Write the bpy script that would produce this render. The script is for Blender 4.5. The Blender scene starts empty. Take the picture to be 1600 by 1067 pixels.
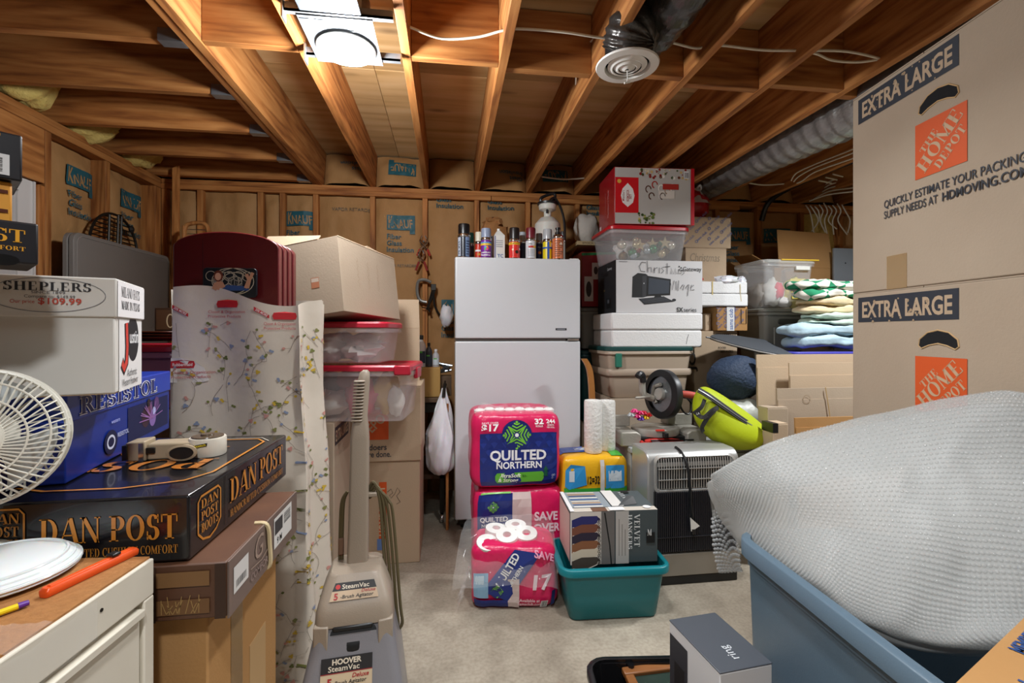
import bpy, math, random
from math import sin, cos, pi, radians as R, sqrt, hypot, atan2
from mathutils import Vector, Matrix, noise
random.seed(7)
sc = bpy.context.scene
COL = sc.collection
# ---------------------------------------------------------------- camera
CZ = 1.28; FPX = 740.0; YAW = R(7.7); HOR = 520.0
cd = bpy.data.cameras.new('camera'); cam = bpy.data.objects.new('camera', cd); COL.objects.link(cam)
cd.sensor_fit = 'HORIZONTAL'; cd.sensor_width = 36; cd.lens = 36 * FPX / 1600; cd.clip_start = .02
cd.shift_y = -(533.5 - HOR) / 1600
cam.location = (0, 0, CZ); cam.rotation_euler = (pi / 2, 0, -YAW); sc.camera = cam
# ---------------------------------------------------------------- world, exposure
w = bpy.data.worlds.new('world'); sc.world = w; w.use_nodes = True
w.node_tree.nodes['Background'].inputs[0].default_value = (.9, .95, 1, 1)
w.node_tree.nodes['Background'].inputs[1].default_value = .06
vs = sc.view_settings; vs.view_transform = 'Standard'; vs.look = 'None'; vs.gamma = 1; vs.use_curve_mapping = False
vs.exposure = -0.4
sc.cycles.max_bounces = 6; sc.cycles.transparent_max_bounces = 12; sc.cycles.caustics_reflective = False; sc.cycles.caustics_refractive = False
def area(name, loc, size, power, col, rot=(0, 0, 0), spread=180):
    l = bpy.data.lights.new(name, 'AREA'); l.shape = 'DISK'; l.size = size; l.energy = power; l.color = col; l.spread = R(spread)
    o = bpy.data.objects.new(name, l); o.location = loc; o.rotation_euler = rot; COL.objects.link(o); return o
ROOM_AND_FILL_LAMPS = [(-.12, -.15, 2.42), (.42, 1.30, 2.42), (2.52, 2.0, 2.42), (1.05, -.30, 2.42)]     # unseen downlights; the second and last are fill lights added to brighten
LAMP_W = (28, 18, 58, 4); LAMP_SPREAD = (135, 130, 160, 115)
for i, p in enumerate(ROOM_AND_FILL_LAMPS): area('downlight_glow', p, .16, LAMP_W[i], (.95, .98, 1), spread=LAMP_SPREAD[i])
l = bpy.data.lights.new('downlight_glow', 'POINT'); l.energy = 84; l.color = (.94, .975, 1); l.shadow_soft_size = .07      # the domed LED lamp in view
o = bpy.data.objects.new('downlight_glow', l); o.location = (-.395, 1.93, 2.275); COL.objects.link(o)
# ---------------------------------------------------------------- pixel -> place (a measuring aid: photo pixel at a known depth)
_s, _c = sin(YAW), cos(YAW)
def ray(px, py): return Vector((_s * FPX + _c * (px - 800), _c * FPX - _s * (px - 800), HOR - py))
O0 = Vector((0, 0, CZ))
def PC(px, py, zc): return O0 + ray(px, py) * (zc / FPX)
def PY(px, py, Y): r = ray(px, py); return O0 + r * (Y / r.y)
def PX(px, py, X): r = ray(px, py); return O0 + r * (X / r.x)
def PZ(px, py, Z): r = ray(px, py); return O0 + r * ((Z - CZ) / r.z)
def FR(xl, xr, yt, yb, Y):
    a = PY(xl, (yt + yb) / 2, Y); b = PY(xr, (yt + yb) / 2, Y); xm = (xl + xr) / 2
    return a.x, b.x, PY(xm, yb, Y).z, PY(xm, yt, Y).z
# ---------------------------------------------------------------- materials
def lin(c):
    if isinstance(c, str): c = [int(c[i:i + 2], 16) for i in (0, 2, 4)]
    return tuple((v / 255 / 12.92 if v / 255 <= .04045 else ((v / 255 + .055) / 1.055) ** 2.4) for v in c) + (1,)
MATS = {}
def mat(name, col='888888', rough=.6, metal=0, var=None, bump=None, alpha=None, trans=0, emit=None, coat=0, spec=None, sss=0):
    """var=(scale, colour2, contrast[, stretch xyz]); bump=(scale, strength[, stretch])"""
    if name in MATS: return MATS[name]
    m = bpy.data.materials.new(name); m.use_nodes = True; nt = m.node_tree; N = nt.nodes; L = nt.links
    b = N['Principled BSDF']; b.inputs['Base Color'].default_value = lin(col); b.inputs['Roughness'].default_value = rough
    b.inputs['Metallic'].default_value = metal; b.inputs['Coat Weight'].default_value = coat
    if spec is not None: b.inputs['Specular IOR Level'].default_value = spec
    if trans: b.inputs['Transmission Weight'].default_value = trans
    if sss: b.inputs['Subsurface Weight'].default_value = sss; b.inputs['Subsurface Scale'].default_value = .01
    if emit: b.inputs['Emission Color'].default_value = lin(col); b.inputs['Emission Strength'].default_value = emit
    tc = None
    def coords(st):
        nonlocal tc
        if tc is None:
            tc = N.new('ShaderNodeTexCoord')
            oi = N.new('ShaderNodeObjectInfo'); ad = N.new('ShaderNodeVectorMath'); ad.operation = 'MULTIPLY_ADD'
            L.new(oi.outputs['Random'], ad.inputs[0]); ad.inputs[1].default_value = (7, 5, 3); L.new(tc.outputs['Object'], ad.inputs[2]); tc = ad
        mp = N.new('ShaderNodeMapping'); mp.inputs['Scale'].default_value = st or (1, 1, 1); L.new(tc.outputs[0], mp.inputs[0]); return mp
    if var:
        n = N.new('ShaderNodeTexNoise'); n.inputs['Scale'].default_value = var[0]; n.inputs['Detail'].default_value = 6
        L.new(coords(var[3] if len(var) > 3 else None).outputs[0], n.inputs[0])
        rp = N.new('ShaderNodeValToRGB'); k = var[2] / 2
        rp.color_ramp.elements[0].position = max(0, .5 - k); rp.color_ramp.elements[1].position = min(1, .5 + k)
        rp.color_ramp.elements[0].color = lin(col); rp.color_ramp.elements[1].color = lin(var[1])
        L.new(n.outputs[0], rp.inputs[0]); L.new(rp.outputs[0], b.inputs['Base Color'])
    if bump:
        n = N.new('ShaderNodeTexNoise'); n.inputs['Scale'].default_value = bump[0]; n.inputs['Detail'].default_value = 5
        L.new(coords(bump[2] if len(bump) > 2 else None).outputs[0], n.inputs[0])
        bp = N.new('ShaderNodeBump'); bp.inputs['Strength'].default_value = bump[1]; bp.inputs['Distance'].default_value = .01
        L.new(n.outputs[0], bp.inputs['Height']); L.new(bp.outputs[0], b.inputs['Normal'])
    if alpha is not None:
        t = N.new('ShaderNodeBsdfTransparent'); mx = N.new('ShaderNodeMixShader'); mx.inputs[0].default_value = alpha
        L.new(t.outputs[0], mx.inputs[1]); L.new(b.outputs[0], mx.inputs[2]); L.new(mx.outputs[0], N['Material Output'].inputs[0])
    MATS[name] = m; return m
def wood(name, c1, c2, c3, axis, ring=9., rough=.65):
    if name in MATS: return MATS[name]
    m = bpy.data.materials.new(name); m.use_nodes = True; nt = m.node_tree; N = nt.nodes; L = nt.links; b = N['Principled BSDF']
    b.inputs['Roughness'].default_value = rough; b.inputs['Specular IOR Level'].default_value = .3
    tc = N.new('ShaderNodeTexCoord'); oi = N.new('ShaderNodeObjectInfo'); ad = N.new('ShaderNodeVectorMath'); ad.operation = 'MULTIPLY_ADD'
    L.new(oi.outputs['Random'], ad.inputs[0]); ad.inputs[1].default_value = (13, 17, 11); L.new(tc.outputs['Object'], ad.inputs[2])
    mp = N.new('ShaderNodeMapping'); s = [ring] * 3; s[axis] = ring * .09; mp.inputs['Scale'].default_value = s; L.new(ad.outputs[0], mp.inputs[0])
    n1 = N.new('ShaderNodeTexNoise'); n1.inputs['Scale'].default_value = .6; n1.inputs['Detail'].default_value = 2; L.new(mp.outputs[0], n1.inputs[0])
    mu = N.new('ShaderNodeMath'); mu.operation = 'MULTIPLY'; mu.inputs[1].default_value = 9; L.new(n1.outputs[0], mu.inputs[0])
    fr = N.new('ShaderNodeMath'); fr.operation = 'PINGPONG'; fr.inputs[1].default_value = .5; L.new(mu.outputs[0], fr.inputs[0])
    n2 = N.new('ShaderNodeTexNoise'); n2.inputs['Scale'].default_value = 6; n2.inputs['Detail'].default_value = 5; L.new(mp.outputs[0], n2.inputs[0])
    ad2 = N.new('ShaderNodeMath'); ad2.operation = 'MULTIPLY_ADD'; ad2.inputs[1].default_value = .9; L.new(fr.outputs[0], ad2.inputs[0]); L.new(n2.outputs[0], ad2.inputs[2])
    rp = N.new('ShaderNodeValToRGB'); e = rp.color_ramp.elements; e[0].position = .38; e[0].color = lin(c1); e[1].position = 1.0; e[1].color = lin(c3)
    x = e.new(.68); x.color = lin(c2); L.new(ad2.outputs[0], rp.inputs[0])
    n3 = N.new('ShaderNodeTexNoise'); n3.inputs['Scale'].default_value = 1.7; L.new(ad.outputs[0], n3.inputs[0])
    hs = N.new('ShaderNodeHueSaturation'); L.new(rp.outputs[0], hs.inputs['Color'])
    v1 = N.new('ShaderNodeMath'); v1.operation = 'MULTIPLY_ADD'; v1.inputs[1].default_value = .5; v1.inputs[2].default_value = .55; L.new(n3.outputs[0], v1.inputs[0])
    v2 = N.new('ShaderNodeMath'); v2.operation = 'MULTIPLY_ADD'; v2.inputs[1].default_value = .32; L.new(oi.outputs['Random'], v2.inputs[0]); L.new(v1.outputs[0], v2.inputs[2])
    L.new(v2.outputs[0], hs.inputs['Value'])
    vo = N.new('ShaderNodeTexVoronoi'); vo.inputs['Scale'].default_value = 1.0; k = [5.0] * 3; k[axis] = 1.6
    mk = N.new('ShaderNodeMapping'); mk.inputs['Scale'].default_value = k; L.new(ad.outputs[0], mk.inputs[0]); L.new(mk.outputs[0], vo.inputs[0])
    kr = N.new('ShaderNodeValToRGB'); kr.color_ramp.elements[0].position = .04; kr.color_ramp.elements[1].position = .16
    kr.color_ramp.elements[0].color = (.12, .06, .03, 1); kr.color_ramp.elements[1].color = (1, 1, 1, 1); L.new(vo.outputs['Distance'], kr.inputs[0])
    mx = N.new('ShaderNodeMix'); mx.data_type = 'RGBA'; mx.blend_type = 'MULTIPLY'; mx.inputs[0].default_value = .6
    L.new(hs.outputs[0], mx.inputs[6]); L.new(kr.outputs[0], mx.inputs[7]); L.new(mx.outputs[2], b.inputs['Base Color'])
    bp = N.new('ShaderNodeBump'); bp.inputs['Strength'].default_value = .25; bp.inputs['Distance'].default_value = .003; L.new(n2.outputs[0], bp.inputs['Height']); L.new(bp.outputs[0], b.inputs['Normal'])
    MATS[name] = m; return m
WX, WY, WZ = [wood('lumber_' + 'xyz'[i], '834e28', 'a86c38', 'bb8048', i) for i in range(3)]
PLY = wood('plywood', 'b8935f', 'd0aa76', 'dab786', 0, 3.)
PLAIN = {}
def ink(c, rough=.55, metal=0):
    k = (c, rough, metal)
    if k not in PLAIN: PLAIN[k] = mat('ink_%s_%d' % (c, rough * 100 + metal), c, rough, metal)
    return PLAIN[k]
CARD = mat('cardboard', 'ab9985', .85, var=(3, 'b3a28e', .5), bump=(120, .08), spec=.15)
CARD2 = mat('cardboard_light', 'bba48a', .85, var=(3, 'c2ac92', .5), bump=(120, .08), spec=.15)
CARD3 = mat('cardboard_orange', 'ad8150', .85, var=(4, 'b58b5c', .5), bump=(150, .08), spec=.15)
KRAFT_IN = mat('cardboard_edge', 'c9a87c', .9, spec=.1)
TAPE = mat('packing_tape', 'b8986c', .18, spec=.6, alpha=.55)
STEEL = mat('galvanised_steel', 'b9bcc0', .38, .9, var=(14, '8f9398', .6))
CHROME = mat('chrome', 'd0d2d5', .15, 1)
BLACKP = mat('black_plastic', '17181a', .38)
DARKM = mat('dark_metal', '26231f', .45, .6)
WHITEP = mat('white_plastic', 'e6e4de', .4)
FOAM = mat('white_foam', 'eeeeee', .8, bump=(90, .25))
CLEAR = mat('clear_plastic', 'eceef0', .12, alpha=.12)
MILKY = mat('milky_plastic', 'e8e9ea', .25, alpha=.17)
FILM = mat('clear_film', 'f4f6f8', .08, alpha=.10)
def concrete():
    m = bpy.data.materials.new('concrete'); m.use_nodes = True; N = m.node_tree.nodes; L = m.node_tree.links; b = N['Principled BSDF']; b.inputs['Roughness'].default_value = .78
    tc = N.new('ShaderNodeTexCoord'); col = None
    for scale, lo, hi, p0, p1, f in ((1.8, '8f8474', 'b3a998', .35, .65, 1), (8, '8a8074', 'ffffff', .30, .52, .3), (70, 'a89e92', 'ffffff', .35, .6, .28), (14, '4a4238', 'ffffff', .22, .30, .5)):
        n = N.new('ShaderNodeTexNoise'); n.inputs['Scale'].default_value = scale; n.inputs['Detail'].default_value = 5; L.new(tc.outputs['Object'], n.inputs[0])
        r = N.new('ShaderNodeValToRGB'); e = r.color_ramp.elements; e[0].position = p0; e[1].position = p1; e[0].color = lin(lo); e[1].color = lin(hi); L.new(n.outputs[0], r.inputs[0])
        if col is None: col = r.outputs[0]
        else:
            mx = N.new('ShaderNodeMix'); mx.data_type = 'RGBA'; mx.blend_type = 'MULTIPLY'; mx.inputs[0].default_value = f; L.new(col, mx.inputs[6]); L.new(r.outputs[0], mx.inputs[7]); col = mx.outputs[2]
    L.new(col, b.inputs['Base Color']); bp = N.new('ShaderNodeBump'); bp.inputs['Strength'].default_value = .3; bp.inputs['Distance'].default_value = .004; L.new(n.outputs[0], bp.inputs['Height']); L.new(bp.outputs[0], b.inputs['Normal']); return m
CONCRETE = concrete()
def quilt():
    m = bpy.data.materials.new('quilt_check'); m.use_nodes = True; N = m.node_tree.nodes; L = m.node_tree.links; b = N['Principled BSDF']; b.inputs['Roughness'].default_value = .9
    tc = N.new('ShaderNodeTexCoord'); mp = N.new('ShaderNodeMapping'); mp.inputs['Rotation'].default_value = (.5, .4, .8); mp.inputs['Scale'].default_value = (1, 1, 1.4); L.new(tc.outputs['Object'], mp.inputs[0])
    n = N.new('ShaderNodeTexNoise'); n.inputs['Scale'].default_value = 6; L.new(tc.outputs['Object'], n.inputs[0]); ad = N.new('ShaderNodeVectorMath'); ad.operation = 'MULTIPLY_ADD'; ad.inputs[1].default_value = (.06,) * 3; L.new(n.outputs[1], ad.inputs[0]); L.new(mp.outputs[0], ad.inputs[2])
    c = N.new('ShaderNodeTexChecker'); c.inputs['Scale'].default_value = 11; c.inputs[1].default_value = lin('1f8058'); c.inputs[2].default_value = lin('d8d4c8'); L.new(ad.outputs[0], c.inputs[0]); L.new(c.outputs[0], b.inputs['Base Color']); return m
# ---------------------------------------------------------------- mesh building
class MB:
    def __init__(s): s.v = []; s.f = []; s.m = []
    def add(s, vs, fs, m=0):
        n = len(s.v); s.v += [tuple(p) for p in vs]; s.f += [tuple(i + n for i in f) for f in fs]; s.m += [m] * len(fs); return s
    def box(s, x0, y0, z0, x1, y1, z1, m=0):
        return s.hexa([(x0, y0, z0), (x1, y0, z0), (x1, y1, z0), (x0, y1, z0), (x0, y0, z1), (x1, y0, z1), (x1, y1, z1), (x0, y1, z1)], m)
    def hexa(s, p, m=0):
        return s.add(p, [(3, 2, 1, 0), (4, 5, 6, 7), (0, 1, 5, 4), (1, 2, 6, 5), (2, 3, 7, 6), (3, 0, 4, 7)], m)
    def poly(s, pts, m=0): return s.add(pts, [tuple(range(len(pts)))], m)
    def prism(s, pts, e, m=0):
        """pts: 3d outline, e: extrusion vector"""
        n = len(pts); e = Vector(e); q = [Vector(p) for p in pts]
        return s.add(q + [p + e for p in q], [tuple(reversed(range(n))), tuple(range(n, 2 * n))] + [(i, (i + 1) % n, (i + 1) % n + n, i + n) for i in range(n)], m)
    def rings(s, rs, m=0, cap=(1, 1), closed=True):
        n = len(rs[0]); vs = [p for r in rs for p in r]; fs = []
        for k in range(len(rs) - 1):
            for i in range(n if closed else n - 1):
                j = (i + 1) % n; fs.append((k * n + i, k * n + j, k * n + n + j, k * n + n + i))
        if cap[0]: fs.append(tuple(reversed(range(n))))
        if cap[1]: fs.append(tuple(range(len(vs) - n, len(vs))))
        return s.add(vs, fs, m)
    def lathe(s, prof, c=(0, 0, 0), n=20, m=0, cap=(1, 1), axis=None, sx=1, sy=1):
        M_ = Vector((0, 0, 1)).rotation_difference(Vector(axis)).to_matrix() if axis else Matrix.Identity(3)
        c = Vector(c); rs = [[c + M_ @ Vector((r * cos(2 * pi * i / n) * sx, r * sin(2 * pi * i / n) * sy, z)) for i in range(n)] for r, z in prof]
        return s.rings(rs, m, cap)
    def tube(s, pts, r, n=8, m=0, closed=False):
        P = [Vector(p) for p in pts]; rs = []; up = None; k = len(P)
        for i, p in enumerate(P):
            a = P[i - 1] if (i or closed) else P[0]; b = P[(i + 1) % k] if (i < k - 1 or closed) else P[-1]
            t = (b - a).normalized()
            if up is None: up = t.orthogonal().normalized()
            up = (up - t * up.dot(t)); up = up.normalized() if up.length > 1e-6 else t.orthogonal().normalized()
            w_ = t.cross(up); q = r[i] if isinstance(r, (list, tuple)) else r
            rs.append([p + (up * cos(2 * pi * j / n) + w_ * sin(2 * pi * j / n)) * q for j in range(n)])
        if closed: rs.append(rs[0])
        return s.rings(rs, m, (0, 0) if closed else (1, 1))
    def grid(s, f, nu, nv, m=0):
        vs = [f(i / nu, j / nv) for j in range(nv + 1) for i in range(nu + 1)]
        return s.add(vs, [(j * (nu + 1) + i, j * (nu + 1) + i + 1, (j + 1) * (nu + 1) + i + 1, (j + 1) * (nu + 1) + i) for j in range(nv) for i in range(nu)], m)
    def build(s, name, mats, parent=None, bevel=0, smooth=35, loc=None, rz=0, rot=None, kind=None, solid=0, seg=2, sub=0):
        me = bpy.data.meshes.new(name); me.from_pydata(s.v, [], s.f)
        for q in (mats if isinstance(mats, (list, tuple)) else [mats]): me.materials.append(q)
        if any(s.m): me.polygons.foreach_set('material_index', s.m)
        if smooth: me.polygons.foreach_set('use_smooth', [True] * len(s.f)); me.set_sharp_from_angle(angle=R(smooth))
        me.update(); o = bpy.data.objects.new(name, me); COL.objects.link(o); o.parent = parent
        if loc is not None: o.location = loc
        if rz: o.rotation_euler = (0, 0, rz)
        if rot: o.rotation_euler = rot
        if kind: o['kind'] = kind
        if solid: md = o.modifiers.new('solid', 'SOLIDIFY'); md.thickness = solid; md.offset = 0
        if bevel: md = o.modifiers.new('bevel', 'BEVEL'); md.width = bevel; md.segments = seg; md.limit_method = 'ANGLE'; md.angle_limit = R(40); md.harden_normals = False
        if sub: md = o.modifiers.new('sub', 'SUBSURF'); md.levels = sub; md.render_levels = sub
        return o
def tag(o, label, cat, group=None, kind=None):
    o['label'] = label; o['category'] = cat
    if group: o['group'] = group
    if kind: o['kind'] = kind
    return o
def thing(name, label, cat, loc=(0, 0, 0), rz=0, group=None, kind=None, rot=None):
    o = bpy.data.objects.new(name, None); o.empty_display_size = .05; COL.objects.link(o); o.location = loc; o.rotation_euler = rot or (0, 0, rz)
    return tag(o, label, cat, group, kind)
def struct(name):
    o = bpy.data.objects.new(name, None); COL.objects.link(o); o['kind'] = 'structure'; o['label'] = name.replace('_', ' ') + ' of the storage basement'; return o
def rrect(w, d, r, z=0, n=4, cx=0, cy=0):
    out = []
    for sx, sy, a0 in ((1, -1, -pi / 2), (1, 1, 0), (-1, 1, pi / 2), (-1, -1, pi)):
        for i in range(n + 1):
            a = a0 + pi / 2 * i / n; out.append(Vector((cx + sx * (w / 2 - r) + r * cos(a), cy + sy * (d / 2 - r) + r * sin(a), z)))
    return out
def spline(pts, n=8):
    P = [Vector(p) for p in pts]; out = []
    for i in range(len(P) - 1):
        p0, p1, p2, p3 = P[max(i - 1, 0)], P[i], P[i + 1], P[min(i + 2, len(P) - 1)]
        for k in range(n):
            t = k / n; out.append(.5 * ((2 * p1) + (p2 - p0) * t + (2 * p0 - 5 * p1 + 4 * p2 - p3) * t * t + (3 * p1 - p0 - 3 * p2 + p3) * t ** 3))
    return out + [P[-1]]
# ---------------------------------------------------------------- lettering
_tx = {}
def sans(s, bold=0):
    k = (s, bold)
    if k not in _tx:
        c = bpy.data.curves.new('t', 'FONT'); c.body = s; c.size = 1 / .7; c.offset = bold; c.resolution_u = 3
        o = bpy.data.objects.new('t', c); m = bpy.data.meshes.new_from_object(o)
        vs = [(v.co.x, v.co.y) for v in m.vertices]; fs = [tuple(p.vertices) for p in m.polygons]
        x0 = min((v[0] for v in vs), default=0); _tx[k] = ([(x - x0, y) for x, y in vs], fs, max((v[0] for v in vs), default=0) - x0)
        bpy.data.objects.remove(o); bpy.data.curves.remove(c); bpy.data.meshes.remove(m)
    return _tx[k]
# serif capitals: v x (thick stem), t x (thin stem), h x0 x1 y (hair bar), d x0 y0 x1 y1 w (diagonal), a cx cy rx ry a0 a1 (bowl), f x0 x1 y (foot serif), b x y0 y1 (beak)
GL = {'D': (.82, 'v .1|h .1 .4 0|h .1 .4 .95|a .38 .5 .42 .5 -90 90|f 0 .4 0|f 0 .4 1'), 'A': (.86, 'd .02 0 .4 1 .06|d .38 1 .66 0 .2|h .15 .6 .3|f -.05 .2 0|f .5 .9 0'),
      'N': (.86, 't .1|t .74|d .06 1 .66 0 .2|f 0 .24 0|f 0 .24 1|f .64 .9 1'), 'P': (.7, 'v .1|h .1 .4 .95|h .1 .4 .43|a .36 .71 .34 .29 -90 90|f 0 .42 0|f 0 .4 1'),
      'O': (.86, 'a .43 .5 .42 .52 0 360'), 'S': (.64, 'a .32 .74 .28 .27 20 270|a .32 .26 .3 .28 -160 90|b .52 .66 1|b .04 0 .34'), 'T': (.78, 'v .29|h .02 .76 .94|b .0 .68 1|b .7 .68 1|f .18 .6 0'),
      'E': (.72, 'v .1|h .1 .66 0|h .1 .5 .48|h .1 .62 .95|b .6 0 .3|b .56 .7 1|f 0 .4 0|f 0 .4 1'), 'F': (.68, 'v .1|h .1 .5 .46|h .1 .62 .95|b .56 .7 1|f 0 .42 0|f 0 .4 1'),
      'H': (.9, 'v .1|v .6|h .1 .7 .48|f 0 .4 0|f 0 .4 1|f .5 .9 0|f .5 .9 1'), 'L': (.7, 'v .1|h .1 .66 0|b .58 0 .34|f 0 .4 0|f 0 .42 1'), 'R': (.82, 'v .1|h .1 .4 .95|h .1 .4 .46|a .36 .72 .32 .28 -90 90|d .36 .48 .62 0 .2|f 0 .4 0|f 0 .4 1|f .6 .86 0'),
      'I': (.42, 'v .11|f 0 .42 0|f 0 .42 1'), 'U': (.86, 'v .1|t .7|a .42 .3 .34 .32 180 360|f 0 .4 1|f .6 .88 1'), 'C': (.76, 'a .43 .5 .42 .52 50 310|b .64 .68 1'), 'M': (1.04, 't .1|v .76|d .08 1 .46 .05 .2|d .46 .05 .8 1 .07|f 0 .24 0|f .68 1.06 0|f 0 .26 1|f .76 1.06 1'),
      'B': (.74, 'v .1|h .1 .4 .95|h .1 .4 .5|h .1 .4 0|a .36 .75 .28 .25 -90 90|a .36 .26 .33 .28 -90 90|f 0 .36 0|f 0 .36 1'), 'V': (.84, 'd .0 1 .34 0 .2|d .4 0 .74 1 .07|f -.04 .34 1|f .6 .88 1'), 'G': (.84, 'a .43 .5 .42 .52 50 350|v .6 0 .45|f .48 .88 .45'),
      'K': (.86, 'v .1|d .24 .42 .62 1 .08|d .34 .56 .66 0 .2|f 0 .4 0|f 0 .4 1|f .52 .84 1|f .54 .9 0'), 'W': (1.1, 'd .0 1 .26 0 .18|d .34 0 .56 1 .06|d .44 1 .7 0 .18|d .78 0 1.0 1 .06|f -.04 .3 1|f .88 1.14 1'), 'Y': (.8, 'd .0 1 .34 .45 .2|d .42 .45 .7 1 .07|v .3 0 .5|f -.04 .34 1|f .56 .84 1|f .2 .6 0')}
def serif(s, bold=0):
    k = ('serif', s)
    if k in _tx: return _tx[k]
    vs = []; fs = []; x = 0
    def q(*p):
        n = len(vs); vs.extend((x + a, b) for a, b in p); fs.append(tuple(range(n, n + len(p))))
    for ch in s:
        if ch == ' ': x += .38; continue
        wd, pr = GL.get(ch, GL['I'])
        for it in pr.split('|'):
            t = it.split(); k_ = t[0]; a = [float(z) for z in t[1:]]
            if k_ in 'vt': y0, y1 = (a[1], a[2]) if len(a) > 2 else (0, 1); W = .2 if k_ == 'v' else .075; q((a[0], y0), (a[0] + W, y0), (a[0] + W, y1), (a[0], y1))
            elif k_ == 'h': q((a[0], a[2]), (a[1], a[2]), (a[1], a[2] + .055), (a[0], a[2] + .055))
            elif k_ == 'f': y = a[2] if a[2] < .5 else a[2] - .045; q((a[0], y), (a[1], y), (a[1], y + .045), (a[0], y + .045))
            elif k_ == 'b': q((a[0], a[1]), (a[0] + .06, a[1]), (a[0] + .06, a[2]), (a[0], a[2]))
            elif k_ == 'd': q((a[0], a[1]), (a[0] + a[4], a[1]), (a[2] + a[4], a[3]), (a[2], a[3])) if a[1] < a[3] else q((a[2], a[3]), (a[2] + a[4], a[3]), (a[0] + a[4], a[1]), (a[0], a[1]))
            elif k_ == 'a':
                cx, cy, rx, ry, a0, a1 = a; n = max(6, int((a1 - a0) / 20)); pr_ = []
                for i in range(n + 1):
                    an = R(a0 + (a1 - a0) * i / n); pr_.append(((cx + rx * cos(an), cy + ry * sin(an)), (cx + (rx - .2) * cos(an), cy + (ry - .06) * sin(an))))
                for i in range(n): q(pr_[i][0], pr_[i + 1][0], pr_[i + 1][1], pr_[i][1])
        x += wd + .06
    _tx[k] = (vs, fs, x - .06); return _tx[k]
class Decal:
    """flat print on a face: o origin, u/v unit directions; or a mapping fn(u,v)->point for curved faces"""
    def __init__(s, o=None, u=None, v=None, fn=None, eps=.0008):
        s.fn = fn; s.k = 0; s.eps = eps; s.mb = MB(); s.cols = []
        if fn is None: s.o = Vector(o); s.u = Vector(u).normalized(); s.vv = Vector(v).normalized(); s.n = s.u.cross(s.vv)
    def pt(s, a, b):
        e = s.eps + s.k * .00022
        return s.fn(a, b, e) if s.fn else s.o + s.u * a + s.vv * b + s.n * e
    def ci(s, c):
        if c not in s.cols: s.cols.append(c)
        return s.cols.index(c)
    def raw(s, pts, fs, c): s.k += 1; s.mb.add([s.pt(*p) for p in pts], fs, s.ci(c)); return s
    def poly(s, pts, c): return s.raw(pts, [tuple(range(len(pts)))], c)
    def rect(s, a0, b0, a1, b1, c, nu=1, nv=1):
        p = [(a0 + (a1 - a0) * i / nu, b0 + (b1 - b0) * j / nv) for j in range(nv + 1) for i in range(nu + 1)]
        return s.raw(p, [(j * (nu + 1) + i, j * (nu + 1) + i + 1, (j + 1) * (nu + 1) + i + 1, (j + 1) * (nu + 1) + i) for j in range(nv) for i in range(nu)], c)
    def disc(s, a, b, r, c, ry=None, n=20): ry = ry or r; return s.poly([(a + r * cos(2 * pi * i / n), b + ry * sin(2 * pi * i / n)) for i in range(n)], c)
    def ring(s, a, b, r, ry, t, c, n=32):
        p = [(a + (r - q) * cos(2 * pi * i / n), b + (ry - q) * sin(2 * pi * i / n)) for i in range(n) for q in (0, t)]
        return s.raw(p, [(2 * i, (2 * i + 2) % (2 * n), (2 * i + 3) % (2 * n), 2 * i + 1) for i in range(n)], c)
    def line(s, pts, w_, c):
        P = []; F = []
        for i, (a, b) in enumerate(pts):
            q0 = pts[max(i - 1, 0)]; q1 = pts[min(i + 1, len(pts) - 1)]; dx, dy = q1[0] - q0[0], q1[1] - q0[1]; l = hypot(dx, dy) or 1
            P += [(a - dy / l * w_ / 2, b + dx / l * w_ / 2), (a + dy / l * w_ / 2, b - dx / l * w_ / 2)]
            if i: F.append((2 * i - 2, 2 * i - 1, 2 * i + 1, 2 * i))
        return s.raw(P, F, c)
    def text(s, t, a, b, h, c, wd=None, rot=0, shear=0, bold=.0, font=sans, al='l'):
        vs, fs, W = font(t, bold)
        if not vs: return s
        sx = (wd / W) if wd else h; W2 = sx * W; off = {'l': 0, 'c': -W2 / 2, 'r': -W2}[al]; cr, sr = cos(rot), sin(rot)
        P = []
        for x, y in vs:
            X = x * sx + shear * y * h + off; Y = y * h; P.append((a + X * cr - Y * sr, b + X * sr + Y * cr))
        return s.raw(P, fs, c)
    def build(s, name, parent, rough=.55, kind=None):
        return s.mb.build(name, [ink(c, rough) for c in s.cols], parent, smooth=0, kind=kind)
def face(w_, d, h, side):
    return {'F': ((-w_ / 2, 0, 0), (1, 0, 0), (0, 0, 1)), 'L': ((-w_ / 2, d, 0), (0, -1, 0), (0, 0, 1)), 'R': ((w_ / 2, 0, 0), (0, 1, 0), (0, 0, 1)), 'T': ((-w_ / 2, 0, h), (1, 0, 0), (0, 1, 0))}[side]
def D(w_, d, h, side): return Decal(*face(w_, d, h, side))
def barcode(dc, a, b, w_, h, vert=False, seed=1):
    r = random.Random(seed); x = 0
    while x < (h if vert else w_) * .96:
        t = r.choice((.012, .02, .035)) * (h if vert else w_)
        if vert: dc.rect(a, b + x, a + w_, b + x + t, '151515')
        else: dc.rect(a + x, b, a + x + t, b + h, '151515')
        x += t + r.choice((.02, .03, .045)) * (h if vert else w_)
        dc.k -= 1
def copy_tree(o, parent=None):
    c = o.copy(); COL.objects.link(c); c.parent = parent
    for ch in list(o.children): copy_tree(ch, c)
    return c
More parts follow.
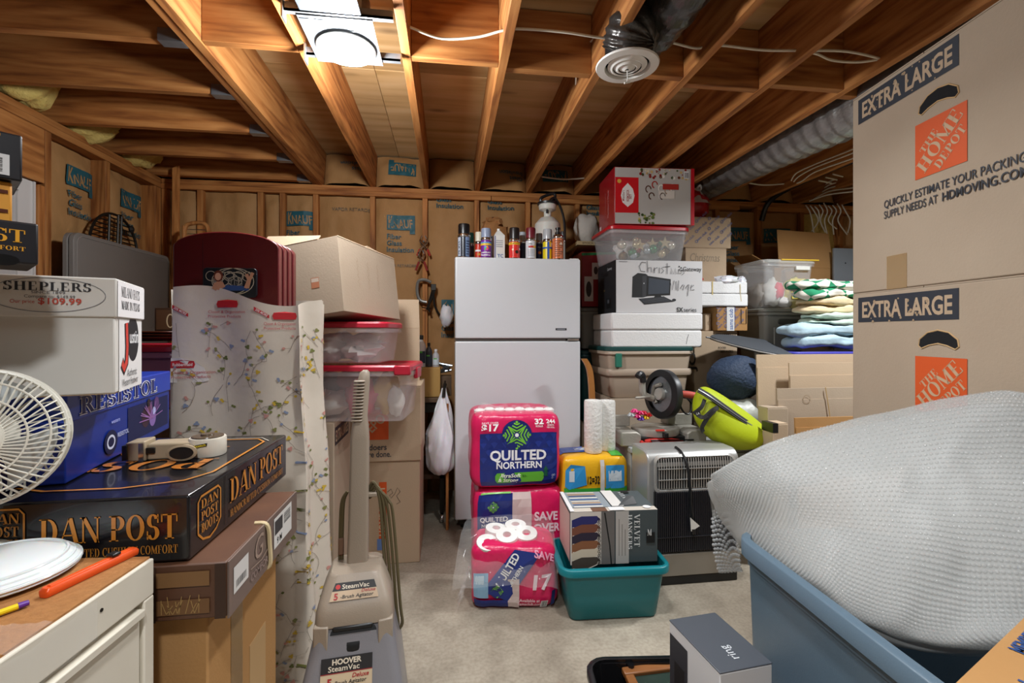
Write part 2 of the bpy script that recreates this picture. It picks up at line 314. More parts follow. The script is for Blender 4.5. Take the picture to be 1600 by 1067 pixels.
# ================================================================ STRUCTURE
JB = 2.44; JH = .286; PLYZ = JB + JH; YB = 3.87; XL = -2.13; XR = 4.4; YN = -2.2
floor = MB().box(XL - .2, YN, -.1, XR + .2, YB + .3, 0).build('floor', CONCRETE, smooth=0); floor['kind'] = 'structure'; floor['label'] = 'stained grey concrete floor'
DRY = mat('drywall', 'cfcac2', .9)
o = MB().box(XL - .2, YN - .1, 0, XR + .2, YN, PLYZ).build('wall_near', DRY, smooth=0); o['kind'] = 'structure'; o['label'] = 'plain drywall behind the viewer'
o = MB().box(XR, YN, 0, XR + .1, YB + .3, PLYZ).build('wall_right', mat('kraft_wall', '8a6a48', .9), smooth=0); o['kind'] = 'structure'; o['label'] = 'far right basement wall'
# ceiling: plywood subfloor, joists, blocking, beam, hangers
ceil = struct('ceiling')
def lumber(name, x0, y0, z0, x1, y1, z1, parent, m=None, bev=.002):
    ax = max(range(3), key=lambda i: (x1 - x0, y1 - y0, z1 - z0)[i])
    return MB().box(0, 0, 0, x1 - x0, y1 - y0, z1 - z0).build(name, m or (WX, WY, WZ)[ax], parent, loc=(x0, y0, z0), bevel=bev, seg=1, smooth=0)
for i, (x0, x1) in enumerate(((XL - .2, -.4), (-.398, .82), (.822, 2.04), (2.042, XR + .2))):
    for y0, y1 in ((YN, .24), (.242, 2.68), (2.682, YB + .3)): lumber('plywood_panel', x0, y0, PLYZ, x1, y1, PLYZ + .02, ceil, PLY)
JR = [-.573, -.154, .256, .684, 1.10, 1.508, 1.914, 2.32, 2.73, 3.14, 3.55, 3.96]        # right edges of the joists
lumber('beam', -1.048, YN, JB, -1.012, YB + .25, PLYZ, ceil); lumber('beam', -1.010, YN, JB - .004, -.972, YB + .25, PLYZ, ceil)
for x in JR: lumber('joist', x - .038, YN, JB, x, YB + .25, PLYZ, ceil)
ED = [-.972] + JR
for i in range(len(ED) - 1):
    if i == 1: continue
    y = 2.05 + (.03 if i % 2 else -.02); z0 = JB + (.012 if i in (3,) else .002)
    lumber('blocking', ED[i] + .001, y, z0, ED[i + 1] - .039, y + .038, PLYZ - .004, ceil)
LJ = (.72, 1.16, 1.6, 2.05, 2.48, 2.93, 3.37, 3.8)
for y in LJ:
    lumber('joist', XL - .15, y, JB + .004, -1.05, y + .038, PLYZ, ceil)
    if y > 1: (MB().box(-1.14, y - .004, JB - .001, -1.049, y + .042, JB + .003).box(-1.14, y - .005, JB, -1.049, y - .001, JB + .05).box(-1.14, y + .039, JB, -1.049, y + .043, JB + .05)).build('joist_hanger', STEEL, ceil, smooth=0)
# walls
KR = mat('kraft_facing', 'a57a4b', .7, var=(5, 'b48a5a', .6), bump=(11, .9, (1, 1, .6)), spec=.3)
YEL = mat('yellow_fibreglass', 'e0c878', .95, var=(12, 'c4a858', .7), bump=(40, 1.0))
TEAL = '1f5a66'
def batt(parent, o, u, v, W, H, prints=(), seed=0, bulge=.035, top_tuck=.03):
    """kraft-faced insulation batt between studs, bulging towards the room"""
    o = Vector(o); u = Vector(u).normalized(); v = Vector(v).normalized(); n = u.cross(v)
    def fn(a, b, e=0):
        s, t = a / W, b / H
        k = (max(0, 1 - (2 * s - 1) ** 4)) * bulge * min(1, (1 - t) * H / .12 + .2)
        q = noise.noise(Vector((a * 5 + seed * 3.1, b * 2.2, seed))) * .022 + noise.noise(Vector((a * 13, b * 10 + seed, seed * 2))) * .010 + abs(noise.noise(Vector((a * 7 + b * 6, b * 14 - a * 5, seed * 3)))) * .010
        return o + u * a + v * b + n * (k + q * (1 - (2 * s - 1) ** 6) + e)
    mb = MB().grid(lambda s, t: fn(s * W, t * H), 24, max(8, int(H / .032)))
    b = mb.build('insulation_batt', KR, parent, smooth=80)
    for (kind, a, bb, sc_, flip) in prints:
        def f2(x, y, e, a=a, bb=bb, sc_=sc_, flip=flip):
            return fn(a + (W - 2 * a - x * sc_ if flip else x * sc_), bb + (-y * sc_ if flip else y * sc_), e + .009)
        d = Decal(fn=f2, eps=.002)
        if kind in ('K', 'KT'):
            d.rect(0, 0, .215, .115, TEAL, 8, 5); d.rect(.175, -.03, .215, 0, TEAL)
            d.text('K', .012, .016, .09, 'a98050', .035, bold=.03); d.text('NAUF', .05, .016, .066, 'a98050', .15, shear=-.1, bold=.03)
        if kind in ('T', 'KT'):
            for i, t in enumerate(('Fiber', 'Glass', 'Insulation')): d.text(t, 0, -.07 - i * .052, .038, TEAL, bold=.02)
        if kind == 'G':
            for i, t in enumerate(('Glass', 'Insulation')): d.text(t, 0, -i * .052, .038, TEAL, bold=.02)
        if kind == 'S': d.text('VAPOR RETARDER', 0, 0, .022, '6f6450', bold=.01)
        d.build('lettering', b)
    return b
wb = struct('wall_back')
o = MB().box(XL - .2, YB + .13, 0, XR + .2, YB + .2, PLYZ).build('sheathing', mat('dark_sheathing', '3a2a1a', .9), wb, smooth=0)
lumber('top_plate', XL, YB, JB - .038, XR, YB + .14, JB - .001, wb); 
for a, b in ((XL, .35), (.354, 2.55), (2.72, XR)): lumber('top_plate', a, YB - .002, JB - .076, b, YB + .14, JB - .039, wb)
SP = [(305, 319), (402, 411), (436, 446), (488, 498), (577, 587), (659, 669), (741, 749), (821, 829), (899, 907), (975, 983), (1050, 1058), (1117, 1125), (1183, 1191), (1250, 1257), (1309, 1320), (1385, 1393)]
SX = []
for a, b in SP:
    x = PY((a + b) / 2, 340, YB).x; SX.append(x); lumber('stud', x - .02, YB, 0, x + .02, YB + .13, JB - .077, wb)
lumber('stud', XL, YB, 0, XL + .04, YB + .13, JB - .077, wb)
H1 = JB - .078
zz = lambda py: PY(800, py, YB).z + 0
pr = {2: [('KT', .0, zz(362), 1.0, 0)], 4: [('KT', .09, zz(364), 1.02, 0), ('S', .06, zz(420), 1, 0)], 3: [('S', .1, zz(338), 1.2, 0)], 5: [('G', .07, zz(318), 1.05, 0), ('KT', .11, zz(492), 1.05, 0)], 6: [('G', .07, zz(318), 1.05, 0)],
      11: [('KT', .06, zz(367), 1.05, 0)], 12: [('K', .03, zz(368), 1.1, 0)], 14: [('K', -.05, zz(417), 1.0, 0)], 8: [('G', .06, zz(322), 1.0, 0)]}
edges = [XL + .02] + SX
for i in range(len(edges) - 1):
    a, b = edges[i] + .021, edges[i + 1] - .021
    if b - a < .05 or i == 14: continue
    batt(wb, (a, YB + .045, 0), (1, 0, 0), (0, 0, 1), b - a, H1 - .004, pr.get(i - 1, ()), seed=i)
# bay with exposed fibreglass and loose cable ends
a, b = edges[14] + .021, edges[15] - .021
MB().grid(lambda s, t: Vector((a + s * (b - a), YB + .06 - .03 * noise.noise(Vector((s * 3, t * 9, 4))) - .03 * sin(pi * s), t * H1)), 10, 30).build('insulation_batt', YEL, wb, smooth=80)
# rim batts above the plate, printed upside down
rp = {0: [('G', .03, .14, .95, 1)], 1: [('K', .06, .20, 1.0, 1)], 3: [('G', .03, .12, .95, 1)], 4: [('K', .06, .20, 1.0, 1)], 6: [('K', .06, .2, 1, 1)], 7: [('K', .05, .17, 1, 1)]}
for i in range(len(ED) - 2):
    x0, x1 = ED[i] + .004, ED[i + 1] - .042
    batt(wb, (x0, YB + .035, JB + .002), (1, 0, 0), (0, .25, 1), x1 - x0, JH - .01, rp.get(i, ()), seed=30 + i, bulge=.05)
# left wall
wl = struct('wall_left')
MB().box(XL - .2, YN, 0, XL - .13, YB + .3, PLYZ).build('sheathing', MATS['dark_sheathing'], wl, smooth=0)
lumber('top_plate', XL - .13, YN, JB - .038, XL, YB, JB - .001, wl); lumber('top_plate', XL - .13, YN, JB - .076, XL + .002, YB, JB - .039, wl)
yA, yB_, yC = 2.86, 3.31, 3.78
for y in (yA, yB_): lumber('stud', XL - .13, y - .02, 0, XL, y + .02, JB - .077, wl)
lumber('stud', XL - .13, yA - .062, 0, XL, yA - .022, 2.06, wl)
lumber('header', XL - .13, 1.2, 2.075, XL - .002, yA - .022, JB - .077, wl)
lumber('stud', XL - .13, 3.80, 0, XL, 3.868, JB - .077, wl)
zl = lambda px, py: PX(px, py, XL).z
batt(wl, (XL - .085, yA + .021, 0), (0, 1, 0), (0, 0, 1), yB_ - yA - .042, H1 - .004, [('KT', .155, zl(138, 296), 1.0, 0)], seed=41)
batt(wl, (XL - .085, yB_ + .021, 0), (0, 1, 0), (0, 0, 1), yC - yB_ - .03, H1 - .004, [('KT', .16, zl(219, 330), 1.05, 0)], seed=42)
# doorway with a painted panel door left of the stud
dr = MB().box(XL - .07, 2.0, 0, XL - .03, yA - .064, 2.07).build('door_1', mat('painted_grey', 'bdb9b6', .6), smooth=0); dr['kind'] = 'structure'; dr['label'] = 'pale grey painted door in the left wall opening'
MB().box(XL - .03, yA - .075, 0, XL - .012, yA - .064, 2.07).box(XL - .03, 2.1, 2.0, XL - .012, yA - .16, 2.05).box(XL - .03, yA - .16, 0, XL - .02, yA - .064, 2.07).build('door_frame', mat('painted_trim', 'd6d3d0', .5), dr, smooth=0)
# fluffy fibreglass stuffed over the left plate between joists
for i, y in enumerate((2.53, 2.98, 3.42)):
    def fn(s, t, y=y, i=i):
        a = s * 2 * pi; r = (.13 + .06 * noise.noise(Vector((cos(a) * 1.5, t * 5 + i * 9, sin(a) * 1.5)))) * (1 - (2 * t - 1) ** 4 * .9)
        return Vector((XL - .03 + r * cos(a) * 1.1, y + .03 + t * .33, JB + .09 + r * sin(a) * .9 + .05 * t))
    MB().grid(fn, 18, 14).build('fibreglass_tuft', YEL, wl, smooth=80)
# back-left: beam end filler
lumber('rim_board', XL, YB - .03, JB + .01, -1.05, YB + .01, PLYZ, ceil)

# ---------------------------------------------------------------- things on the ceiling
t = thing('recessed_light', 'lit recessed ceiling light in a galvanised mounting frame between joists', 'ceiling light', (-.395, 1.93, 2.385))
MB().lathe([(.075, .012), (.078, .004), (.108, 0), (.112, .006), (.105, .014)], n=32, cap=(0, 0)).build('trim_ring', WHITEP, t)
MB().lathe([(.077, .006), (.06, -.004), (.03, -.010), (.002, -.012)], n=32, cap=(0, 0)).build('lens', mat('lamp_lens', 'ffffff', .5, emit=14), t)
MB().box(-.135, -.175, .016, .125, .115, .019).build('mounting_plate', mat('pan_steel', '7c8085', .5, .6, var=(9, '6c7176', .5)), t, smooth=0)
MB().lathe([(.09, .02), (.09, .2)], n=28).build('can_housing', STEEL, t)
MB().box(-.12, -.30, .022, .09, -.18, .13).build('junction_box', mat('box_steel', '7d858d', .4, .8), t, smooth=0, bevel=.003)
for y in (-.19, .075): MB().box(-.178, y, .02, .2, y + .022, .028).box(-.178, y, .02, .2, y + .004, .05).build('hanger_bar', STEEL, t, smooth=0)
for y in (-.19, .075): MB().box(-.178, y - .012, -.01, -.172, y + .03, .06).build('bar_bracket', STEEL, t, smooth=0)
d = Decal((.125, -.175, .0155), (-1, 0, 0), (0, 1, 0)); 
for i in range(5): d.rect(.02 + i * .05, .016, .055 + i * .05, .022, '6a6f75')
for i in range(4): d.rect(.025, .03 + i * .012, .07 + .02 * (i % 2), .033 + i * .012, '8a9096')
d.build('printed_markings', t)
# fixtures for the unseen downlights, inferred and added fill ones alike
for i, p in enumerate(ROOM_AND_FILL_LAMPS):
    t2 = thing('recessed_light', ('ceiling downlight above the dresser, out of view', 'added fill downlight above the top of the view', 'ceiling downlight hidden behind the right-hand moving boxes', 'added fill downlight behind the viewer on the right')[i], 'ceiling light', p, group='downlights out of view')
    MB().lathe([(.085, .012), (.088, .03), (.112, .03), (.114, .02), (.107, .012)], n=28, cap=(0, 0)).build('trim_ring', WHITEP, t2)
    MB().lathe([(.085, .02), (.002, .021)], n=28, cap=(0, 0)).build('lens', MATS['lamp_lens'], t2)
# round diffuser vent
vp = PC(980, 106, 1.9)
t = thing('ceiling_vent', 'round white ceiling air diffuser with pull chain hanging between joists', 'vent', vp)
MB().lathe([(.085, .02), (.09, 0), (.122, .002), (.125, .008), (.118, .014), (.09, .022)], n=36, cap=(0, 0)).build('flange', WHITEP, t)
for r0, r1, z in ((.074, .056, -.002), (.05, .034, -.006), (.028, .006, -.010)):
    MB().lathe([(r0, z + .016), (r0 + .004, z + .010), (r1 + .004, z), (r1, z + .002), (r0 - .004, z + .016)], n=32, cap=(0, 0)).build('ring', WHITEP, t)
MB().lathe([(.088, .019), (.088, .10)], n=24, cap=(0, 1)).build('collar', BLACKP, t)
MB().box(-.08, -.003, .012, .08, .003, .02).box(-.003, -.08, .012, .003, .08, .02).build('spider', WHITEP, t, smooth=0)
MB().tube([(0, 0, -.01), (.002, 0, -.045), (-.003, 0, -.06)], .0022).tube([(-.012, 0, -.062), (.012, 0, -.056)], .004).build('pull_chain', WHITEP, t)
FOIL = mat('foil_duct', 'a8a6a4', .34, .55, var=(14, '7c7a78', .6), bump=(26, 1.0, (1, .35, 1)))
def duct(name, label, pts, r, seed, m):
    P = spline(pts, 26); rs = [r * (1 + .045 * sin(i * 1.5) + .05 * noise.noise(Vector((i * .35, seed, 0)))) for i in range(len(P))]
    return tag(MB().tube(P, rs, 22).build(name, m, smooth=80), label, 'duct')
duct('flexible_duct', 'crinkled dark foil duct feeding the round ceiling vent', [vp + Vector((0, 0, .07)), vp + Vector((.01, -.04, .13)), PZ(1045, 10, 2.52) + Vector((0, .12, 0)), (.86, 1.2, 2.54), (.87, .4, 2.55)], .098, 1,
     mat('dark_foil', '55524f', .28, .7, bump=(22, 1.0, (1, .4, 1))))
q0 = PZ(1140, 272, 2.43); 
duct('flexible_duct', 'silver foil flexible duct lying beside the right-hand joist', [(2.115, 3.75, 2.52), (2.115, 3.2, 2.50), (2.117, 2.6, 2.47), (2.117, 2.0, 2.44), (2.117, 1.3, 2.46), (2.117, .6, 2.47)], .128, 3, FOIL)
# electrical cables
CAB = mat('cable_sheath', 'd8d0bd', .5)
def cable(label, pts, r=.0055, m=None, cat='cable', n=10): return tag(MB().tube(spline(pts, n), r, 6).build('electrical_cable', m or CAB, smooth=80), label, cat)
def CB(*pp): return [PZ(x, y, z) for x, y, z in pp]
cable('white electrical cable sagging across the ceiling past the vent', CB((640, 42, 2.485), (690, 60, 2.485), (745, 58, 2.485), (785, 48, 2.485), (810, 45, 2.485), (880, 50, 2.485), (950, 60, 2.485), (1030, 63, 2.485), (1085, 75, 2.485), (1105, 72, 2.485), (1130, 71, 2.485), (1190, 78, 2.485), (1245, 79, 2.485), (1320, 80, 2.485), (1378, 92, 2.485)))
cable('second white cable looping below the first beside the last joist', CB((1245, 79, 2.485), (1275, 84, 2.485), (1300, 94, 2.485), (1340, 97, 2.485), (1378, 92, 2.485)))
cable('white cable stapled down the joist left of the vent', CB((978, 0, 2.6), (968, 15, 2.6), (940, 48, 2.6), (912, 76, 2.6)), .005)
cable('thin white cable running along a joist above the pump sprayer', CB((901, 106, 2.55), (895, 160, 2.55), (865, 215, 2.55), (840, 255, 2.55), (833, 272, 2.54)), .005)
cable('white cable running to the back along the joist right of the vent', CB((1338, 0, 2.6), (1275, 38, 2.6), (1192, 96, 2.6)), .005)
cable('white cable beside it clipped to the same joist', CB((1345, 0, 2.58), (1308, 20, 2.58), (1250, 55, 2.58), (1246, 78, 2.57)), .005)
cable('white cable stapled along the joist above the red tote', CB((1167, 124, 2.55), (1150, 150, 2.55), (1120, 175, 2.55), (1060, 225, 2.55), (1018, 258, 2.55)), .005)
cable('short white cable crossing between joists over the back wall', CB((846, 276, 2.5), (880, 280, 2.495), (918, 278, 2.5)), .006)
cable('white cable end crossing behind the red gift bag', [PY(1103, 280, 3.6), PY(1150, 281, 3.6)], .007)
cable('white cable crossing under the far right joists', [PY(1170, 286, 3.5), PY(1195, 289, 3.5), PY(1228, 287, 3.5)], .006)
for k, (dx, dy) in enumerate(((0, 0), (4, 5), (9, 12))):
    cable('white cable looping along the far right joist, %s of three' % ('top', 'middle', 'bottom')[k], [PY(1236 + dx, 285 - (8 - dy) * .3, 3.2), PY(1245 + dx, 270 + dy, 3.15), PY(1275, 256 + dy, 3.0), PY(1335, 232 + dy * 1.2, 2.7), PY(1380, 210 + dy * 1.4, 2.5)], .005)
for k in range(3): cable('short cable tail poking from the dark joist, %s one' % ('lower', 'middle', 'upper')[k], [PY(1279 + k * 11, 282 - k * 5, 3.3), PY(1299 + k * 9, 286 - k * 5, 3.3)], .006)
rs_ = random.Random(5)
for k in range(9):
    x = 1265 + k * 7.0; cable('white cable dangling in front of exposed yellow insulation', [PY(x - 6, 320 + rs_.uniform(-3, 3), YB - .02), PY(x, 330, YB - .05), PY(x + rs_.uniform(-8, 8), 345, YB - .05), PY(x + rs_.uniform(-4, 10), 362 + rs_.uniform(-6, 6), YB - .04)], .006, n=5)['group'] = 'loose cables on yellow insulation'
for k in range(5):
    cable('white cable fanning over the far right wall plate', [PY(1265 + k * 5, 314 - k * 2, 3.7), PY(1295, 304 - k * 5, 3.5), PY(1340, 298 - k * 6, 3.3), PY(1390, 285 - k * 7, 3.1)], .006, n=5)['group'] = 'cables over the wall plate'
tag(MB().tube(spline([PY(1190, 345, 3.8), PY(1200, 318, 3.75), PY(1225, 298, 3.6), PY(1280, 272, 3.3), PY(1335, 250, 3.0), PY(1400, 225, 2.8)], 8), .022, 10).build('conduit', BLACKP), 'black corrugated conduit rising from the back wall to the joists', 'conduit')
# ================================================================ BUILDERS
def carton(name, label, xl, xr, yt, yb, Y, d, m=CARD, rz=0, group=None, cat='box', flaps=True, tape=None, z0=None, tilt=None):
    """closed corrugated box; front face from photo measures at depth Y. Local: x centred, y 0..d, z 0..h"""
    X0, X1, Z0, Z1 = FR(xl, xr, yt, yb, Y)
    if z0 is not None: Z0 = z0
    return box_at(name, label, ((X0 + X1) / 2, Y, Z0), X1 - X0, d, Z1 - Z0, m, rz, group, cat, flaps, tape, tilt)
def box_at(name, label, loc, w_, d, h, m=CARD, rz=0, group=None, cat='box', flaps=True, tape=None, tilt=None, bev=.004):
    t = thing(name, label, cat, loc, rz, group, rot=tilt); hh = h - (.004 if flaps else 0)
    b = MB().box(-w_ / 2, 0, 0, w_ / 2, d, hh).build('body', m, t, bevel=bev)
    if flaps:
        for s in (0, 1): MB().box(-w_ / 2 + .001, s * d / 2 + .0015, hh, w_ / 2 - .001, (s + 1) * d / 2 - .0015, h).build('flap', m, t, smooth=0)
    if tape: MB().box(-w_ / 2 - .0006, d / 2 - .025, h - .07, w_ / 2 + .0006, d / 2 + .025, h + .0006).build('tape', tape, t, smooth=0)
    t['w'] = w_; t['d'] = d; t['h'] = h
    return t, w_, d, h
def hollow_tub(w0, d0, w1, d1, h, r=.03, th=.004, cx=0, cy=0):
    """open tapered tub: outer wall, inner wall"""
    o_ = [rrect(w0 + (w1 - w0) * k, d0 + (d1 - d0) * k, r, h * k, 4, cx, cy) for k in (0, .04, .5, 1)]
    o_[0] = rrect(w0 - .02, d0 - .02, r, 0, 4, cx, cy)
    i_ = [rrect(w0 + (w1 - w0) * k - 2 * th, d0 + (d1 - d0) * k - 2 * th, r * .8, max(h * k, th), 4, cx, cy) for k in (1, .5, 0)]
    return MB().rings(o_ + i_, 0, (1, 1))
def rim(w_, d, z, t_=.014, hh=.022, r=.035, cx=0, cy=0):
    return MB().rings([rrect(w_, d, r, z - hh, 4, cx, cy), rrect(w_ + 2 * t_, d + 2 * t_, r + t_, z - hh, 4, cx, cy), rrect(w_ + 2 * t_, d + 2 * t_, r + t_, z - .004, 4, cx, cy), rrect(w_ + 2 * t_ - .008, d + 2 * t_ - .008, r + t_ - .004, z, 4, cx, cy), rrect(w_ - .002, d - .002, r, z, 4, cx, cy), rrect(w_ - .004, d - .004, r, z - hh, 4, cx, cy)], 0, (0, 0))
def lid_mesh(w_, d, z, hh=.035, r=.035, inset=.03):
    return MB().rings([rrect(w_ + .004, d + .004, r, z - .012), rrect(w_ + .034, d + .034, r + .015, z - .012), rrect(w_ + .034, d + .034, r + .015, z + .006), rrect(w_ + .02, d + .02, r + .01, z + .014), rrect(w_ - inset, d - inset, r, z + .014), rrect(w_ - inset - .016, d - inset - .016, r, z + hh * .2), rrect(w_ * .3, d * .3, r * .3, z + hh * .22)], 0, (0, 1))
def tote(name, label, loc, w_, d, h, m, lidm, rz=0, group=None, taper=.1, handles=True, cat='storage tote', hm=None):
    t = thing(name, label, cat, loc, rz, group)
    hollow_tub(w_ * (1 - taper), d * (1 - taper), w_, d, h, cy=0).build('body', m, t, smooth=50)
    rim(w_, d, h).build('rim', m, t, smooth=50)
    if lidm: lid_mesh(w_, d, h + .014).build('lid', lidm, t, smooth=40)
    if handles:
        for s in (-1, 1): MB().box(s * (w_ / 2 + .004), -.06, h - .045, s * (w_ / 2 + .024), .06, h + .01).build('handle', hm or lidm or m, t, bevel=.006)
    return t
def puffmap(W, Dp, H, k=8, amp=.006, fr=9, seed=0):
    def f(x, y, z, e=0):
        q = (abs(x) ** k + abs(y) ** k + abs(z) ** k) ** (1 / k); n = Vector((x * abs(x) ** (k - 2) / W, y * abs(y) ** (k - 2) / Dp, z * abs(z) ** (k - 2) / H)); n = n.normalized() if n.length else Vector((0, 0, 1))
        p = Vector((x / q * W / 2, y / q * Dp / 2 + Dp / 2, z / q * H / 2 + H / 2))
        a = noise.noise(p * fr + Vector((seed, seed * 2, 0))) * amp + noise.noise(p * fr * 3.1 + Vector((0, seed, seed))) * amp * .4
        return p + n * (a + e)
    return f
def puff(W, Dp, H, k=8, n=14, amp=.006, fr=9, seed=0):
    f = puffmap(W, Dp, H, k, amp, fr, seed); mb = MB(); idx = {}; V_ = []; F_ = []
    for ax in range(3):
        for s in (-1, 1):
            for i in range(n):
                for j in range(n):
                    quad = []
                    for di, dj in ((0, 0), (1, 0), (1, 1), (0, 1)):
                        a, b = 2 * (i + di) / n - 1, 2 * (j + dj) / n - 1; c = [0, 0, 0]; c[ax] = s; c[(ax + 1) % 3] = a; c[(ax + 2) % 3] = b; key = tuple(round(v, 5) for v in c)
                        if key not in idx: idx[key] = len(V_); V_.append(f(*c))
                        quad.append(idx[key])
                    F_.append(tuple(quad) if s > 0 else tuple(reversed(quad)))
    return mb.add(V_, F_), f
def puff_front(f, W, H, off=.003):
    return Decal(fn=lambda a, b, e: f(2 * a / W - 1, -1, 2 * b / H - 1, e + off), eps=.0015)
def on_cyl(r, z0=0, cx=0, cy=0):
    """u metres around from the front (towards -y), v up"""
    return lambda a, b, e: Vector((cx + (r + e) * sin(a / r), cy - (r + e) * cos(a / r), z0 + b))
def lump(name, m, parent, c, rx, ry, rz_, seed=0, amp=.25, fr=2.2, n=18, smooth=80, kind=None, squash=0):
    def f(s, t):
        a = s * 2 * pi; b = (t - .5) * pi; v = Vector((cos(b) * cos(a), cos(b) * sin(a), sin(b)))
        k = 1 + amp * noise.noise(v * fr + Vector((seed * 3.3, seed, 0))) + amp * .4 * noise.noise(v * fr * 2.7 + Vector((seed, 0, seed)))
        z = v.z * rz_ * k
        if squash and z < -squash: z = -squash
        return Vector((c[0] + v.x * rx * k, c[1] + v.y * ry * k, c[2] + z))
    return MB().grid(f, n, n // 2 + 2).build(name, m, parent, smooth=smooth, kind=kind)

# ================================================================ FRIDGE AND WHAT STANDS ON IT
X0, X1, Z0, Z1 = FR(711, 907, 403, 828, 3.06); FW = X1 - X0; FXC = (X0 + X1) / 2
FWH = mat('fridge_white', 'd6dade', .35, coat=.2, bump=(300, .05)); FGASK = mat('fridge_gasket', '6f665e', .6); FTAN = mat('fridge_side_almond', 'b49c83', .55, bump=(200, .1))
t = thing('refrigerator', 'white top-freezer refrigerator with almond sides against the insulated wall', 'refrigerator', (FXC, 3.06, 0))
h = Z1; sp = PY(800, 531, 3.06).z; dth = .065
MB().box(-FW / 2 + .004, dth + .012, .07, FW / 2 - .004, .72, h - .012).build('cabinet', FTAN, t, bevel=.008)
for nm, a, b in (('freezer_door', sp + .008, h), ('refrigerator_door', .075, sp - .008)):
    dd = MB().box(-FW / 2, 0, a, FW / 2, dth, b).build(nm, FWH, t, bevel=.010, seg=3)
    MB().box(-FW / 2 - .0015, .006, a + .012, -FW / 2 + .008, .024, b - .012).build('edge_trim', mat('smoke_strip', '3a3f47', .3), dd, smooth=0)
    MB().box(-FW / 2 - .004, .026, a + .006, -FW / 2 + .006, dth + .008, b - .006).build('handle_strip', mat('almond_strip', 'a58b71', .5), dd, bevel=.003)
    MB().box(-FW / 2 + .01, dth, a + .006, FW / 2 - .01, dth + .012, b - .006).build('gasket', FGASK, dd, smooth=0)
MB().box(FW / 2 - .09, -.006, sp - .007, FW / 2 - .012, .05, sp + .007).box(FW / 2 - .05, -.004, sp - .004, FW / 2 - .01, .0, sp + .004).build('hinge', CHROME, t, bevel=.002)
MB().box(-FW / 2 + .002, .004, sp - .004, FW / 2 - .1, .06, sp + .004).build('divider', mat('divider_dark', '56504b', .5), t, smooth=0)
d = D(FW, .7, h, 'F'); bx, bz = PY(868, 512, 3.06).x - FXC + FW / 2, PY(868, 516, 3.06).z; d.rect(bx, bz, bx + .075, bz + .014, '2a2c30'); d.rect(bx + .01, bz + .0055, bx + .065, bz + .0085, 'b8bcc4')
d.build('nameplate', t)
for x in (-FW / 2 + .06, FW / 2 - .06): MB().lathe([(.022, 0), (.022, .03), (.014, .032), (.014, .075)], (x, .09, 0), 14).build('foot', BLACKP, t)
MB().box(-FW / 2 + .03, .05, .03, FW / 2 - .03, .07, .075).build('toe_grille', BLACKP, t, smooth=0)
MB().box(FW / 2 - .07, .01, h - .012, FW / 2 - .008, .08, h + .006).build('hinge_cover', WHITEP, t, bevel=.003)
FT = h - .011
def can(label, xl, xr, yt, yb, Y, bodyc, capc, art=None, capfrac=.22, cap='round', caprough=.35):
    X0, X1, Z0, Z1 = FR(xl, xr, yt, yb, Y); r = (X1 - X0) / 2; hh = Z1 - FT
    t = thing('spray_can', label, 'spray can', ((X0 + X1) / 2, Y, FT), 0, 'cans standing on the refrigerator'); hb = hh * (1 - capfrac)
    MB().lathe([(r * .93, 0), (r, .004), (r, .012), (r * .97, .014), (r * .97, hb - .028), (r, hb - .026), (r, hb - .018), (r * .82, hb - .004), (r * .62, hb)], n=24).build('can_body', CHROME, t)
    MB().lathe([(r * .972, .016), (r * .972, hb - .03)], n=24, cap=(0, 0)).build('label_wrap', mat('wrap_' + bodyc, bodyc, .3), t)
    if cap == 'round': MB().lathe([(r * .9, hb - .022), (r * .92, hh - .01), (r * .84, hh), (r * .2, hh + .001)], n=24).build('cap', ink(capc, caprough), t)
    else: MB().lathe([(r * .55, hb), (r * .5, hb + .014), (r * .3, hb + .016), (r * .3, hh - .012), (r * .45, hh - .01), (r * .45, hh)], n=16).build('nozzle', ink(capc, caprough), t)
    if art:
        dc = Decal(fn=on_cyl(r * .972, .018), eps=.0012); art(dc, r, hb - .05); dc.build('label_print', t)
    return t
def bands(*bs):
    def f(d, r, H):
        for a0, a1, y0, y1, c in bs: d.rect(a0 * r, y0 * H, a1 * r, y1 * H, c, 10, 1)
    return f
def art_black(d, r, H):
    d.rect(-1.2 * r, .02 * H, -.55 * r, .98 * H, 'b9c4d4', 4); d.text('PRIMER', -.65 * r, .1 * H, r * .4, '20242c', H * .7, rot=pi / 2, bold=.02); d.rect(.2 * r, 0, .9 * r, H, '6f86a8', 5)
    for i in range(6): d.rect(.3 * r, (.1 + i * .13) * H, .8 * r, (.15 + i * .13) * H, '2a3550', 3)
def art_purple(d, r, H):
    d.rect(-1.5 * r, .7 * H, 1.5 * r, .82 * H, 'e8c33a', 12); d.rect(-1.5 * r, .83 * H, 1.5 * r, .9 * H, '5aa0d8', 12)
    for i, c in enumerate(('e84a3a', 'f0a82a', '3aa0e0', '50b848', 'e050a0')): d.disc(.25 * r * cos(i * 1.256), .52 * H + .25 * r * sin(i * 1.256), .2 * r, c)
    d.text('outdoor', -1.0 * r, .22 * H, .3 * r, 'ffffff', 1.8 * r, bold=.03); d.text('festive', -1.0 * r, .06 * H, .3 * r, 'ffffff', 1.7 * r, bold=.03)
def art_red(d, r, H):
    d.rect(-1.5 * r, .82 * H, 1.5 * r, .97 * H, 'f0c020', 12); d.text('HORNET', -.9 * r, .86 * H, .22 * r, '401010', 1.6 * r, bold=.02); d.disc(.3 * r, .35 * H, .3 * r, '2a1408'); d.disc(-.4 * r, .5 * H, .18 * r, 'f8e0c0'); d.disc(.9 * r, .55 * H, .2 * r, 'ffffff')
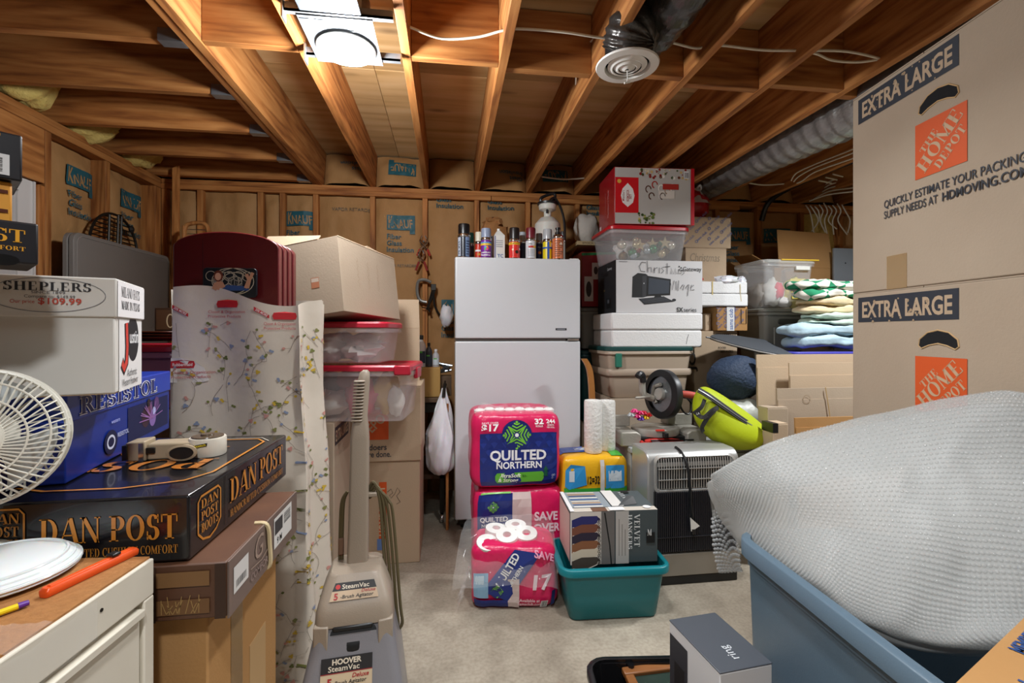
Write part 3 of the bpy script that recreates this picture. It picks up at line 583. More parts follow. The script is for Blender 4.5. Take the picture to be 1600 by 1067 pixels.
def art_maroon(d, r, H):
    d.text('Gloss', -.6 * r, .8 * H, .22 * r, '333333', bold=.02); d.rect(-.6 * r, .6 * H, .35 * r, .72 * H, 'c03028', 6); d.rect(.35 * r, .6 * H, .9 * r, .72 * H, 'e8c030', 6)
    for i in range(5): d.rect(-.7 * r, (.1 + i * .09) * H, .7 * r, (.13 + i * .09) * H, 'a8acb4', 6)
def art_blue(d, r, H): d.disc(0, .45 * H, .45 * r, 'd06020'); d.text('Wax', -.6 * r, .75 * H, .3 * r, 'd8dcf0', bold=.02); d.disc(.1 * r, .45 * H, .2 * r, 'f0d040')
def art_yellow(d, r, H): d.rect(-1.5 * r, .6 * H, 1.5 * r, .7 * H, '2a58b0', 12); d.rect(-.25 * r, 0, .15 * r, H, '2a58b0', 3); d.rect(.5 * r, .72 * H, 1.3 * r, .95 * H, 'e8e8e8', 5)
def art_orange(d, r, H):
    d.disc(.35 * r, .72 * H, .3 * r, 'f0d8c0')
    for i in range(8): d.rect(-.8 * r, (.08 + i * .11) * H, (.2 + .3 * (i % 3)) * r, (.13 + i * .11) * H, '8a5030', 5)
def art_small(d, r, H): d.rect(-1.2 * r, .5 * H, 1.2 * r, .62 * H, 'f0f0f0', 8); d.text('Off', -.5 * r, .25 * H, .5 * r, 'f0c030', bold=.03)
can('tall black spray can with pale blue label stripe, leftmost on the refrigerator', 715, 735, 350.5, 402, 3.12, '1b1f2c', '101114', art_black, .24)
can('dark spray can with a teal cap beside the tall black can', 731, 741, 364, 402, 3.24, '4a4858', '1f8a88', None, .3)
can('small red and orange can with cream cap on the refrigerator', 742, 754, 363, 402, 3.2, 'c83828', 'e0d8c0', art_small, .26)
can('purple spray can with grey cap and rainbow label', 751, 768, 357.5, 402, 3.11, '7a2a98', '8c98b0', art_purple, .24)
can('red and yellow insect spray can with black cap', 795, 812.5, 356.5, 402, 3.11, 'd83028', '201c1c', art_red, .3)
can('dark blue can with pale cap behind the maroon-capped can', 811, 822, 363, 402, 3.24, '28305a', 'a8b0b8', None, .22)
can('white spray paint can with a maroon cap', 821, 837.5, 356.5, 402, 3.11, 'd8dade', '6a1c28', art_maroon, .27)
can('navy can with an orange round emblem and silver top', 837, 848, 365, 402, 3.2, '1c2c6a', '9aa0a8', art_blue, .2)
can('yellow and blue can with a silver dome top', 848, 863, 358.5, 402, 3.14, 'e8d020', 'b4b8bc', art_yellow, .26, caprough=.2)
can('orange foam spray can with a black nozzle', 863, 880, 356, 402, 3.10, 'd8784a', '161616', art_orange, .2, 'nozzle')
can('slim white can half hidden behind the orange foam can', 876, 883, 362, 402, 3.22, 'd0d4d0', '303030', None, .2)
# pale milk-carton shaped bottle
X0, X1, Z0, Z1 = FR(773, 789, 356, 402, 3.12); r = (X1 - X0) / 2
t = thing('gable_carton', 'white gable-topped carton standing between the spray cans', 'carton', ((X0 + X1) / 2, 3.12, FT), .15); hh = Z1 - FT
MB().rings([[(-r, 0, 0), (r, 0, 0), (r, 2 * r, 0), (-r, 2 * r, 0)], [(-r, 0, hh * .78), (r, 0, hh * .78), (r, 2 * r, hh * .78), (-r, 2 * r, hh * .78)], [(-.2 * r, .8 * r, hh * .95), (.2 * r, .8 * r, hh * .95), (.2 * r, 1.2 * r, hh * .95), (-.2 * r, 1.2 * r, hh * .95)]]).build('carton_body', mat('carton_white', 'e2e2dc', .5), t, smooth=20)
MB().lathe([(r * .3, hh * .94), (r * .3, hh)], (0, r, 0), 12).build('cap', WHITEP, t)
d = D(2 * r, 2 * r, hh, 'F')
for i in range(4): d.rect(.25 * r, hh * (.6 - i * .06), 1.6 * r, hh * (.62 - i * .06), '8c90a0')
d.rect(0, hh * .02, .14 * r, hh * .75, '5a58a0'); d.text('TC', .5 * r, hh * .1, hh * .1, '5878b0', bold=.02); d.build('label_print', t)
# dark funnel shape and crumpled paper bag behind the cans
x = PY(772, 380, 3.3).x; t = thing('funnel', 'dark plastic funnel standing behind the gable-topped carton', 'funnel', (x, 3.32, FT)); MB().lathe([(.034, 0), (.038, .16), (.03, .19)], n=20).build('cone', mat('dark_slate', '2a3038', .5), t); MB().lathe([(.04, .19), (.04, .196)], n=20).build('rim', mat('dark_slate'), t)
BAG = mat('brown_paper', '9a6a3c', .85, bump=(18, 1.0))
x = PY(772, 360, 3.5).x; t = thing('paper_bag', 'crumpled brown paper bag behind the spray cans', 'bag', (x, 3.5, FT)); lump('bag_body', BAG, t, (-.01, 0, .17), .11, .08, .19, 5, .4, 2.5, 16, 30, squash=.168); lump('bag_top', BAG, t, (.0, 0, .34), .075, .05, .04, 8, .6, 3, 12, 30)
# pump sprayer
X0, X1, Z0, Z1 = FR(835, 876, 341, 400, 3.42); r = (X1 - X0) / 2; t = thing('pump_sprayer', 'white garden pump sprayer with black handle and hose at the back of the refrigerator', 'sprayer', ((X0 + X1) / 2, 3.42, FT)); z1 = PY(856, 341, 3.42).z - FT; z2 = PY(856, 306, 3.42).z - FT
MILK = mat('sprayer_white', 'dcdad2', .45, sss=.2)
MB().lathe([(r * .95, 0), (r, .01), (r, z1 * .72), (r * .94, z1 * .88), (r * .55, z1), (r * .3, z1 * 1.02)], n=28).build('tank', MILK, t)
MB().lathe([(r * .28, z1), (r * .28, z1 + .045), (r * .62, z1 + .06), (r * .68, z1 + .09), (r * .6, z1 + .105)], n=24).build('pump_collar', MILK, t)
MB().lathe([(r * .76, z1 + .098), (r * .78, z1 + .112), (r * .3, z1 + .118)], n=24).build('collar_cap', BLACKP, t)
MB().tube(spline([(-r * .45, 0, z1 + .11), (-r * .5, 0, z2 - .02), (r * .1, 0, z2 + .01), (r * .55, 0, z2 + .015), (r * .45, 0, z1 + .13), (-r * .3, 0, z1 + .12)], 5), .011, 8).build('pump_handle', BLACKP, t)
MB().tube(spline([(-r * .1, -.03, z1 + .03), (-r * .05, -.05, z1 + .1), (r * .5, -.03, z1 + .14), (r * 1.15, 0, z1 + .04), (r * 1.32, 0, z1 - .1), (r * 1.25, 0, .02)], 6), .009, 8).build('hose', BLACKP, t)

# ================================================================ PAPER PACKS ON THE FLOOR
PINK = mat('pink_film', 'd81e5b', .28, bump=(14, .5)); BLUEF = mat('blue_film', '1b2c78', .28, bump=(14, .5))
def emblem(d, a, b, r, c='7cc83c'):
    d.disc(a, b, r * 1.12, '18286e', n=24)
    for s in (0, pi / 2, pi, 3 * pi / 2):
        for q in (.28, .52, .76):
            m_ = min(q, 1.02 - q * .35)
            for sg in (-1, 1):
                P = [(q * .95, 0.), (q * .95 + .0 - m_ * .0, 0.)]; P = [(q, 0.), (q + (.98 - q) * .55 * .9, sg * (.98 - q) * .9 + sg * .02)]
                d.line([(a + r * (x * cos(s) - y * sin(s)), b + r * (x * sin(s) + y * cos(s))) for x, y in P], r * .1, c); d.k -= 1
        for sg in (.785,): d.line([(a + r * .2 * cos(s + sg), b + r * .2 * sin(s + sg)), (a + r * .95 * cos(s + sg), b + r * .95 * sin(s + sg))], r * .08, c); d.k -= 1
        d.disc(a + r * .95 * cos(s), b + r * .95 * sin(s), r * .1, c, n=10); d.k -= 1
    d.disc(a, b, r * .14, 'f2f2f2', n=12); d.k += 2
def tp_pack(label, xl, xr, yt, yb, Y, dp, z0, seed, art):
    X0, X1, Z0, Z1 = FR(xl, xr, yt, yb, Y); Z0 = z0; W = X1 - X0; H = Z1 - Z0
    t = thing('toilet_paper_pack', label, 'toilet paper', ((X0 + X1) / 2, Y, Z0), 0)
    mb, f = puff(W, dp, H, 9, 18, .007, 9, seed); mb.build('wrapper', PINK, t, smooth=60); d = puff_front(f, W, H); art(d, W, H); d.build('printed_front', t, .28)
    return t, W, H, f
MIDT = PY(810, 764, 2.5).z
def art_mid(d, W, H):
    d.rect(.02 * W, .02 * H, .42 * W, .97 * H, '1b2c78', 8, 10); d.rect(.42 * W, .02 * H, .63 * W, .98 * H, 'd8c4c0', 4, 10)
    emblem(d, .21 * W, .8 * H, .06 * W); d.text('QUILTED', .06 * W, .63 * H, .048 * W, 'f4f4f4', .31 * W, bold=.04); d.text('NORTHERN', .08 * W, .565 * H, .036 * W, 'f4f4f4', .27 * W, bold=.03)
    d.rect(.05 * W, .3 * H, .36 * W, .52 * H, '6cb83a', 4, 3); d.text('Ultra Soft', .08 * W, .44 * H, .03 * W, 'e8f4d8', bold=.02)
    d.text('SAVE', .66 * W, .62 * H, .09 * W, 'f6d8e0', .27 * W, bold=.05); d.text('OVER', .65 * W, .48 * H, .09 * W, 'f6d8e0', .31 * W, bold=.05)
    d.rect(.05 * W, .965 * H, .4 * W, .99 * H, '6cb83a', 4)
tp_pack('pink and blue toilet paper pack printed SAVE OVER, middle of the stack', 740, 882, 764, 906, 2.5, .4, 0, 3, art_mid)
def art_top(d, W, H):
    d.rect(.09 * W, .03 * H, .97 * W, .74 * H, '1b2c78', 12, 10); d.disc(.5 * W, .70 * H, .165 * W, '18286e', n=28)
    for i in range(7):
        for j in range(4):
            if (i, j) in ((3, 3), (3, 2), (2, 3), (4, 3)): continue
            d.poly([(W * (.13 + i * .122 + .06 * (j % 2)), H * (.34 + j * .1)), (W * (.17 + i * .122 + .06 * (j % 2)), H * (.41 + j * .1)), (W * (.13 + i * .122 + .06 * (j % 2)), H * (.43 + j * .1)), (W * (.09 + i * .122 + .06 * (j % 2)), H * (.41 + j * .1))], '24388c'); d.k -= 1
    d.k += 3
    emblem(d, .5 * W, .71 * H, .15 * W); d.text('QUILTED', .205 * W, .385 * H, .105 * W, 'f6f6f8', .62 * W, bold=.045); d.text('NORTHERN', .275 * W, .275 * H, .07 * W, 'f6f6f8', .5 * W, bold=.04)
    n = 10; d.poly([(.28 * W, .08 * H), (.78 * W, .09 * H), (.8 * W, .13 * H), (.8 * W, .2 * H), (.78 * W, .225 * H), (.28 * W, .215 * H), (.26 * W, .18 * H), (.26 * W, .12 * H)], '5fb036')
    d.text('UltraSoft', .29 * W, .16 * H, .04 * W, 'eef6e0', .25 * W, shear=.2, bold=.03); d.text('& Strong', .29 * W, .1 * H, .04 * W, 'eef6e0', .22 * W, shear=.2, bold=.03); d.text('MADE', .56 * W, .19 * H, .018 * W, '1c3a1c'); d.text('SUSTAINABLY', .56 * W, .16 * H, .022 * W, '1c3a1c', .17 * W, bold=.02); d.text('7M', .68 * W, .11 * H, .026 * W, '1c3a1c', bold=.02)
    for q in range(3): d.poly([(.79 * W, (.16 + q * .04) * H), (.85 * W, (.16 + q * .04) * H), (.82 * W, (.22 + q * .04) * H)], '1a5a40'); d.k -= 1
    d.text('SAVE OVER', .11 * W, .865 * H, .022 * W, 'f8e0e8', .19 * W, bold=.03); d.text('$17', .11 * W, .775 * H, .07 * W, 'ffffff', .19 * W, bold=.05); d.text('32', .7 * W, .85 * H, .06 * W, 'ffffff', .1 * W, bold=.05); d.text('ROLLS', .71 * W, .81 * H, .02 * W, 'ffffff', bold=.02)
    d.text('244', .83 * W, .86 * H, .045 * W, 'ffffff', .11 * W, bold=.04); d.text('SHEETS', .84 * W, .825 * H, .018 * W, 'ffffff', bold=.02); d.text('PER ROLL', .835 * W, .795 * H, .016 * W, 'ffffff', bold=.02)
    for q in range(3): d.ring(W * (.9 + .022 * (q % 2)), H * (.13 + .035 * (q // 2 + q % 2)), W * .011, W * .011, W * .003, 'c8d0e8', 10); d.k -= 1
tt, W, H, f = tp_pack('large pink and blue toilet paper pack with a green emblem, top of the stack', 736, 877, 645, 766, 2.5, .38, MIDT + .002, 5, art_top)
# clear film gathers on top of it
def fl(s, t): 
    p = f(2 * s - 1, -1 + .5 * t, 1, 0); return p + Vector((0, 0, .004 + .028 * t * (1 - t) * 4 * (.5 + abs(noise.noise(Vector((s * 9, t * 3, 1)))) * 2)))
MB().grid(fl, 40, 10).build('clear_film', FILM, tt, smooth=40)
for i in range(8):
    a = -.8 + i * .23; p = f(a, -.5, 1, 0); MB().lathe([(.028, -.012), (.03, .004), (.02, .012)], p, 14).build('tissue_roll', mat('tissue', 'efeeea', .9), tt)
# opened pack on the floor in front
X0, X1, Z0, Z1 = FR(735, 872, 838, 938, 2.17); W = X1 - X0; H = .29
to = thing('toilet_paper_pack', 'torn open toilet paper pack on the floor with rolls showing through film', 'toilet paper', ((X0 + X1) / 2, 2.17, 0), R(-6))
mb, f = puff(W, .26, H, 7, 20, .012, 7, 11); mb.build('wrapper', PINK, to, smooth=60); d = puff_front(f, W, H, .008)
d.rect(.0 * W, .02 * H, .42 * W, .16 * H, '1b2c78', 8, 3); d.rect(.42 * W, .02 * H, .55 * W, .5 * H, 'd8c4c0', 3, 5); d.poly([(.12 * W, .30 * H), (.42 * W, .14 * H), (.80 * W, .90 * H), (.50 * W, .97 * H)], '1d3486')
d.text('QUILTED', .34 * W, .36 * H, .085 * W, 'f4f4f4', .42 * W, rot=1.02, bold=.04); d.text('NORTHERN', .43 * W, .30 * H, .045 * W, 'f4f4f4', .32 * W, rot=1.02, bold=.03); emblem(d, .3 * W, .3 * H, .07 * W)
d.text('17', .7 * W, .34 * H, .16 * W, 'f6dce4', .22 * W, bold=.05, shear=.1); d.text('SAVE', .72 * W, .85 * H, .08 * W, 'f6a8c4', .24 * W, rot=-.2, bold=.05); d.text('Available at', .55 * W, .14 * H, .035 * W, 'f6dce4', bold=.02); d.text('Samsclub.com', .53 * W, .08 * H, .035 * W, 'f6dce4', bold=.02); d.rect(.93 * W, .05 * H, .99 * W, .3 * H, '1a2a5e')
d.rect(.8 * W, .04 * H, .88 * W, .16 * H, 'e8e8e8'); barcode(d, .808 * W, .05 * H, .066 * W, .1 * H); d.rect(.01 * W, .2 * H, .2 * W, .6 * H, '8ab4d4', 6, 6); d.rect(.03 * W, .42 * H, .15 * W, .56 * H, 'c4dcec', 4, 4); d.build('printed_front', to, .28)
for i, (x, y, z, ax) in enumerate(((-.13, .07, .265, (.1, -.35, 1)), (-.035, .1, .285, (0, -.3, 1)), (.06, .12, .285, (0, -.3, 1)), (-.09, .17, .285, (.1, -.1, 1)), (.01, .2, .29, (0, -.1, 1)))):
    MB().lathe([(.02, -.05), (.052, -.05), (.055, .0), (.053, .04), (.02, .042), (.019, .0)], (x, y, z - .014), 20, axis=ax).build('tissue_roll', mat('tissue'), to)
def fl2(s, t):
    a = (s - .5) * W * 1.05 - .02; k = noise.noise(Vector((s * 6, t * 5, 3))) * .022
    return Vector((a - .05 * (1 - t) * (1 - s), -.005 + t * .24 - .05 * (1 - t) - k * .5, .14 + .21 * sin(min(1, t * 1.25) * pi / 2) + k - .02 * (s - .5) ** 2 * 4))
MB().grid(fl2, 30, 18).build('torn_film', FILM, to, smooth=50)
def fl3(s, t): k = noise.noise(Vector((s * 5, t * 5, 8))) * .03; return Vector((-W * .5 - .06 * t + k, .02 + s * .16 - .06 * t, .19 - .17 * t + k))
MB().grid(fl3, 10, 14).build('film_flap', FILM, to, smooth=50)
# paper towel packs
def bounty(label, yt, z0, z1, Y):
    X0, X1, _, _ = FR(878, 984, 700, 755, Y); W = X1 - X0; H = z1 - z0
    t = thing('paper_towel_pack', label, 'paper towels', ((X0 + X1) / 2, Y, z0)); mb, f = puff(W, .26, H, 8, 14, .006, 9, z0 * 7 + 1); mb.build('wrapper', mat('yellow_film', 'e8b020', .28, bump=(14, .5)), t, smooth=60)
    d = puff_front(f, W, H); d.rect(0, .02 * H, W, .44 * H, '3aa03c', 14, 4); d.poly([(.02 * W, .47 * H), (.1 * W, .42 * H), (.36 * W, .5 * H), (.33 * W, .84 * H), (.12 * W, .88 * H), (.03 * W, .78 * H)], '3a9ad8')
    d.rect(.64 * W, .42 * H, .93 * W, .84 * H, '3a9ad8', 5, 5); d.rect(.68 * W, .55 * H, .88 * W, .74 * H, 'dce8f0', 3, 3); d.rect(.1 * W, .56 * H, .18 * W, .76 * H, 'dce8f0'); d.text('12=32', .37 * W, .52 * H, .13 * H, '1c1c1c', .18 * W, bold=.04); d.rect(.56 * W, .0, .62 * W, .95 * H, 'd8d4d0', 2, 8); d.rect(.88 * W, .05 * H, .99 * W, .3 * H, '2a8a38', 3, 3); d.build('printed_front', t, .28)
    d = Decal(fn=lambda a, b, e: f(2 * a / W - 1, 2 * b / .26 - 1, 1, e + .002), eps=.0015); d.rect(0, .1, .45 * W, .25, '2a5ac0', 6, 6); d.rect(.3 * W, .14, .55 * W, .2, 'd8e4f0', 4, 4); d.rect(.75 * W, .02, .95 * W, .2, '48a83c', 4, 4); d.build('printed_top', t, .28)
    return t, (X0 + X1) / 2
BZ = PY(930, 712, 2.52).z
bounty('yellow and green paper towel pack hidden low behind the teal bin', 0, 0, BZ / 2, 2.5); _, bxc = bounty('yellow, blue and green paper towel pack behind the hanger box', 0, BZ / 2 + .001, BZ, 2.5)
TISS = mat('tissue'); X0, X1, Z0, Z1 = FR(912, 965, 624, 713, 2.6)
for i, (x, dy) in enumerate(((X0 + .052, 0), (X1 - .052, .05))):
    t = thing('paper_towel_roll', 'white quilted paper towel roll, %s of the pair on the yellow pack' % ('left', 'right')[i], 'paper towels', (x, 2.62 + dy - .03, BZ + .004), 0, 'paper towel rolls'); hh = Z1 - BZ - .006 - .01 * i
    MB().lathe([(.022, .0), (.046, 0), (.05, .01), (.0505, hh * .5), (.05, hh - .01), (.046, hh), (.022, hh), (.02, hh - .01)], n=28).build('paper', mat('quilted_towel', 'e9e7e2', .9, bump=(55, .8)), t)
    MB().lathe([(.0515, .0), (.053, hh * .5), (.0515, hh), (.03, hh + .006)], n=28, cap=(0, 0)).build('clear_wrap', FILM, t)

# ================================================================ TEAL BIN WITH HANGER BOX
zf = .245; q = PZ(965, 972, 0); tb = thing('plastic_bin', 'teal open plastic bin on the floor holding the hanger box', 'storage bin', (q.x, q.y + .15, 0), R(-3))
TEALM = mat('teal_plastic', '12767f', .32, bump=(200, .05))
hollow_tub(.40, .26, .465, .31, zf, .035).build('body', TEALM, tb, smooth=50); rim(.465, .31, zf, .02, .03, .04).build('rim', TEALM, tb, smooth=50)
W, Dh, Hh = .40, .262, .235; hb = thing('hanger_box', 'grey velvet hangers carton sitting in the teal bin', 'box', (q.x - .006, q.y + .022, zf + .0008), R(-3)); GREYB = mat('grey_print', '4c5558', .45)
hb.location = (q.x - .004, q.y + .03, .246); 
MB().box(-W / 2, 0, 0, W / 2, Dh, Hh).build('body', GREYB, hb, bevel=.003)
d = D(W, Dh, Hh, 'F'); d.rect(0, 0, .14, Hh, 'd8d0c8'); cs = ('2a2c6a', '7a4a38', '2c2438', '8a5a3c', 'd0c4b0', '4a4038')
for i, c in enumerate(cs):
    y = Hh * (.9 - i * .155); d.poly([(.006, y - .05), (.06, y - .055), (.125, y - .03), (.135, y - .012), (.12, y + .004), (.05, y + .004), (.006, y - .012)], c); d.line([(.01, y - .045), (.07, y - .05), (.12, y - .03), (.128, y - .014)], .004, 'e4dcd0')
    for k in range(4): d.ring(.128 + .004 * (k % 2), y - .01 - k * .008, .006, .006, .002, '1a1a1a', 8); d.k -= 1
d.rect(.14, 0, .20, Hh, '6e6a68'); d.line([(.155, Hh * .98), (.165, Hh * .7), (.178, Hh * .35), (.185, 0)], .006, '141414'); d.rect(.205, 0, .265, Hh, 'b8b4b0')
for i in range(3): d.line([(.22 + .014 * i, Hh * .15), (.22 + .014 * i, Hh * (.85 - .1 * i))], .004, '8c8884')
d.text('VELVET', .290, Hh * .93, .026, 'e4e6e6', Hh * .62, rot=-pi / 2, font=serif); d.text('HANGERS', .262, Hh * .93, .018, 'e4e6e6', Hh * .66, rot=-pi / 2, font=serif)
d.rect(.345, Hh * .38, .385, Hh * .58, '101214'); d.text('M', .35, Hh * .52, .028, 'e8e8e8', .02, font=serif, rot=-.0); d.build('printed_front', hb)
d = D(W, Dh, Hh, 'T'); d.rect(0, 0, W, .045, 'c8c0b4'); d.rect(.10, .0, .17, .045, '6a4a38'); d.rect(.02, .05, .2, Dh * .98, '8a949c')
for i in range(9): d.rect(.03, .055 + i * .022, .165, .066 + i * .022, ('e8e4dc', '3a4a78', 'c0946a', 'e0d4c0', '2a5a9a')[i % 5])
d.rect(.205, .05, .26, Dh, 'dcdad6'); d.rect(.0, .0, .018, Dh, 'e0e0e0'); d.rect(.18, .0, .25, .04, 'e4e4e4'); d.text('VELVET', .285, Dh * .9, .022, 'd0d4d4', Dh * .55, rot=-pi / 2, font=serif); d.rect(.3, Dh * .82, .34, Dh * .97, '101214'); d.disc(.36, .03, .018, 'e8e8e8'); d.build('printed_top', hb)
MB().poly([(.03, .05, Hh + .001), (.13, .075, Hh + .002), (.12, .10, Hh + .03), (.09, .10, Hh + .034)]).build('torn_flap', BLACKP, hb, smooth=0, solid=.002)
d = D(W, Dh, Hh, 'L'); d.rect(.01, .01, Dh - .01, Hh - .01, 'd8b8b0'); d.build('printed_side', hb)

# ================================================================ HEATER, CABINET, SAW, BAG
q = PZ(1068, 916, 0); X0 = PY(1017, 800, q.y).x; X1 = X0 + .5; zt = PY(1075, 706, q.y + .02).z
hx = (X0 + X1) / 2; ht = thing('space_heater', 'silver and black floor heater with vertical louvres and coiled cord', 'heater', (hx, q.y, 0)); W = X1 - X0
SILV = mat('silver_paint', 'b4b4b2', .35, .5); zl = .5
def prof(y0, y1, z0, z1, r): return [(y0, z0), (y0, z1 - r)] + [(y0 + r - r * cos(a), z1 - r + r * sin(a)) for a in [pi / 2 * i / 6 for i in range(1, 7)]] + [(y1, z1), (y1, z0)]
MB().prism([(-W / 2, y, z) for y, z in prof(.035, .25, .05, zt, .06)], (W, 0, 0)).build('casing', SILV, ht, bevel=.008, smooth=40)
MB().box(-W / 2 + .02, .02, 0, W / 2 - .02, .24, .045).build('base', BLACKP, ht, bevel=.004)
MB().box(-W / 2 + .01, .012, .047, W / 2 - .01, .04, .16).build('lower_panel', mat('silver_taupe', '9c968c', .4, .4), ht, bevel=.004)
MB().box(-W / 2 + .03, .018, .17, W / 2 - .03, .036, zt - .2).build('louvre_back', BLACKP, ht, smooth=0)
n = 40; me = MB().box(-.0028, 0, .172, .0028, .014, zt - .2).build('louvre', mat('louvre_black', '24242a', .35), ht, smooth=0, loc=(-W / 2 + .036, .008, 0))
for i in range(1, n): c = me.copy(); COL.objects.link(c); c.location.x = -W / 2 + .036 + i * (W - .072) / (n - 1)
MB().box(-W / 2 + .03, .004, .245, W / 2 - .03, .012, .249).build('crossbar', mat('louvre_black'), ht, smooth=0)
g0, g1 = zt - .195, zt - .025
def GP(x, z, e=0): q_ = max(0, z - zt + .06); return (x, .035 + .06 - sqrt(.0036 - q_ * q_) - .010 - e, z)
MB().rings([[GP(p.x, g0 + .085 + p.y, .004) for p in rrect(W - .05 - k * 2, .19 - k * 2, .035)] for k in (0, .012)] + [[GP(p.x, g0 + .085 + p.y, -.004) for p in rrect(W - .05 - .03, .16, .03)]], 0, (0, 0)).build('grille_frame', mat('bright_silver', 'cfcfcd', .25, .6), ht, smooth=40)
MB().add([GP(-W / 2 + .05, g0 + .01, -.006), GP(W / 2 - .05, g0 + .01, -.006), GP(W / 2 - .05, g1 - .01, -.006), GP(-W / 2 + .05, g1 - .01, -.006)], [(0, 1, 2, 3)]).build('grille_back', BLACKP, ht, smooth=0)
n = 30; me = MB().add([GP(x, z, e) for z in (g0 + .008, g0 + .06, g0 + .12, g1 - .008) for x, e in ((-.0022, 0), (.0022, 0))], [(0, 1, 3, 2), (2, 3, 5, 4), (4, 5, 7, 6)]).build('grille_slat', mat('bright_silver'), ht, smooth=0, loc=(-W / 2 + .055, 0, 0), solid=.003)
for i in range(1, n): c = me.copy(); COL.objects.link(c); c.location.x = -W / 2 + .055 + i * (W - .11) / (n - 1)
for z in (g0 + .055, g0 + .11): p = GP(0, z, .003); MB().box(-W / 2 + .05, p[1] - .002, z - .002, W / 2 - .05, p[1] + .002, z + .002).build('grille_bar', mat('bright_silver'), ht, smooth=0)
cx = PY(1076, 750, q.y).x - hx; PLZ = PY(1085, 806, q.y).z
MB().tube(spline([(cx - .02, .10, zt + .006), (cx - .012, .055, zt - .01), (cx - .004, .01, zt - .06), (cx + .002, -.006, zt - .15), (cx + .008, -.012, PLZ + .03), (cx + .016, -.014, PLZ)], 6), .0075, 8).build('power_cord', BLACKP, ht)
MB().prism([(cx + .0, -.018, PLZ), (cx + .05, -.018, PLZ - .045), (cx + .005, -.018, PLZ - .07)], (0, .004, 0)).build('cord_tag', WHITEP, ht, smooth=0)
MB().box(cx + .008, -.02, PLZ - .085, cx + .024, -.006, PLZ - .06).box(cx + .009, -.015, PLZ - .103, cx + .012, -.012, PLZ - .085).box(cx + .019, -.015, PLZ - .103, cx + .022, -.012, PLZ - .085).build('plug', BLACKP, ht, smooth=0)
# grey metal cabinet behind the heater
q2 = PY(986, 700, 2.60); CT = q2.z; CX0 = q2.x; CX1 = CX0 + .82; GM = mat('grey_cabinet_paint', 'a3a6a6', .45)
cb = thing('metal_cabinet', 'low grey metal cabinet under the miter saw', 'cabinet', ((CX0 + CX1) / 2, 2.60, 0)); W = CX1 - CX0
MB().box(-W / 2, .012, 0, W / 2, .40, CT - .03).build('carcass', GM, cb, bevel=.003); MB().box(-W / 2 - .004, -.004, CT - .03, W / 2 + .004, .405, CT).build('top', GM, cb, bevel=.004)
for s in (-1, 1):
    dd = MB().box(min(0, s * W / 2) + .02, -.002, .05, max(0, s * W / 2) - .02, .012, CT - .05).build('door', mat('grey_cabinet_door', '95999b', .45), cb, bevel=.003); MB().box(s * .05 - .006, -.02, .34, s * .05 + .006, -.002, .44).build('handle', CHROME, dd, bevel=.003)
# miter saw
SB = mat('cast_aluminium', 'b0aca2', .5, .35, bump=(70, .2)); sl = PY(968, 690, 2.66).x; sr = PY(1100, 690, 2.66).x; sx = (sl + sr) / 2; W = sr - sl
sw = thing('miter_saw', 'grey compound miter saw with a dark blade guard and red handle on the cabinet', 'saw', (sx, 2.63, CT)); zb = .085
for s, nm in ((-1, 0), (1, 1)): MB().prism([(s * W / 2, .0, 0), (s * W * .27, .0, 0), (s * W * .27, .0, zb * .8), (s * W * .32, 0, zb), (s * W / 2, 0, zb)], (0, .3, 0)).build('base_wing', SB, sw, bevel=.008)
MB().box(-W * .29, .03, 0, W * .29, .28, .045).build('base', BLACKP, sw, bevel=.006)
MB().lathe([(.145, .046), (.148, .06), (.146, zb), (.14, zb + .004)], (0, .13, 0), 36, sx=1.0, sy=.85).build('turntable', mat('light_aluminium', 'c8c4bc', .4, .5), sw)
MB().box(-.012, -.03, .05, .012, .04, .078).build('angle_pointer', BLACKP, sw, bevel=.003); MB().box(-.05, -.002, zb, -.0, .014, zb + .008).build('scale_mark', ink('d83a30'), sw, smooth=0)
for s in (-1, 1): MB().box(s * W * .5 - .12 * (s > 0), .17, zb, s * W * .5 + .12 * (s < 0), .19, zb + .07).build('fence', SB, sw, bevel=.004)
bx = PY(1036, 620, 2.72).x - sx; bz = PY(1036, 616, 2.72).z - CT; br = .15; ax = Vector((.93, .26, -.06)); by = .10
M_ = Vector((0, 0, 1)).rotation_difference(ax.normalized()).to_matrix()
MB().lathe([(br * .98, -.018), (br, -.012), (br, .022), (br * .9, .03), (br * .2, .032)], (bx, by, bz), 40, axis=ax, cap=(0, 1)).build('blade_guard', mat('guard_black', '26272a', .4), sw)
MB().lathe([(br * .72, -.026), (br * .97, -.019), (br * 1.0, -.01), (br * .9, -.01)], (bx, by, bz), 40, axis=ax, cap=(0, 0)).build('guard_ring', BLACKP, sw)
MB().lathe([(br * .86, -.012), (br * .86, -.008), (br * .2, -.008)], (bx, by, bz), 60, axis=ax, cap=(1, 0)).build('blade', mat('blade_steel', '9aa0a4', .25, .9, var=(10, '6a6e72', .7)), sw)
MB().lathe([(.035, -.034), (.04, -.022), (.04, -.012)], (bx, by, bz), 20, axis=ax).build('arbor', mat('light_aluminium'), sw)
MB().tube([Vector((bx, by, bz)) + M_ @ Vector((.06 * cos(a), .06 * sin(a), -.026)) for a in (.6, 1.6, 2.6, 3.6)], .012, 8).build('guard_lever', SB, sw)
MB().tube(spline([(bx - .05, by + .02, bz - .03), (bx - .11, by + .02, bz + .0), (bx - .12, by + .02, bz + .06), (bx - .125, by + .01, bz + .105)], 5), [.02] * 10 + [.02] * 6, 10).build('lock_arm', SB, sw)
MB().tube(spline([(bx - .118, by + .01, bz + .075), (bx - .128, by, bz + .115), (bx - .15, by - .02, bz + .125), (bx - .168, by - .03, bz + .11)], 4), .02, 10).build('dust_port', mat('guard_black'), sw)
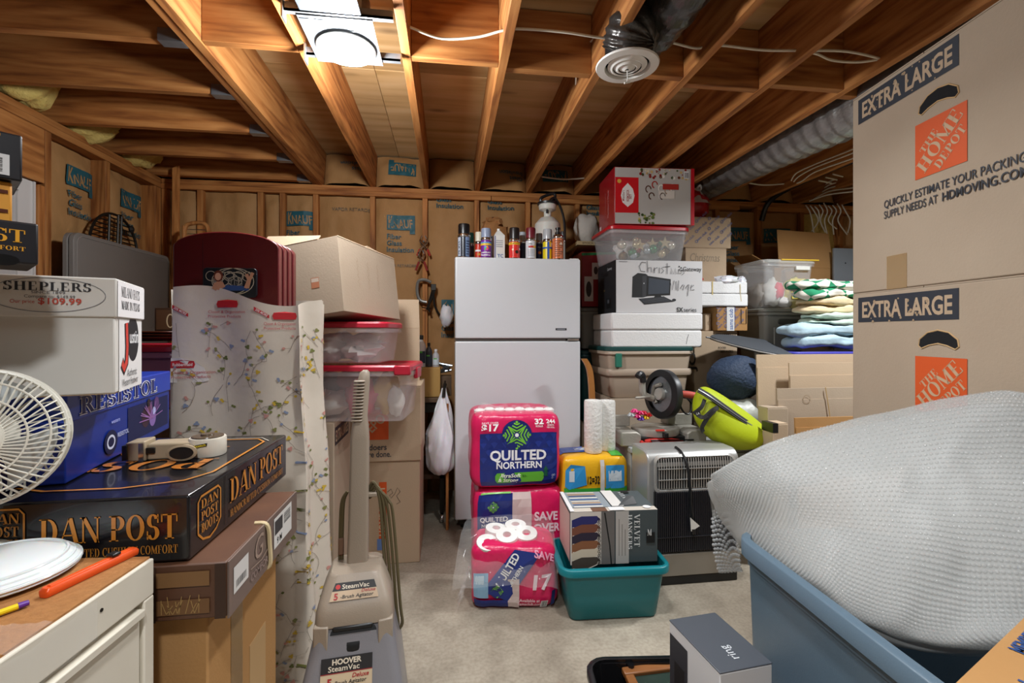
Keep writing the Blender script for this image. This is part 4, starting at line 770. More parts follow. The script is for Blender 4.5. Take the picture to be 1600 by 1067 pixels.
MB().tube([(bx - .17, by, bz - .02), (bx - .08, by, bz - .015)], .008, 8).build('lock_knob', SB, sw)
MB().lathe([(.045, 0), (.05, .01), (.05, .08), (.04, .1)], (bx + .02, by + .06, bz + .03), 20, axis=(.9, .3, .1)).build('motor', mat('guard_black'), sw)
MB().tube(spline([(bx + .03, by + .02, bz + .02), (bx + .09, by - .01, bz + .005), (bx + .16, by - .03, bz - .005), (bx + .21, by - .04, bz - .012)], 4), [.03, .032, .032, .03, .028, .027, .026, .026, .026, .027, .028, .028, .026], 12).build('handle', BLACKP, sw)
MB().tube([(bx + .10, by - .025, bz + .004), (bx + .15, by - .042, bz - .001), (bx + .195, by - .05, bz - .008)], [.02, .022, .02], 12).build('handle_grip', ink('d0584a'), sw)
MB().lathe([(.016, 0), (.018, .01), (.018, .06), (.01, .075)], (bx + .09, by, bz - .1), 12).build('trigger_housing', BLACKP, sw)
MB().tube(spline([(bx + .10, by, bz - .03), (bx + .12, by - .02, bz - .1), (bx + .16, by - .02, bz - .12), (bx + .19, by, bz - .07), (bx + .17, by + .02, bz - .03)], 6), .006, 8).build('power_cord', BLACKP, sw)
MB().box(bx + .06, by + .06, zb, bx + .12, by + .16, bz - .03).build('pivot_arm', SB, sw, bevel=.01)
# bunch of coloured plastic flowers on the saw base, red cloth camp-chair sling
for i, (px, py, c) in enumerate(((998, 652, 'e02a78'), (1003, 647, 'd81e68'), (994, 644, 'f04a90'), (1004, 656, '6a3ab0'), (1012, 654, 'f0c818'), (1016, 650, 'd82a2a'), (1009, 647, 'c81e3a'), (989, 650, 'c8ccd0'))):
    p = PY(px, py, 2.66); pl = {'e02a78': 'hot pink', 'd81e68': 'deep pink', 'f04a90': 'pale pink', '6a3ab0': 'purple', 'f0c818': 'yellow', 'd82a2a': 'bright red', 'c81e3a': 'crimson', 'c8ccd0': 'silver'}[c]
    tf = thing('bow', 'small %s ribbon bow lying on the miter saw base' % pl, 'ribbon', (p.x, 2.685, max(p.z, CT + zb + .022)), i, 'ribbon bows on the saw')
    for k in range(6): a = k * pi / 3; MB().tube([(0, 0, 0), (.012 * cos(a), .012 * sin(a), .010), (.02 * cos(a), .02 * sin(a), 0), (.01 * cos(a + .3), .01 * sin(a + .3), -.004)], .006, 6).build('loop', ink(c, .35), tf)
rg = thing('cloth_bundle', 'rolled red cloth with black folding rods on the cabinet edge', 'cloth bundle', (PY(1045, 690, 2.62).x, 2.615, CT)); 
a0 = PY(1000, 690, 2.62).x - PY(1045, 690, 2.62).x; RED = mat('red_cloth', 'c02a22', .8, bump=(40, .6))
MB().tube(spline([(a0, 0, .018), (a0 + .06, -.004, .012), (0, 0, .014), (-a0 * .5, .004, .012)], 4), [.02, .022, .014, .014, .013, .014, .013, .014, .013, .012, .012, .012, .01], 10).build('cloth_roll', RED, rg); MB().tube(spline([(a0 + .04, .03, .022), (0, .03, .02), (-a0 * .55, .028, .016)], 4), [.012, .018, .02, .02, .02, .02, .016, .014, .01], 10).build('cloth_fold', RED, rg)
for k in range(3): MB().tube([(a0 + .07, .012 - .012 * k, .034 - .008 * k), (-a0 * .9, .012 - .014 * k, .03 - .009 * k)], .004, 6).build('rod', BLACKP, rg)
# lime bag
LIME = mat('lime_nylon', 'b4c412', .55, bump=(9, .5)); bgx = PY(1140, 650, 2.58)
def B_(px, py, y): p = PY(px, py, y); return p
bag = thing('duffel_bag', 'lime green zip bag with black straps slumped on the cabinet beside the saw', 'bag', (bgx.x, 2.58, CT))
ridge = [(1093, 599), (1112, 606), (1140, 624), (1170, 646), (1192, 664), (1204, 678)]; low = [(1083, 648), (1095, 672), (1110, 690), (1135, 703), (1165, 704), (1196, 694)]
rings_ = []
for i, ((a, b), (c_, e)) in enumerate(zip(ridge, low)):
    top = PY(a, b, 2.58); bot = PY(c_, e, 2.50); bot.z = max(bot.z, CT + .003 if False else bot.z); cx_ = (top + bot) / 2; th = (.07, .11, .13, .13, .10, .04)[i]; rr = []
    for k in range(16):
        an = 2 * pi * k / 16; v = (top - bot) / 2; pr_ = Vector((0, 1, 0)); q = cx_ + v * cos(an) * (1 if cos(an) > 0 else .98) + pr_ * sin(an) * th * (1 + .15 * noise.noise(Vector((i, k * .6, 2)))); rr.append(q - Vector(bag.location))
    rings_.append(rr)
MB().rings(rings_).build('body', LIME, bag, smooth=80, sub=2)
zp = [PY(a + 2, b + 2, 2.55) - Vector(bag.location) for a, b in ridge]
def ribbon(pts, nrm, w_, th=.003):
    mb = MB(); P = spline(pts, 5); rs = []
    for i, p in enumerate(P):
        tt_ = (P[min(i + 1, len(P) - 1)] - P[max(i - 1, 0)]).normalized(); nn = Vector(nrm).normalized(); s = tt_.cross(nn).normalized(); rs.append([p + s * w_ / 2 + nn * th, p - s * w_ / 2 + nn * th, p - s * w_ / 2 - nn * th, p + s * w_ / 2 - nn * th])
    return mb.rings(rs)
NYL = mat('black_webbing', '2c2c2e', .7, bump=(200, .3))
ribbon([PY(a + (c_ - a) * .2, b + (e - b) * .2, 2.435 + .014 * abs(i - 2.3) ** 1.5) - Vector(bag.location) for i, ((a, b), (c_, e)) in enumerate(zip(ridge, low))], (0, -.8, .6), .034).build('zip_band', NYL, bag)
ribbon([PY(a + (c_ - a) * .2, b + (e - b) * .2, 2.43 + .014 * abs(i - 2.3) ** 1.5) - Vector(bag.location) for i, ((a, b), (c_, e)) in enumerate(zip(ridge, low))], (0, -.8, .6), .006).build('zipper', mat('grey_zip', '8a8a8c', .4, .5), bag)
ribbon([PY(a, b, y) - Vector(bag.location) for a, b, y in ((1090, 648, 2.44), (1100, 652, 2.42), (1112, 642, 2.42), (1122, 636, 2.43), (1116, 641, 2.41), (1104, 655, 2.42), (1097, 668, 2.43), (1099, 675, 2.44))], (0, -1, .2), .022).build('strap', NYL, bag)
ribbon([PY(a, b, y) - Vector(bag.location) for a, b, y in ((1084, 646, 2.46), (1096, 636, 2.45), (1101, 624, 2.46))], (0, -1, .2), .02).build('strap', NYL, bag)
p = PY(1198, 668, 2.52) - Vector(bag.location); MB().box(p.x - .012, p.y - .02, p.z - .03, p.x + .045, p.y - .014, p.z + .004).build('pull_tab', LIME, bag, smooth=0)
d = Decal(PY(1087, 650, 2.425) - Vector(bag.location), (1, 0, .2), (-.2, 0, 1)); d.rect(0, 0, .03, .022, '202022'); d.text('LA', .006, .005, .012, 'e0e0e0', bold=.03); d.build('label_patch', bag)
# ================================================================ LEFT SIDE
def camw(xc, zc): return Vector((xc * _c + zc * _s, zc * _c - xc * _s, 0))     # camera-plane metres -> floor plan
def rpart(t, w_, d, h, side): return D(w_, d, h, side)
WPAINT = mat('cream_white_paint', 'd9d2c3', .5, var=(6, 'cfc7b6', .5)); PB = mat('particle_board', 'a9743f', .8, var=(90, '8a5a2c', .9), bump=(150, .2))
q = PZ(241, 868, .87); dr_ = thing('dresser', 'white painted dresser with bare particle-board top, lower left corner', 'dresser', (q.x, q.y, 0), R(-4.6))
MB().box(-.9, -.85, .865, -.006, -.003, .87).build('top_panel', PB, dr_, smooth=0)
MB().box(-.9, -.85, .02, -.02, -.02, .865).build('carcass', WPAINT, dr_, bevel=.003)
MB().box(-.024, -.85, .80, 0, 0, .8665).build('top_rail', WPAINT, dr_, bevel=.003); MB().box(-.9, -.022, .80, -.024, 0, .8665).build('top_rail', WPAINT, dr_, bevel=.003)
MB().box(-.022, -.85, .02, -.004, -.03, .775).build('side_panel', WPAINT, dr_, bevel=.003); MB().box(-.022, -.026, .02, 0, 0, .80).build('corner_post', WPAINT, dr_, bevel=.003); MB().box(-.03, -.85, .776, .006, -.03, .79).build('ledge', WPAINT, dr_, bevel=.002)
for y in (-.30, -.52, -.12): MB().lathe([(.003, -.001), (.003, .0012)], (0, y, .84), 8, axis=(1, 0, 0)).build('screw', DARKM, dr_)
def fn_(s, t): return Vector((.002 + .004 * noise.noise(Vector((s * 7, t * 5, 1))) ** 2, -.30 + s * .17, .80 + t * .06 + .006 * noise.noise(Vector((s * 4, 0, 0)))))
MB().grid(fn_, 14, 6).build('clear_tape', FILM, dr_, smooth=60)
# things on the dresser
p = PZ(-8, 905, .87); t = thing('lamp_globe', 'frosted white glass lamp dish lying on the dresser', 'lamp shade', (p.x, p.y, .874)); 
GLASS = mat('frosted_glass', 'dfe2e2', .18, sss=.3, coat=.4)
MB().lathe([(.02, .034), (.06, .032), (.09, .024), (.106, .014), (.108, .004), (.102, 0), (.09, .0)], n=40, cap=(1, 1)).build('dish', GLASS, t)
for a in range(3): MB().tube([((.107 - a * .009) * cos(x), (.107 - a * .009) * sin(x), .010 + a * .007) for x in [2 * pi * i / 40 for i in range(40)]], .003, 6, closed=True).build('ribbed_edge', GLASS, t)
A, B = PZ(66, 929, .876), PZ(212, 860, .876); t = thing('utility_knife', 'orange snap-off utility knife lying on the dresser', 'knife', A.xy.to_3d() + Vector((0, 0, .8708)), atan2(B.y - A.y, B.x - A.x)); Lk = (B - A).length
MB().rings([rrect(Lk * .0 + w1, d1, .004, z_, 3, Lk / 2) for w1, d1, z_ in ((Lk, .016, 0), (Lk, .019, .004), (Lk, .019, .009), (Lk - .006, .015, .013))]).build('handle', mat('orange_plastic', 'e2531c', .35), t, smooth=40)
MB().box(Lk * .06, -.004, .012, Lk * .94, .004, .0145).build('blade_track', mat('orange_plastic'), t, bevel=.001); MB().box(Lk * .68, -.008, .0145, Lk * .78, .008, .02).build('slider', BLACKP, t, bevel=.002)
A, B = PZ(-30, 968, .876), PZ(46, 941, .876); t = thing('pen', 'yellow pen with purple grip at the left dresser edge', 'pen', (A.x, A.y, .876), atan2(B.y - A.y, B.x - A.x)); Lk = (B - A).length
MB().tube([(0, 0, 0), (Lk * .75, 0, 0)], .0045, 10).build('barrel', ink('e6c81e', .3), t); MB().tube([(Lk * .75, 0, 0), (Lk * .98, 0, 0), (Lk, 0, 0)], [.005, .004, .001], 10).build('grip', ink('5a2a8a', .3), t)
p = PZ(25, 990, .872); tag(MB().grid(lambda s, t_: Vector((p.x - .09 + s * .12, p.y - .05 + t_ * .07, .8735 + .006 * abs(noise.noise(Vector((s * 6, t_ * 6, 3)))))), 12, 8).build('plastic_scrap', FILM, smooth=60), 'scrap of clear plastic film on the dresser top', 'plastic film')
# desk fan
fc = PC(-40, 686, .80); fr_ = .117; tf = thing('desk_fan', 'small cream desk fan with radial grille at the left edge', 'fan', (fc.x, fc.y, .871))
FANM = mat('fan_cream', 'dcd9cc', .4); zf_ = fc.z - .871; axis = (-fc.normalized().cross(Vector((0, 0, 1))) * -.0 + Vector((.5, -.84, .12))).normalized()
MF = Vector((0, 0, 1)).rotation_difference(axis).to_matrix(); FC = Vector((0, 0, zf_))
def fp(r, a, z): return FC + MF @ Vector((r * cos(a), r * sin(a), z))
for r0, z0 in ((fr_, 0), (fr_ * .985, .03)): MB().tube([fp(r0, 2 * pi * i / 60, z0 - .03) for i in range(60)], .004, 6, closed=True).build('cage_ring', FANM, tf)
for r0, z0 in ((fr_ * .82, .026), (fr_ * .58, .034), (fr_ * .34, .038)): MB().tube([fp(r0, 2 * pi * i / 48, z0) for i in range(48)], .0018, 5, closed=True).build('grille_ring', FANM, tf)
mb = MB()
for i in range(60):
    a = 2 * pi * i / 60; mb.tube([fp(fr_ * .3, a - .3, .038), fp(fr_ * .6, a - .12, .033), fp(fr_ * .85, a - .02, .024), fp(fr_ * .98, a, .004), fp(fr_, a, -.03)], .0016, 4)
mb.build('grille_wires', FANM, tf, kind='stuff')
mb = MB()
for i in range(36): a = 2 * pi * i / 36; mb.tube([fp(fr_, a, -.03), fp(fr_ * .8, a + .1, -.06), fp(fr_ * .35, a + .2, -.075)], .0018, 4)
mb.build('rear_grille_wires', FANM, tf, kind='stuff')
MB().lathe([(fr_ * .34, .034), (fr_ * .33, .041), (fr_ * .2, .046), (.002, .047)], FC, 32, axis=axis, cap=(1, 0)).build('hub_cap', FANM, tf)
for k in range(3):
    def bl(s, t, k=k): r0 = fr_ * (.2 + .68 * s); a = k * 2.094 + (t - .5) * (.5 + .9 * s); return fp(r0, a, -.012 + (t - .5) * .035)
    MB().grid(bl, 8, 8).build('blade', mat('fan_blade', 'c4cacc', .3), tf, smooth=80)
MB().lathe([(.04, -.12), (.045, -.07), (.03, -.06)], FC, 20, axis=axis).build('motor_housing', FANM, tf)
MB().tube([FC + MF @ Vector((0, 0, -.1)), FC + Vector((-.05, .08, -.1)), (-.06, .07, .03)], .014, 10).build('neck', FANM, tf); MB().lathe([(.075, 0), (.078, .008), (.06, .02), (.02, .03)], (-.06, .06, 0), 28).build('base', FANM, tf)

# boot boxes and cartons beside the dresser
GOLD = 'c9812f'; BBOX = mat('glossy_black_card', '151417', .2, coat=.3, bump=(7, .25))
def badge(d, a, b, w_, h, c=GOLD):
    d.line([(a, b + h * .25), (a, b + h * .9), (a + w_ * .12, b + h), (a + w_ * .88, b + h), (a + w_, b + h * .9), (a + w_, b + h * .25), (a + w_ * .8, b + h * .08), (a + w_ * .5, b), (a + w_ * .2, b + h * .08), (a, b + h * .25)], w_ * .05, c)
    for i, s in enumerate(('DAN', 'POST', 'BOOTS')): d.text(s, a + w_ * .12, b + h * (.72 - i * .25), h * .2, c, w_ * .76, font=serif)
c0 = PC(296, 774, .925); zt_ = c0.z; zb_ = PC(306, 876, .925).z; W, L_ = .47, .56; Hh = zt_ - zb_
bb = thing('boot_box', 'large glossy black boot box lettered in gold, tape dispenser on top', 'boot box', (c0.x - W / 2, c0.y, zb_))
MB().box(-W / 2, 0, 0, W / 2, L_, Hh).build('body', BBOX, bb, bevel=.005)
d = Decal((-W / 2, 0, 0), (1, 0, 0), (0, 0, 1), eps=.0012); d.text('DAN POST', W - .26, Hh * .36, Hh * .38, GOLD, .24, font=serif); d.text('HANDCRAFTED CUSHION COMFORT', W - .26, Hh * .14, Hh * .13, 'b8782c', .24, font=serif); badge(d, W - .355, .02, .07, Hh * .75); d.build('lettering', bb, .3)
d = Decal((W / 2, 0, 0), (0, 1, 0), (0, 0, 1), eps=.0012); badge(d, .03, .014, .095, Hh * .76); d.text('DAN POST', .17, Hh * .4, Hh * .44, GOLD, .35, font=serif); d.text('HANDCRAFTED CUSHION COMFORT', .17, Hh * .15, Hh * .13, 'b8782c', .35, font=serif); d.rect(.15, Hh * .06, .152, Hh * .95, '2a2830'); d.build('lettering', bb, .3)
d = Decal((W / 2, L_, Hh), (-1, 0, 0), (0, -1, 0), eps=.0015); d.line([(.03, .10), (.06, .06), (.41, .06), (.45, .12), (.45, .40), (.40, .46), (.3, .5), (.16, .5), (.06, .46), (.03, .40), (.03, .10)], .007, GOLD); d.line([(.02, .09), (.055, .045), (.415, .045), (.462, .11), (.462, .41), (.405, .475)], .0025, 'e4dccc')
d.text('DAN', .10, .15, .09, 'b06a2a', .28, font=serif); d.text('POST', .07, .28, .09, 'b06a2a', .34, font=serif); d.build('top_lettering', bb, .25)
# wood-print shoe box under it
c1 = PC(354, 964, .925); zw = c1.z; W2, L2 = .52, .42; H2 = zb_ - .003 - zw
wbx = thing('shoe_box', 'brown wood-print shoe box beneath the glossy black boot box', 'shoe box', (c1.x - W2 / 2, c1.y, zw)); WPR = mat('brown_print', '4a2e20', .45, var=(9, '66432e', .7)); GBR = mat('greybrown_print', '6a5850', .5, var=(12, '7c6a60', .6))
MB().box(-W2 / 2, 0, 0, W2 / 2, L2, H2).build('body', WPR, wbx, bevel=.003); MB().box(W2 / 2 + .0005, .002, -.004, W2 / 2 + .004, L2, H2 + .0).build('end_panel', GBR, wbx, smooth=0)
d = D(W2, L2, H2, 'F')
for i in range(4):
    for j in range(2): d.rect(.02 + i * .125, .012 + j * H2 * .5, .115 + i * .125, H2 * .38 + j * H2 * .5, ('6e4c2c', '7d5a36')[j])
rg_ = random.Random(3)
for i in range(70): a = rg_.uniform(.02, .48); d.line([(a, .014), (a + rg_.uniform(-.012, .012), .014 + rg_.uniform(.015, .035))], .0012, 'a58450'); d.k -= 1
for i in range(5): d.rect(.0 + i * .125, 0, .02 + i * .125, H2, '3a2418')
d.build('printed_front', wbx)
d = Decal((W2 / 2 + .004, 0, 0), (0, 1, 0), (0, 0, 1)); d.rect(.02, H2 * .3, .09, H2 * .8, 'd8d6d2'); barcode(d, .03, H2 * .38, .05, H2 * .14, seed=4); d.rect(.24, H2 * .2, .37, H2 * .9, 'dcdad6'); d.rect(.245, H2 * .5, .30, H2 * .82, '3a3a3c'); barcode(d, .31, H2 * .55, .05, H2 * .26, True, 5); d.text('9 M', .26, H2 * .26, .016, '222222', bold=.02)
d.text('G', .12, H2 * .45, .05, 'a08a7c', bold=.0, shear=.2); d.line([(.10, H2 * .4), (.16, H2 * .34), (.22, H2 * .46)], .003, 'a08a7c'); d.text('COMFORT', .10, H2 * .14, .016, '94807a', .11, bold=.01); d.build('printed_side', wbx)
MB().tube(spline([(W2 / 2 - .02, .19, H2 + .002), (W2 / 2 + .007, .19, H2 - .004), (W2 / 2 + .009, .20, H2 * .5), (W2 / 2 + .007, .205, .0), (W2 / 2 - .02, .2, -.004)], 5), .005, 6).build('rubber_band', mat('rubber_band', 'd8c49a', .5), wbx)
# carton at the bottom
c2 = PC(325, 990, .95); t, w_, dd_, hh = box_at('carton', 'plain brown carton on the floor under the wood-print shoe box', (c2.x - .25, c2.y, 0), .5, .38, zw - .004, CARD3)
MB().box(w_ / 2, .10, hh - .26, w_ / 2 + .001, .16, hh).build('tape', TAPE, t, smooth=0); MB().box(w_ / 2 - .002, .2, .1, w_ / 2 + .001, .3, hh - .2).build('paper_label', mat('label_tan', 'bd9a6c', .6), t, smooth=0)
# hat box (blue)
yw = R(11.6); nb = camw(-.985, 1.148); ax_ = Vector((cos(yw), sin(yw), 0)); ay_ = Vector((-sin(yw), cos(yw), 0)); Lr, Wr, Hr = .62, .42, .19
fr0 = nb - ay_ * .17 - ax_ * (Wr / 2); zr = zt_ + .0015
rb = thing('hat_box', 'bright blue hat box with outlined navy lettering on its lid', 'hat box', (fr0.x, fr0.y, zr), yw); RB = mat('royal_blue_card', '1c3fae', .35, coat=.15); RBD = mat('navy_card', '16308c', .35)
MB().box(-Wr / 2 + .003, .003, 0, Wr / 2 - .003, Lr - .003, Hr * .72).build('body', RBD, rb, bevel=.003); MB().box(-Wr / 2, 0, Hr * .66, Wr / 2, Lr, Hr).build('lid', RB, rb, bevel=.004)
d = D(Wr, Lr, Hr, 'R'); 
for dx, dy, c in ((-.002, .002, 'e8e8f0'), (.002, -.002, 'e8e8f0'), (.002, .002, 'e8e8f0'), (-.002, -.002, 'e8e8f0'), (0, 0, '191c5e')): d.text('RESISTOL', .05 + dx, Hr * .72 + dy, Hr * .2, c, .45, font=serif)
d.build('lettering', rb); d = Decal((Wr / 2 - .003, 0, 0), (0, 1, 0), (0, 0, 1))
d.rect(.30, .02, .60, Hr * .60, '141a4a'); 
for i, (a, b, r, c) in enumerate(((.42, .07, .03, '3a2030'), (.45, .085, .02, '70405a'), (.47, .06, .025, '8a6ab0'), (.5, .1, .02, '5a3a70'), (.44, .11, .012, '2a1820'), (.48, .08, .012, 'b8c4f0'))): d.disc(a, b, r, c)
for i in range(10): d.line([(.46, .06), (.46 + .09 * cos(i * .5 + .2), .06 + .05 * abs(sin(i * .5 + .2)))], .003, 'a070b0'); d.k -= 1
d.disc(.2, .045, .035, '0e1440', .03); d.ring(.2, .045, .022, .018, .006, 'd8dcf0'); d.text('RESISTOL', .235, .05, .011, 'c8d0f0', bold=.02); d.text('western', .2, .09, .01, 'a8b4f0', bold=.02); d.build('printed_side', rb)
# white hat box on top
yw = R(19); cc = camw(-.813, .974); ax_ = Vector((cos(yw), sin(yw), 0)); ay_ = Vector((-sin(yw), cos(yw), 0)); Wj, Lj, Hj = .5, .23, .237; fj = cc - ax_ * (Wj / 2); zj = zr + Hr + .001
jb = thing('hat_box', 'white hat box with an oval price stamp stacked on the blue hat box', 'hat box', (fj.x, fj.y, zj), yw); WC = mat('white_card', 'd6d3cc', .6, spec=.3)
MB().box(-Wj / 2 + .004, .004, 0, Wj / 2 - .004, Lj - .004, Hj * .7).build('body', WC, jb, bevel=.003); MB().box(-Wj / 2, 0, Hj * .66, Wj / 2, Lj, Hj).build('lid', WC, jb, bevel=.003)
MB().box(-Wj / 2 + .006, .005, -.0008, Wj / 2 - .006, Lj - .006, .0).build('kraft_base', mat('cardboard_edge'), jb, smooth=0)
d = D(Wj, Lj, Hj, 'F'); ox = Wj - .175; d.ring(ox + .07, Hj * .84, .088, .034, .0012, '6a6a70', 40); d.text('SHEPLERS', ox + .005, Hj * .875, .017, '26262a', .13, font=serif); d.text('SINCE 1899', ox + .045, Hj * .85, .005, '5a5a60', .05); d.text('Compare to: $149.99', ox + .035, Hj * .815, .006, '55555a', .075); d.text('Our price', ox + .015, Hj * .77, .007, 'c04a3a', .035); d.text('$109.99', ox + .055, Hj * .765, .012, 'c04a3a', .065, bold=.02); d.build('price_stamp', jb)
d = D(Wj, Lj, Hj, 'R'); d.rect(.004, Hj * .67, Lj - .004, Hj * .985, 'eceaea'); d.text('MILANO HATS', .03, Hj * .85, .022, '3a3a3e', .15, font=serif); d.text('MADE IN TEXAS', .03, Hj * .74, .018, '3a3a3e', .15, font=serif); d.build('lid_label', jb)
d = Decal((Wj / 2 - .004, 0, 0), (0, 1, 0), (0, 0, 1)); d.rect(.03, .0, Lj - .01, Hj * .65, 'e8e6e4'); d.disc(.14, Hj * .47, .05, '18181c', .052); d.text('ustin', .112, Hj * .43, .03, 'f0f0f0', .075, bold=.02); d.line([(.085, Hj * .62), (.09, Hj * .4), (.085, Hj * .26), (.065, Hj * .2), (.05, Hj * .26)], .03, '18181c'); d.line([(.085, Hj * .62), (.09, Hj * .4), (.085, Hj * .26), (.065, Hj * .2), (.05, Hj * .26)], .018, 'd03a2c')
d.text('Authentic', .09, Hj * .12, .016, '3a3a3c', .08); d.text('Western Headwear', .05, Hj * .04, .016, '3a3a3c', .13); d.build('side_logo', jb)
# three small boxes stacked at the left edge on the white hat box
zz_ = zj + Hj + .001
def edgebox(label, px, py0, py1, zc, z0, yw_, m, art, h=None):
    a = PC(px, py0, zc); h = h or (PC(px, py1, zc).z - z0); yw_ = R(43); ax1 = Vector((cos(yw_), sin(yw_), 0)); o_ = Vector((a.x, a.y, z0)) - ax1 * .17
    t = thing('boot_box', label, 'boot box', o_, yw_, 'boot boxes at the left edge'); MB().box(-.17, 0, 0, .17, .13, h).build('body', m, t, bevel=.003); d = D(.34, .2, h, 'F'); art(d, h); d.build('printed_front', t, .3); return z0 + h + .001
def a1(d, h): d.text('DAN POST', .34 - .165, h * .5, h * .3, 'e0a030', .15, font=serif); d.text('HANDCRAFTED CUSHION COMFORT', .34 - .21, h * .3, h * .1, 'e0a030', .195, font=serif); d.disc(.24, h * .06, .016, '0a0a0c', .008); d.disc(.3, h * .06, .018, '0a0a0c', .009)
def a2(d, h):
    for a in (.29, .315): d.line([(a, 0), (a, h)], .006, '5a2a18')
    for b in (.3, .75): d.line([(.2, h * b), (.335, h * b)], .006, '5a2a18')
def a3(d, h): d.text('DAN POST', .34 - .16, h * .78, h * .17, 'e0a030', .135, font=serif); d.text('CUSHION COMFORT', .34 - .16, h * .66, h * .08, 'e0a030', .12, font=serif); d.rect(.2, h * .08, .325, h * .52, 'dcdcdc'); barcode(d, .292, h * .14, .025, h * .3, True, 7); barcode(d, .235, h * .2, .03, h * .14, False, 8); d.text('M', .25, h * .42, .008, '222222', bold=.03)
z_ = edgebox('black boot box with gold lettering resting directly on the white hat box', 60, 418, 350, .79, zz_, R(19), mat('matte_black_card', '15141a', .4), a1); z_ = edgebox('orange woven-print boot box between two black ones, left edge', 19, 340, 285, .80, z_, R(19), mat('orange_print', 'd88a24', .45, var=(5, 'e6a83c', .6)), a2)
edgebox('topmost black boot box with a white barcode label, left edge', 35, 284, 212, .80, z_, R(21), mat('matte_black_card', '15141a', .4), a3)
# tape dispenser
p = PZ(262, 722, zt_ + .001); td_s = .82; td = thing('tape_dispenser', 'tan handheld packing tape dispenser lying on the black boot box', 'tape dispenser', (p.x, p.y + .045, zt_ + .001), R(8)); td.scale = (.82,) * 3; TAN = mat('tan_plastic', 'ab9a80', .4)
MB().rings([rrect(w1, d1, r1, z1, 5, cx1, .02) for w1, d1, r1, z1, cx1 in ((.10, .10, .045, .0, .075), (.102, .102, .046, .004, .075), (.102, .102, .046, .052, .075), (.098, .098, .044, .056, .075))]).build('reel_cover', mat('white_tan', 'd4cdbf', .4), td, smooth=40)
MB().lathe([(.03, .05), (.045, .058), (.044, .06), (.02, .0605), (.018, .066), (.01, .066)], (.075, .02, 0), 28).build('tape_roll', mat('brown_tape', '5a4a3a', .25), td)
MB().box(-.075, -.02, 0, .055, .05, .05).build('frame', TAN, td, bevel=.006)
MB().hexa([(-.125, -.02, 0), (-.075, -.025, 0), (-.075, .05, 0), (-.125, .05, 0), (-.13, -.02, .056), (-.078, -.025, .06), (-.078, .05, .06), (-.13, .05, .056)]).build('nose', TAN, td, bevel=.004); MB().box(-.135, -.028, .006, -.124, .05, .05).build('wiper', BLACKP, td, smooth=0); MB().box(-.093, -.029, .0, -.08, -.02, .055).build('cutter', CHROME, td, smooth=0); MB().box(-.076, -.026, .022, -.052, -.019, .04).build('tension_clip', DARKM, td, bevel=.002)
gr = [[Vector((x, y, z)) for x, y, z in [(cx1 + .036 * k * cos(a), yy, .026 + .021 * k * sin(a)) for a in [2 * pi * i / 24 for i in range(24)]]] for k, cx1, yy in ((.7, .03, .0), (.9, .03, -.035), (1.05, .03, -.055), (1.15, .03, -.06), (.9, .03, -.062), (.86, .03, -.04))]
MB().rings(gr, 0, (1, 1)).build('pistol_grip', TAN, td, smooth=50); MB().rings([[Vector((.03 + .036 * .86 * cos(a), -.0615, .026 + .021 * .86 * sin(a))) for a in [2 * pi * i / 24 for i in range(24)]], [Vector((.03 + .002 * cos(a), -.058, .026 + .002 * sin(a))) for a in [2 * pi * i / 24 for i in range(24)]]]).build('grip_hollow', BLACKP, td)
d = Decal((.05, -.0315, .03), (1, 0, 0), (0, 0, 1), eps=.0015); d.poly([(0, .0), (.038, .006), (.04, .016), (.002, .01)], '1a1a1a'); d.text('Scotch', .004, .003, .007, 'e8d020', .032, rot=.15, bold=.03); d.build('logo', td)

# ================================================================ BURGUNDY BOARDS IN A FLORAL COVER
YF = 1.80; xa, xb = PY(272, 500, YF).x, PY(464, 500, YF).x; xm = (xa + xb) / 2; Wf = xb - xa
zA = PY(350, 362, YF + .05).z; zS = PY(300, 386, YF + .05).z; MAR = mat('burgundy_lacquer', '5a1418', .32, coat=.3, var=(2, '66191d', .5))
for k in range(4):
    y0 = YF + .045 + k * .042; wd = Wf * .44; xc_ = PY(355, 400, YF + .05).x; o_ = thing('arched_board', 'burgundy arched board, %s of four standing in the floral cover' % ('front', 'second', 'third', 'rear')[k], 'board', (xc_ + k * .004, y0, .02), 0, 'burgundy arched boards')
    pts = [(-wd, 0, 0), (wd, 0, 0), (wd, 0, zS - .02)] + [(wd * cos(a), 0, zS - .02 + (zA - zS) * sin(a) ** 1.0) for a in [pi * i / 24 for i in range(1, 24)]] + [(-wd, 0, zS - .02)]
    MB().prism(pts, (0, .036, 0)).build('panel', MAR, o_, bevel=.004); MB().box(-wd * .45, -.0006, .3, -wd * .44, 0.0003, zA - .05).build('groove', mat('dark_groove', '3a0c10', .5), o_, smooth=0)
# floral cover (rounded flattened tube)
FLO = mat('cream_vinyl', 'ddd3c4', .42, bump=(5, .5)); zT = PY(366, 455, YF).z; Df = .24
def cover(u, v, e=0):
    """u metres from the left front edge going right around, v height"""
    t_ = v / zT; per = [(0, 0), (Wf, 0), (Wf + .012, .05), (Wf + .02, Df), (Wf * .5, Df + .02), (-.01, Df), (-.01, .03)]
    fold = (.010 * sin(u * 22 + v * 1.3) + .012 * noise.noise(Vector((u * 5, v * 1.6, 2))) + .018 * noise.noise(Vector((u * 2.2, v * 3.2, 7)))) * (1 if u < Wf else .8)
    flare = .02 * (1 - t_) * sin(u * 9 + 1)
    if u <= Wf: return Vector((xa + u, YF - fold - flare - e, v))
    s = u - Wf; k = min(1, s / Df); sw = .025 * sin(s * 40 + v * 2) * (1 - .5 * t_) + .02 * (1 - t_)
    return Vector((xb + .035 * sin(min(1, k * 2) * pi / 2) + sw + e * .9 + fold * .5, YF + s - (e * .5 if k < .3 else 0), v))
